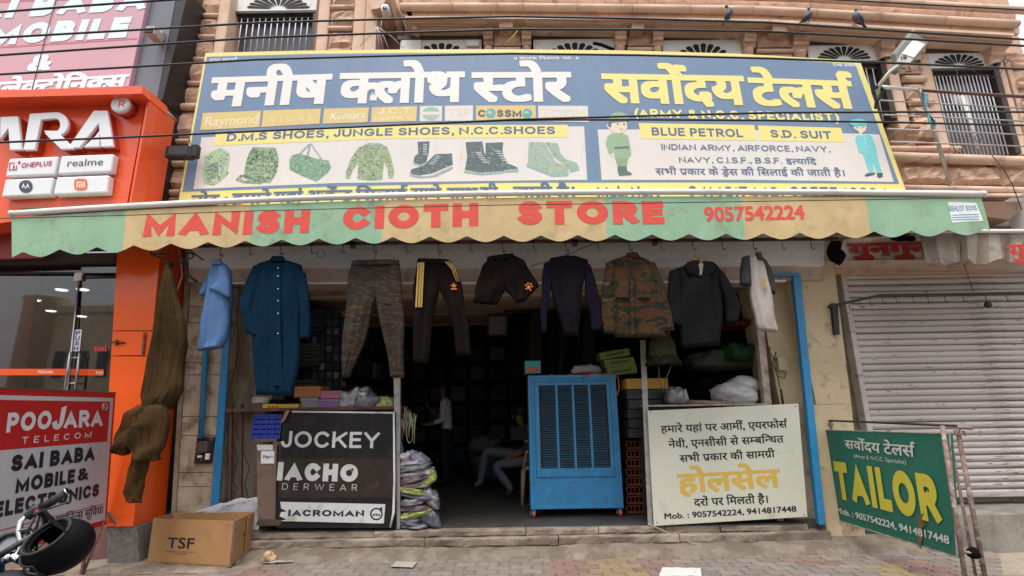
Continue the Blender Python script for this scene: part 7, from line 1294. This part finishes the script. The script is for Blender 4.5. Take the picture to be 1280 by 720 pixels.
def withhands(pt, ed, rad, hs_):
    names = list(pt); P_ = [np.array(pt[n]) for n in names]; E_ = [(names.index(a), names.index(b)) for a, b in ed]; R_ = [rad[n] for n in names]
    for hn, wn, curl in hs_:
        d = np.array(pt[hn])-np.array(pt[wn])
        for ch in hand(pt[hn], d, curl, .62):
            prev = names.index(hn)
            for j, p in enumerate(ch): P_.append(p); R_.append(.0105-.0015*j); E_.append((prev, len(P_)-1)); prev = len(P_)-1
    return P_, E_, R_, names.index('pel')
Pp, Ee, Rr_, root = withhands(pt, ed, rad, (('lh', 'lw', (0, 0, -1)), ('rh', 'rw', (0, -1, 0))))
def z1_(c):
    z = c[2]-zf
    if z < .07: return 3
    if z < .86: return 2
    if z < 1.345 and not (c[0] < fx-.14): return 1
    return 0
hd = np.array(pt['hd1'])
figure('person', 'man in a pale grey shirt and dark trousers standing in the dim shop', Pp, Ee, Rr_, root, z1_, dict(mats=[m_shw, m_trk, m_hair], c=hd+np.array([.025, 0, .03]), r=(.085, .078, .085), fn=lambda p: p if p[2] > -.05 else p*.9), [('nose', hd+np.array([-.085, 0, -.035]), (.018, .012, .02), m_skin), ('ear', hd+np.array([.0, -.075, -.04]), (.02, .01, .028), m_skin), ('eye', hd+np.array([-.072, -.03, -.01]), (.008, .012, .007), m_hair), ('mouth', hd+np.array([-.07, 0, -.075]), (.01, .022, .006), mat('lip', (.12, .04, .03), .5))])
# seated man behind the cooler
sx, sy = P(660, 560, 7.2)[0], 7.2; hdz = P(650, 522, 7.2)[2]; hx = P(650, 522, 7.2)[0]; kn = P(617, 582, 7.05); an = P(640, 612, 7.0)
pt = {'pel': (sx+.12, sy, .80), 'wst': (sx+.10, sy, .92), 'chs': (sx+.06, sy, 1.06), 'shc': (sx+.04, sy, 1.12), 'nek': (hx+.03, sy, hdz-.11), 'hd0': (hx+.0, sy, hdz-.04), 'hd1': (hx-.005, sy, hdz+.05), 'ls': (sx+.02, sy-.17, 1.10), 'le': (sx-.02, sy-.23, .87), 'lw': (sx-.2, sy-.16, .78), 'lh': (sx-.26, sy-.14, .76), 'rs': (sx+.06, sy+.17, 1.10), 're': (sx+.0, sy+.22, .87), 'rw': (sx-.18, sy+.12, .78), 'rh': (sx-.24, sy+.1, .76),
      'lhp': (sx+.04, sy-.10, .74), 'lk': tuple(kn), 'la': (an[0], an[1], .36), 'lt': (an[0]-.1, an[1]-.03, .30), 'rhp': (sx+.05, sy+.10, .74), 'rk': (kn[0]-.12, sy+.25, .82), 'ra': (kn[0]-.2, sy+.3, .40), 'rt': (kn[0]-.3, sy+.28, .32)}
rad.update(lk=.085, rk=.085, la=.06, ra=.06, lhp=.11, rhp=.11, lt=.05, rt=.05); Pp, Ee, Rr_, root = withhands(pt, ed, rad, (('lh', 'lw', (0, 0, -1)), ('rh', 'rw', (0, 0, -1))))
def z2_(c):
    if c[2] > 1.16: return 0
    if c[0] < sx-.09 and c[2] > .7 and c[1] < sy+.3 and abs(c[2]-.78) < .05 and c[0] > kn[0]+.2: return 0
    if c[2] < .37: return 3
    if c[2] > .84 and c[0] > sx-.1: return 1
    return 2
hd = np.array(pt['hd1'])
figure('person', 'man in grey trousers sitting half hidden behind the blue cooler', Pp, Ee, Rr_, root, z2_, dict(mats=[m_shb, m_trg, m_hair], c=hd+np.array([.025, 0, .03]), r=(.085, .078, .085), fn=lambda p: p if p[2] > -.05 else p*.9), [('nose', hd+np.array([-.09, 0, -.035]), (.018, .012, .02), m_skin), ('ear', hd+np.array([.0, -.075, -.04]), (.02, .01, .028), m_skin), ('eye', hd+np.array([-.078, -.03, -.01]), (.008, .012, .007), m_hair), ('mouth', hd+np.array([-.075, 0, -.075]), (.01, .022, .006), MATS['lip']), ('sleeve_band', (sx-.005, sy-.21, .97), (.055, .05, .012), m_wf)])
t = thing('plastic_chair', 'beige moulded plastic chair behind the left edge of the cooler', 'chair', P(655, 640, 6.75)); m_pc = mat('beige plastic', (.38, .27, .14), .5, var=.1); cx_, cy_ = P(654, 600, 6.6)[0]+.25, 6.95
for dx, dy in ((-.24, -.22), (.24, -.22), (-.22, .24), (.22, .24)): q = MB(); q.tube([(cx_+dx, cy_+dy, .64), (cx_+dx*1.1, cy_+dy*1.1, .23)], [.035, .022], 6); q.build('leg', m_pc, t)
q = MB(); q.box(cx_-.25, cx_+.25, cy_-.25, cy_+.25, .64, .68); q.build('seat', m_pc, t, bevel=.01); q = MB(); q.box(cx_+.2, cx_+.24, cy_-.24, cy_+.24, .68, 1.1); q.build('backrest', m_pc, t, bevel=.01); q = MB(); q.tube([(cx_-.24, cy_-.25, .66), (cx_-.2, cy_-.27, .86), (cx_+.2, cy_-.26, .88)], .02, 6); q.build('armrest', m_pc, t)
# ================================================================== overhead cables
m_cab = mat('black cable', (.012, .012, .014), .5); cabs = [
 (2.9, .0075, [(-60, 19), (0, 15), (105, 7), (210, 0), (300, -7)], 'black overhead cable crossing the top left corner of the view'),
 (3.6, .009, [(-60, 51), (0, 47), (160, 38), (320, 28.5), (480, 24), (640, 20.5), (800, 23.5), (960, 28), (1120, 39), (1290, 50)], 'overhead cable passing just under the stone cornice and the pigeons'),
 (3.5, .009, [(-60, 73), (0, 69), (160, 58), (320, 47), (480, 41.5), (640, 36.5), (800, 37), (960, 39.5), (1120, 48), (1290, 58)], 'overhead cable crossing the fan windows above the banner'),
 (3.3, .008, [(-60, 98), (0, 93), (160, 84), (320, 74.5), (480, 70), (640, 67), (800, 69), (960, 73), (1120, 79), (1290, 87)], 'overhead cable along the top edge of the banner'),
 (3.2, .0075, [(-60, 182), (0, 178), (160, 171.5), (320, 164), (480, 157), (640, 149.5), (800, 145), (960, 141), (1120, 140), (1290, 140)], 'overhead cable running over the logo row of the banner and the railing'),
 (3.3, .0075, [(470, 157.5), (640, 150), (800, 149.5), (960, 150.5), (1120, 153), (1290, 157)], 'lower twin cable branching right from the middle of the banner'),
 (4.2, .004, [(-60, 275), (0, 273), (160, 269), (320, 263.5), (480, 259.5), (640, 256), (800, 254), (960, 251.5), (1120, 249), (1290, 246)], 'thin dark wire stretched in front of the awning lettering'),
 (3.8, .007, [(1020, -2), (1052, 0), (1160, 6), (1290, 13)], 'overhead cable at the top right corner of the stone building')]
for Y, r, pts, l in cabs: q = MB(); q.tube([P(x, y, Y) for x, y in pts], r, 6); tag(q.build('overhead_cable', m_cab), l, 'cable')
t = thing('cable_box', 'black plastic cable box hanging at the left edge of the banner', 'cable box', P(226, 197, 5.15)); q = MB(); fb(q, 206, 238, 181.5, 196, 5.1, 5.2); q.build('case', m_bk, t, bevel=.012); q = MB(); fb(q, 238, 245.5, 180, 195, 5.11, 5.19); q.build('end_cap', m_iron, t, bevel=.008)
q = MB(); fb(q, 210, 234, 184, 193, 5.094, 5.1); q.build('ribbed_face', mat('ribbed black', (.03, .03, .035), .6, bump=.8, bs=90), t); q = MB(); q.tube([P(214, 181, 5.12), P(218, 171, 5.1), P(228, 168, 5.05), P(236, 171, 5.08), P(238, 181, 5.12)], .005, 5); q.build('lead', m_cab, t)
# ================================================================== camera, wires and odd leads on the facade
t = thing('security_camera', 'small white bullet camera under the cornice corner', 'camera', P(482, 20, 5.4)); c = P(482, 13, 5.4); q = MB(); q.lathe(c, [(0, -.05), (.05, -.05), (.055, -.03), (.055, .08), (.04, .1), (0, .1)], 16, 0, 'y'); q.build('body', m_wht, t); q = MB(); q.lathe(c+np.array([.004, 0, -.01]), [(0, -.056), (.03, -.056), (.03, -.05)], 14, 0, 'y'); q.build('lens', m_bk, t); q = MB(); q.tube([c+np.array([0, .05, .04]), c+np.array([-.03, .12, .12])], .015, 6); q.build('bracket', m_wht, t)
for k, pts in enumerate(([(470, 34), (462, 44), (450, 58)], [(470, 34), (480, 46), (486, 62)], [(472, 34), (476, 48), (479, 62)], [(471, 33), (490, 46), (504, 60)], [(471, 34), (473, 50), (474, 62)], [(478, 22), (476, 32), (478, 44)])): q = MB(); q.tube([P(x, y, 5.45+.02*k) for x, y in pts], .0045, 5); tag(q.build('white_lead', mat('pale lead', (.5, .47, .44), .5)), ['pale lead fanning left from the cornice corner', 'pale lead dropping steeply beside the corner pilaster', 'second pale lead dropping behind the banner at the corner', 'pale lead slanting right over the first fan window', 'middle pale lead of the bundle at the cornice corner', 'short lead hanging from the bullet camera'][k], 'lead')
q = MB(); q.tube([P(648, 37, 5.4), P(640, 47, 5.3), P(630, 56, 5.25)], .006, 5); tag(q.build('slanted_rod', m_ylw), 'thin straw-coloured rod slanting between two stone brackets', 'rod')
q = MB(); q.tube([P(742, 54, 5.6), P(752, 56, 5.55), P(762, 60, 5.5), P(768, 62, 5.5)], .02, 6, 0); tag(q.build('dark_rag', m_bkf), 'dark rag caught on the banner edge under the third fan window', 'rag')
# pigeons
m_pg1 = mat('pigeon slate', (.09, .10, .125), .6, var=.2, vs_=30); m_pg2 = mat('pigeon dark', (.035, .035, .05), .6, var=.2); m_pnk = mat('pigeon leg', (.4, .12, .1), .6)
def pigeon(px, py, Y, face, tilt, label):
    b = P(px, py, Y); t = thing('pigeon', label, 'pigeon', b, 'pigeons on the stone ledge'); q = MB(); rings = []; k = face; ax = np.array([k*math.cos(tilt), -.15, math.sin(tilt)]); ax /= np.linalg.norm(ax); sd = np.cross(ax, (0, 0, 1)); sd /= np.linalg.norm(sd); up_ = np.cross(sd, ax)
    c = b+np.array([0, 0, .10])
    for s_, r, h in ((-.17, .012, -.005), (-.12, .028, -.002), (-.06, .05, 0), (0, .062, .0), (.05, .058, .008), (.085, .044, .03), (.10, .03, .06), (.105, .026, .085)):
        cc = c+ax*s_+up_*h; rings.append([cc+sd*math.cos(a)*r+up_*math.sin(a)*r*(1 if s_ > -.1 else .4) for a in np.linspace(0, 2*math.pi, 12, endpoint=False)])
    q.loft(rings); q.ball(c+ax*.115+up_*.105, (.028, .026, .027), 0, 10, 8); q.build('body', m_pg1, t)
    hc = c+ax*.115+up_*.105; q = MB(); q.tube([hc+ax*.02, hc+ax*.05-np.array([0, 0, .006])], [.008, .002], 6); q.build('beak', m_pg2, t)
    for e in (-1, 1): q = MB(); q.tube([c+ax*.05+sd*e*.055+up_*.01, c-ax*.05+sd*e*.055, c-ax*.15+sd*e*.02-up_*.0], [.03, .036, .006], 8, flat=(.4, 1)); q.build('wing', m_pg2, t)
    q = MB(); q.tube([c-ax*.12, c-ax*.24-up_*.01], [.022, .026], 8, flat=(1, .3)); q.build('tail', m_pg2, t)
    for e in (-1, 1): q = MB(); q.tube([c+sd*e*.02-up_*.04, b+sd*e*.02, b+sd*e*.02+ax*.03], .005, 5); q.build('leg', m_pnk, t)
    q = MB(); q.ball(hc+sd*.024+ax*.008, .005, 0, 6, 5); q.build('eye', m_orl, t); t.scale = (.74, .74, .74)
pigeon(912, 23.5, 5.38, 1, 1.0, 'upright grey pigeon on the ledge above the fourth fan window'); pigeon(1011, 27, 5.38, 1, .6, 'leaning dark pigeon on the ledge, middle of the three'); pigeon(1073, 28.5, 5.38, -1, .9, 'dark pigeon facing left on the ledge nearest the street lamp')
# ================================================================== street lamp, railing
t = thing('street_lamp', 'white street lamp head on a curved arm at the banner corner', 'street lamp', P(1098, 125, 5.0)); LY = 4.9
q = MB(); q.tube([P(1100, 124, 5.05), P(1097, 112, 5.0), P(1101, 104, 4.95), P(1112, 90, 4.9), P(1122, 82, LY)], [.022, .022, .022, .02, .02], 10); q.build('arm', mat('cream pole paint', (.45, .42, .33), .5, var=.15), t)
q = MB(); q.hexa([P(1115, 87, LY), P(1124, 90, LY), P(1130, 79, LY-.02), P(1121, 76, LY-.02)], (0, .06, 0)); q.build('collar', mat('grey casting', (.16, .17, .17), .5), t, bevel=.006)
hp4 = [(1120, 66), (1142, 47), (1161, 52), (1157, 59), (1139, 80), (1122, 79)]
q = MB(); q.prism([P(x, y, LY-.02) for x, y in [(1119, 67), (1137, 44), (1143, 36), (1148, 44), (1161, 52), (1158, 58), (1140, 79), (1121, 79)]], (0.02, .09, .05)); q.build('housing', mat('lamp grey casting', (.20, .20, .185), .5, var=.15), t, bevel=.008)
q = MB(); q.hexa([P(1127, 67, LY-.03), P(1143, 72, LY-.03), P(1157, 55, LY-.03), P(1142, 49, LY-.03)], (0, .02, 0)); q.build('lens', mat('lamp lens', (.88, .88, .86), .3, var=.02), t, bevel=.004)
q = MB(); q.hexa([P(1121, 77, LY-.026), P(1138, 78, LY-.026), P(1142, 73, LY-.026), P(1126, 68, LY-.026)], (0, .01, 0)); q.build('control_plate', mat('lamp plate', (.6, .6, .57), .4), t)
text('15', FP(LY-.028), (1126, 75), (1134, 73.5), 4.5, m_blt, t, bold=.02, lift=.002)
q = MB(); q.tube([P(1094, 110, 4.98), P(1098, 106, 4.98), P(1103, 112, 5.0), P(1100, 122, 5.02), P(1096, 126, 5.02), P(1095, 135, 5.1)], .02, 7); q.build('cable_tangle', m_cab, t)
q = MB(); q.tube([P(1127, 85, 5.3), P(1131, 86, 5.3), P(1136, 83, 5.3), P(1139, 90, 5.3), P(1133, 89, 5.3)], .006, 5); tag(q.build('black_lead', m_cab), 'short tangled black lead on the stone beside the street lamp', 'lead')
RLG = thing('terrace_railing', 'thin steel terrace railing with a brown top pipe in front of the right window', 'railing', P(1190, 240, 5.3)); m_brp = mat('brown pipe', (.13, .055, .04), .5, var=.2, dirt=((.3, .2, .16), .3, 12)); m_stp2 = mat('dull steel pipe', (.40, .385, .37), .4, metal=.4, var=.15, dirt=((.25, .17, .13), .3, 15))
q = MB(); q.tube([P(1100, 108.5, 5.1), P(1146, 112.5, 5.1)], .021, 10); q.build('white_pipe', m_tube, RLG); q = MB(); q.tube([P(1146, 112.5, 5.1), P(1215, 117, 5.1), P(1330, 124, 5.1)], .019, 10); q.build('top_pipe', m_brp, RLG)
for a, b in ((125.5, 136), (143.5, 152), (161, 169), (177, 183.5)): q = MB(); q.tube([P(1100+(a-125)*.25, a, 5.12), P(1330, b+(b-a)*.2, 5.12)], .0085, 8); q.build('rail_rod', m_stp2, RLG)
q = MB(); q.tube([P(1149, 112, 5.08), P(1167, 160, 5.13), P(1188, 232, 5.2)], .02, 10); q.build('slanted_post', m_stp2, RLG)
q = MB(); q.grid(lambda u, v: P(1149+6*u+14*v+3*math.sin(v*9)*u, 112+45*v+3*u, 5.05+.03*math.sin(u*6+v*5)), 10, 20, m=lambda u, v: 1 if .4 < u < .7 else 0); tag(q.build('tied_cloth', [mat('faded blue cloth', (.10, .38, .50), .8, var=.2), m_wf]), 'faded blue and white cloth tied to the top of the slanted post', 'cloth')
q = MB(); q.tube([P(1240, 194, 5.4), P(1255, 212, 5.35), P(1266, 232, 5.3), P(1277, 262, 5.25)], .005, 5); tag(q.build('facade_wire', m_cab), 'black wire looping down the sandstone at the right edge', 'wire')
q = MB(); q.tube([P(1127, 208, 5.5), P(1150, 201, 5.45), P(1163, 195, 5.4)], .004, 5); tag(q.build('facade_wire', m_cab), 'thin wire slanting up to the sill beside the banner corner', 'wire')
for k, pts in enumerate(([(1193, 82), (1197, 92), (1192, 97)], [(1212, 84), (1222, 93), (1240, 97), (1250, 92), (1256, 83), (1262, 72)], [(1248, 79), (1256, 73), (1263, 77), (1270, 75)], [(1218, 172), (1224, 165), (1228, 172), (1222, 178), (1217, 172)], [(1196, 182), (1200, 178), (1205, 184), (1199, 187)], [(1186, 188), (1190, 180), (1195, 190)])): q = MB(); q.tube([P(x, y, 5.5) for x, y in pts], .005 if k else .004, 5); tag(q.build('loose_lead', m_cab), ['short lead hanging in front of the right fanlight', 'drooping black lead beside the right fanlight', 'twisted wires on the right capital', 'curled black wire on the white drain pipe', 'small curl of wire on the lowest railing rod', 'black wire knot at the left window corner'][k], 'lead')
# utility pole edge at the far right
q = MB(); q.box(P(1276, 200, 5.2)[0], P(1276, 200, 5.2)[0]+.3, 5.2, 5.5, P(1276, 283, 5.2)[2], P(1276, 238, 5.2)[2]); tag(q.build('grey_cabinet', m_wht, bevel=.01), 'pale grey cabinet at the right edge above the dusty awning', 'cabinet')
# ragged bits under the awning ends
for k, (cx, cy, rx, ry) in enumerate(((1045, 315, 10, 16), (1130, 296, 15, 5))): c = P(cx, cy, 5.2); q = MB(); q.ball(c, (rx*.0085, .05, ry*.0085), 0, 14, 10, lambda p: p*(1+.6*noise.noise(Vector(tuple(p*14+k))))); tag(q.build('rag_bundle', m_bkf), ['dark rag bundle hanging between the two shops', 'dark crumpled rag under the right end of the awning'][k], 'rag')
for k, pts in enumerate(([(228, 312), (232, 330), (236, 345), (246, 352)], [(224, 314), (228, 345), (222, 362), (212, 368), (205, 362)], [(231, 312), (229, 330), (226, 350)])): q = MB(); q.tube([P(x, y, 5.0+.05*k) for x, y in pts], [.014, .004, .004][k], 6); tag(q.build('hanging_lead', m_cab if k != 1 else MATS['pale lead']), ['thick black lead under the awning by the left jamb', 'pale wire loop hanging over the brown netting', 'thin black lead by the netting hanger'][k], 'lead')
q = MB(); q.tube([P(662, 333, 4.98), P(700, 322, 4.98), P(748, 302, 4.95)], .004, 5); tag(q.build('rail_cord', m_cab), 'dark cord rising from the shorts to the garment rail', 'cord')
for x0, y0, r_ in ((401, 317, 5),): q = MB(); q.tube([P(x0+r_*math.cos(a)*(1+.1*math.sin(3*a)), y0+r_*math.sin(a), 4.95) for a in np.linspace(0, 15, 50)], .003, 5); tag(q.build('wire_coil', m_iron), 'small coil of wire on a rail hook beside the camouflage trousers', 'wire')
# ================================================================== motorcycle with helmet
m_chr = mat('chrome', (.55, .56, .58), .12, metal=1., var=.05); m_blkp = mat('black gloss paint', (.010, .011, .014), .12, coat=.6, var=.05); m_rub = mat('black rubber', (.015, .015, .016), .75, var=.1, bump=.3, bs=120); m_hel = mat('helmet black', (.005, .005, .006), .6, var=.3, vs_=10, bump=.15, bs=20, dirt=((.035, .035, .04), .25, 10), spec=.1); m_bpn = mat('deep blue paint', (.008, .02, .055), .2, coat=.3)
MBK = thing('motorcycle', 'black motorcycle parked at the lower left with a helmet on its handlebar', 'motorcycle', (-1.95, 1.9, 0)); 
def KP(x, y, d): return P(x, y, d*1.15)
gr0, gr1 = KP(82, 616, 2.02), KP(54, 634, 2.0); cl = KP(46, 638, 2.0)
q = MB(); q.tube([gr0, gr1], .017, 12); hb = q.build('grip', m_rub, MBK); q = MB(); q.tube([gr0+(gr0-gr1)*.04, gr0+(gr0-gr1)*.12], .0185, 12); q.build('bar_end', m_chr, hb)
q = MB(); q.tube([cl+(cl-gr1)*-.3, cl, KP(38, 642, 1.99), KP(26, 652, 1.97), KP(23, 665, 1.96), KP(27, 680, 1.95), KP(22, 692, 1.94), KP(10, 699, 1.93), KP(-10, 706, 1.93), KP(-50, 704, 1.98), KP(-62, 680, 2.05), KP(-85, 668, 2.12)], .0115, 12); q.build('handlebar', m_chr, MBK)
q = MB(); a = cl; q.tube([KP(34, 646, 1.98), KP(46, 637, 1.99), KP(52, 634, 1.99)], [.02, .024, .019], 12); q.build('switch_housing', m_bk, MBK, bevel=.002); q = MB(); q.box(*[v for c3 in zip(KP(47, 640, 1.965)-.008, KP(47, 640, 1.965)+.008) for v in c3]); q.build('red_switch', mat('red switch', (.5, .03, .02), .4), MBK, bevel=.002)
q = MB(); q.tube([KP(44, 642, 1.96), KP(58, 637, 1.93), KP(84, 628, 1.93)], [.009, .006, .006], 8, flat=(1, .6)); q.ball(KP(85, 627.5, 1.93), .009, 0, 8, 6); q.build('brake_lever', m_bk, MBK)
for k, pts in enumerate(([(44, 646), (34, 665), (38, 690), (30, 712)], [(52, 642), (54, 660), (46, 680), (44, 700)], [(50, 640), (47, 655), (40, 672), (34, 700)])): q = MB(); q.tube([KP(x, y, 1.96) for x, y in pts], .005, 6); q.build('control_cable', m_bk, MBK)
# fork, triple clamp, headlamp, tank, seat, wheels (most of it below the frame)
hd_ = KP(8, 702, 1.95); q = MB(); q.tube([KP(22, 693, 1.95), KP(10, 697, 1.93), KP(-8, 706, 1.92)], .021, 12); q.tube([KP(5, 690, 1.95), KP(25, 700, 1.92)], .016, 10); q.build('bar_clamp', m_chr, MBK)
wx, wy = hd_[0]+.42, 1.72; ax_ = hd_[0]+.50
for e in (-.09, .09): q = MB(); q.tube([(hd_[0]-.02, 2.2+e, .93), (ax_-.02, 2.14+e, .32)], [.021, .025], 12); q.build('fork_tube', m_chr, MBK)
def wheel(c, nm):
    q = MB(); q.tube([np.array(c)+np.array([.28*math.cos(a), 0, .28*math.sin(a)]) for a in np.linspace(0, 2*math.pi, 32, endpoint=False)], .045, 10, closed=True); w = q.build('wheel', m_rub, MBK)
    q = MB(); q.tube([np.array(c)+np.array([.235*math.cos(a), 0, .235*math.sin(a)]) for a in np.linspace(0, 2*math.pi, 32, endpoint=False)], .014, 8, closed=True); q.build('rim', m_chr, w); q = MB(); [q.tube([c, np.array(c)+np.array([.23*math.cos(a), 0, .23*math.sin(a)])], .010, 6) for a in np.linspace(0, 2*math.pi, 6, endpoint=False)]; q.build('spokes', m_bk, w); q = MB(); q.lathe(c, [(0, -.05), (.04, -.05), (.05, 0), (.04, .05), (0, .05)], 14, 0, 'y'); q.build('hub', m_chr, w)
wheel((ax_, 2.15, .325), 'w'); wheel((ax_-1.28, 2.15, .325), 'w')
tx = hd_[0]; q = MB(); rings = []
for s_, w_, h_, zc in ((.05, .02, .04, .80), (.0, .07, .08, .80), (-.12, .13, .10, .80), (-.28, .14, .10, .79), (-.42, .10, .075, .76), (-.5, .03, .03, .73)): rings.append([(tx+s_, 2.17+w_*math.cos(a), zc+h_*math.sin(a)) for a in np.linspace(0, 2*math.pi, 18, endpoint=False)])
q.loft(rings); q.build('fuel_tank', m_bpn, MBK); q = MB(); q.tube([(tx-.45, 2.17, .78), (tx-.8, 2.17, .76), (tx-1.15, 2.17, .82)], [.09, .12, .09], 12, flat=(1, .5)); q.build('seat', m_rub, MBK)
q = MB(); q.ball((tx+.10, 2.17, .68), (.09, .10, .09), 0, 16, 10); hl = q.build('headlamp', m_blkp, MBK); q = MB(); q.ball((tx+.165, 2.17, .68), (.03, .08, .08), 0, 14, 10); q.build('lens', m_glass, hl)
q = MB(); q.tube([(ax_+.3*math.cos(a), 2.15, .325+.36*math.sin(a)) for a in np.linspace(.2, 2.6, 12)], .06, 8, flat=(.9, .15)); q.build('front_mudguard', m_blkp, MBK)
q = MB(); q.ball((tx-.3, 2.17, .45), (.2, .13, .18), 0, 14, 10, lambda p: np.sign(p)*np.abs(p)**.8*1.2*.7); q.build('engine', m_iron, MBK); q = MB(); q.tube([(tx-.02, 2.17, .85), (tx-.1, 2.17, .4), (tx-.6, 2.17, .35), (tx-.7, 2.17, .7)], .02, 8); q.build('frame', m_bk, MBK); q = MB(); q.tube([(tx-.2, 2.07, .35), (tx-.5, 2.03, .3), (tx-1.2, 2.01, .4)], [.02, .03, .04], 10); q.build('exhaust', m_chr, MBK)
# instrument pods at the very corner
q = MB(); c = KP(-6, 712, 1.9); q.tube([KP(-30, 690, 1.9), KP(8, 668, 1.95), KP(36, 662, 1.97), KP(42, 668, 1.97), KP(30, 676, 1.95), KP(-10, 700, 1.9)], .012, 8); q.build('mirror_rim', m_bk, MBK); 
q = MB(); q.prism([KP(-30, 691, 1.92), KP(8, 672, 1.95), KP(34, 665, 1.97), KP(38, 668, 1.97), KP(28, 676, 1.95), KP(-10, 698, 1.91)], (0, .01, 0)); q.build('visor_glass', mat('smoked visor', (.14, .15, .17), .15), MBK)
q = MB(); q.ball(KP(4, 732, 1.9), (.15, .1, .05), 0, 18, 10); q.build('meter_cowl', m_rub, MBK)
# helmet
HM = thing('helmet', 'scuffed black full-face helmet hanging by its strap from the handlebar', 'helmet', KP(78, 716, 1.9)); hc = KP(74, 683, 1.95); Rr2 = .104
rot = Matrix.Rotation(math.radians(-20), 3, 'Y') @ Matrix.Rotation(math.radians(25), 3, 'Z')
def hel(nx, ny, inner=False):
    q = MB(); R = Rr2*(1 if not inner else .9); vs = []; keep = []
    def pt_(u, v):
        a = 2*math.pi*u; ph = math.pi*(.02+.74*v); p = Vector((math.sin(ph)*math.cos(a)*1.14, math.sin(ph)*math.sin(a)*.92, math.cos(ph)*1.05)); 
        if v > .72: p.x *= 1.0-.25*(v-.72); p.z *= 1.02
        return p
    for j in range(ny):
        for i in range(nx):
            u = (i+.5)/nx; v = (j+.5)/ny; a = (2*math.pi*u+math.pi) % (2*math.pi)-math.pi
            if abs(a) < 1.05 and .52 < v < .80: continue
            c4 = [pt_(i/nx, j/ny), pt_((i+1)/nx, j/ny), pt_((i+1)/nx, (j+1)/ny), pt_(i/nx, (j+1)/ny)]; q.add([hc+np.array(rot @ (p*R)) for p in c4], [(0, 3, 2, 1)], 0, True)
    return q
def merge(o):
    bm = bmesh.new(); bm.from_mesh(o.data); bmesh.ops.remove_doubles(bm, verts=bm.verts, dist=.0005); bm.to_mesh(o.data); bm.free(); return o
# hung opening-up: flip so the face opening looks to the left and up
lz = Vector((.16, .72, -.66)).normalized(); lx = Vector((-.80, -.25, -.45)); lx = (lx-lz*lx.dot(lz)).normalized(); ly = lz.cross(lx)
rot = Matrix((lx, ly, lz)).transposed()
sh_ = merge(hel(44, 26).build('shell', m_hel, HM)); sd2 = sh_.modifiers.new('thick', 'SOLIDIFY'); sd2.thickness = .008; sd2.offset = -1
ln_ = merge(hel(36, 20, True).build('lining', m_bkf, HM)); sd3 = ln_.modifiers.new('thick', 'SOLIDIFY'); sd3.thickness = .012
def hpt(a, v, k=1.0): ph = math.pi*(.02+.74*v); return hc+np.array(rot @ (Vector((math.sin(ph)*math.cos(a)*1.14, math.sin(ph)*math.sin(a)*.92, math.cos(ph)*1.05))*Rr2*k))
q = MB(); loop = [hpt(a, .53, 1.01) for a in np.linspace(-1.03, 1.03, 14)]+[hpt(1.04, v, 1.01) for v in (.6, .68, .75)]+[hpt(a, .79, 1.01) for a in np.linspace(1.03, -1.03, 14)]+[hpt(-1.04, v, 1.01) for v in (.75, .68, .6)]; q.tube(loop, .005, 6, closed=True); q.build('opening_trim', m_rub, HM)
q = MB(); q.tube([hpt(a, .985, 1.0) for a in np.linspace(0, 2*math.pi, 28, endpoint=False)], .006, 6, closed=True); q.build('rim_trim', m_chr if 0 else m_rub, HM)
q = MB(); [q.tube([hpt(a, v, 1.01) for a in np.linspace(-1.0, 1.0, 12)], .004, 6, 0) for v in (.62,)]; q.build('visor_edge', mat('smoked visor', (.14, .15, .17), .15) if 'smoked visor' not in MATS else MATS['smoked visor'], HM)
for k in range(5): q = MB(); a = 1.9+k*.1; q.tube([hpt(a, .35+.02*k, 1.012), hpt(a+.04, .42+.02*k, 1.012)], .0022, 4); q.build('grey_decal', m_gv, HM)
for k in range(3): q = MB(); a = 2.3; q.tube([hpt(a, .28+.05*k, 1.012), hpt(a+.35, .30+.05*k, 1.012)], .003, 4); q.build('grey_decal', mat('decal grey', (.1, .1, .1), .5), HM)
q = MB(); q.tube([KP(52, 636, 1.975), KP(60, 645, 1.95), KP(72, 656, 1.92), KP(84, 664, 1.9), KP(90, 670, 1.92)], .008, 6, flat=(1.4, .5)); q.tube([KP(54, 637, 1.99), KP(58, 655, 1.98), KP(66, 668, 1.96)], .007, 6, flat=(1.4, .5)); q.build('strap', m_bkf, HM)
# ================================================================== across the street (seen only as a reflection in the glass door)
m_opw = mat('far tan stucco', (.70, .56, .40), .9, var=.15, vs_=.5); ob = thing('opposite_building', 'tan stone building with curved corner across the street, mirrored in the glass door', 'building', (-25, -26, 0))
q = MB(); q.box(-32.4, -15, -34, -24, 0, 8.4); q.box(-32.4, -15, -24.3, -23.9, 8.4, 8.9); q.build('wall', m_opw, ob); q = MB(); q.lathe((-33.3, -24.3, 0), [(0, 0), (1.2, 0), (1.2, 9.3), (1.35, 9.5), (0, 9.9)], 20); q.build('corner_tower', m_opw, ob)
for fl in range(2):
    for k in range(7): q = MB(); q.box(-31.7+k*1.5, -30.9+k*1.5, -24.05, -23.96, .9+fl*3, 2.7+fl*3); q.build('window', m_glz, ob)
q = MB(); rs = random.Random(3); [q.ball((-36+k*.9, -20+rs.random(), .6+rs.random()*.4), (.8, .6, .8+rs.random()*.5), 0, 8, 6, lambda p: p*(1+.4*noise.noise(Vector(tuple(p*3))))) for k in range(24)]; hg = q.build('hedge', mat('hedge green', (.04, .07, .02), .9, var=.4, vs_=5)); hg['kind'] = 'stuff'
bpy.data.objects.remove(_fo)
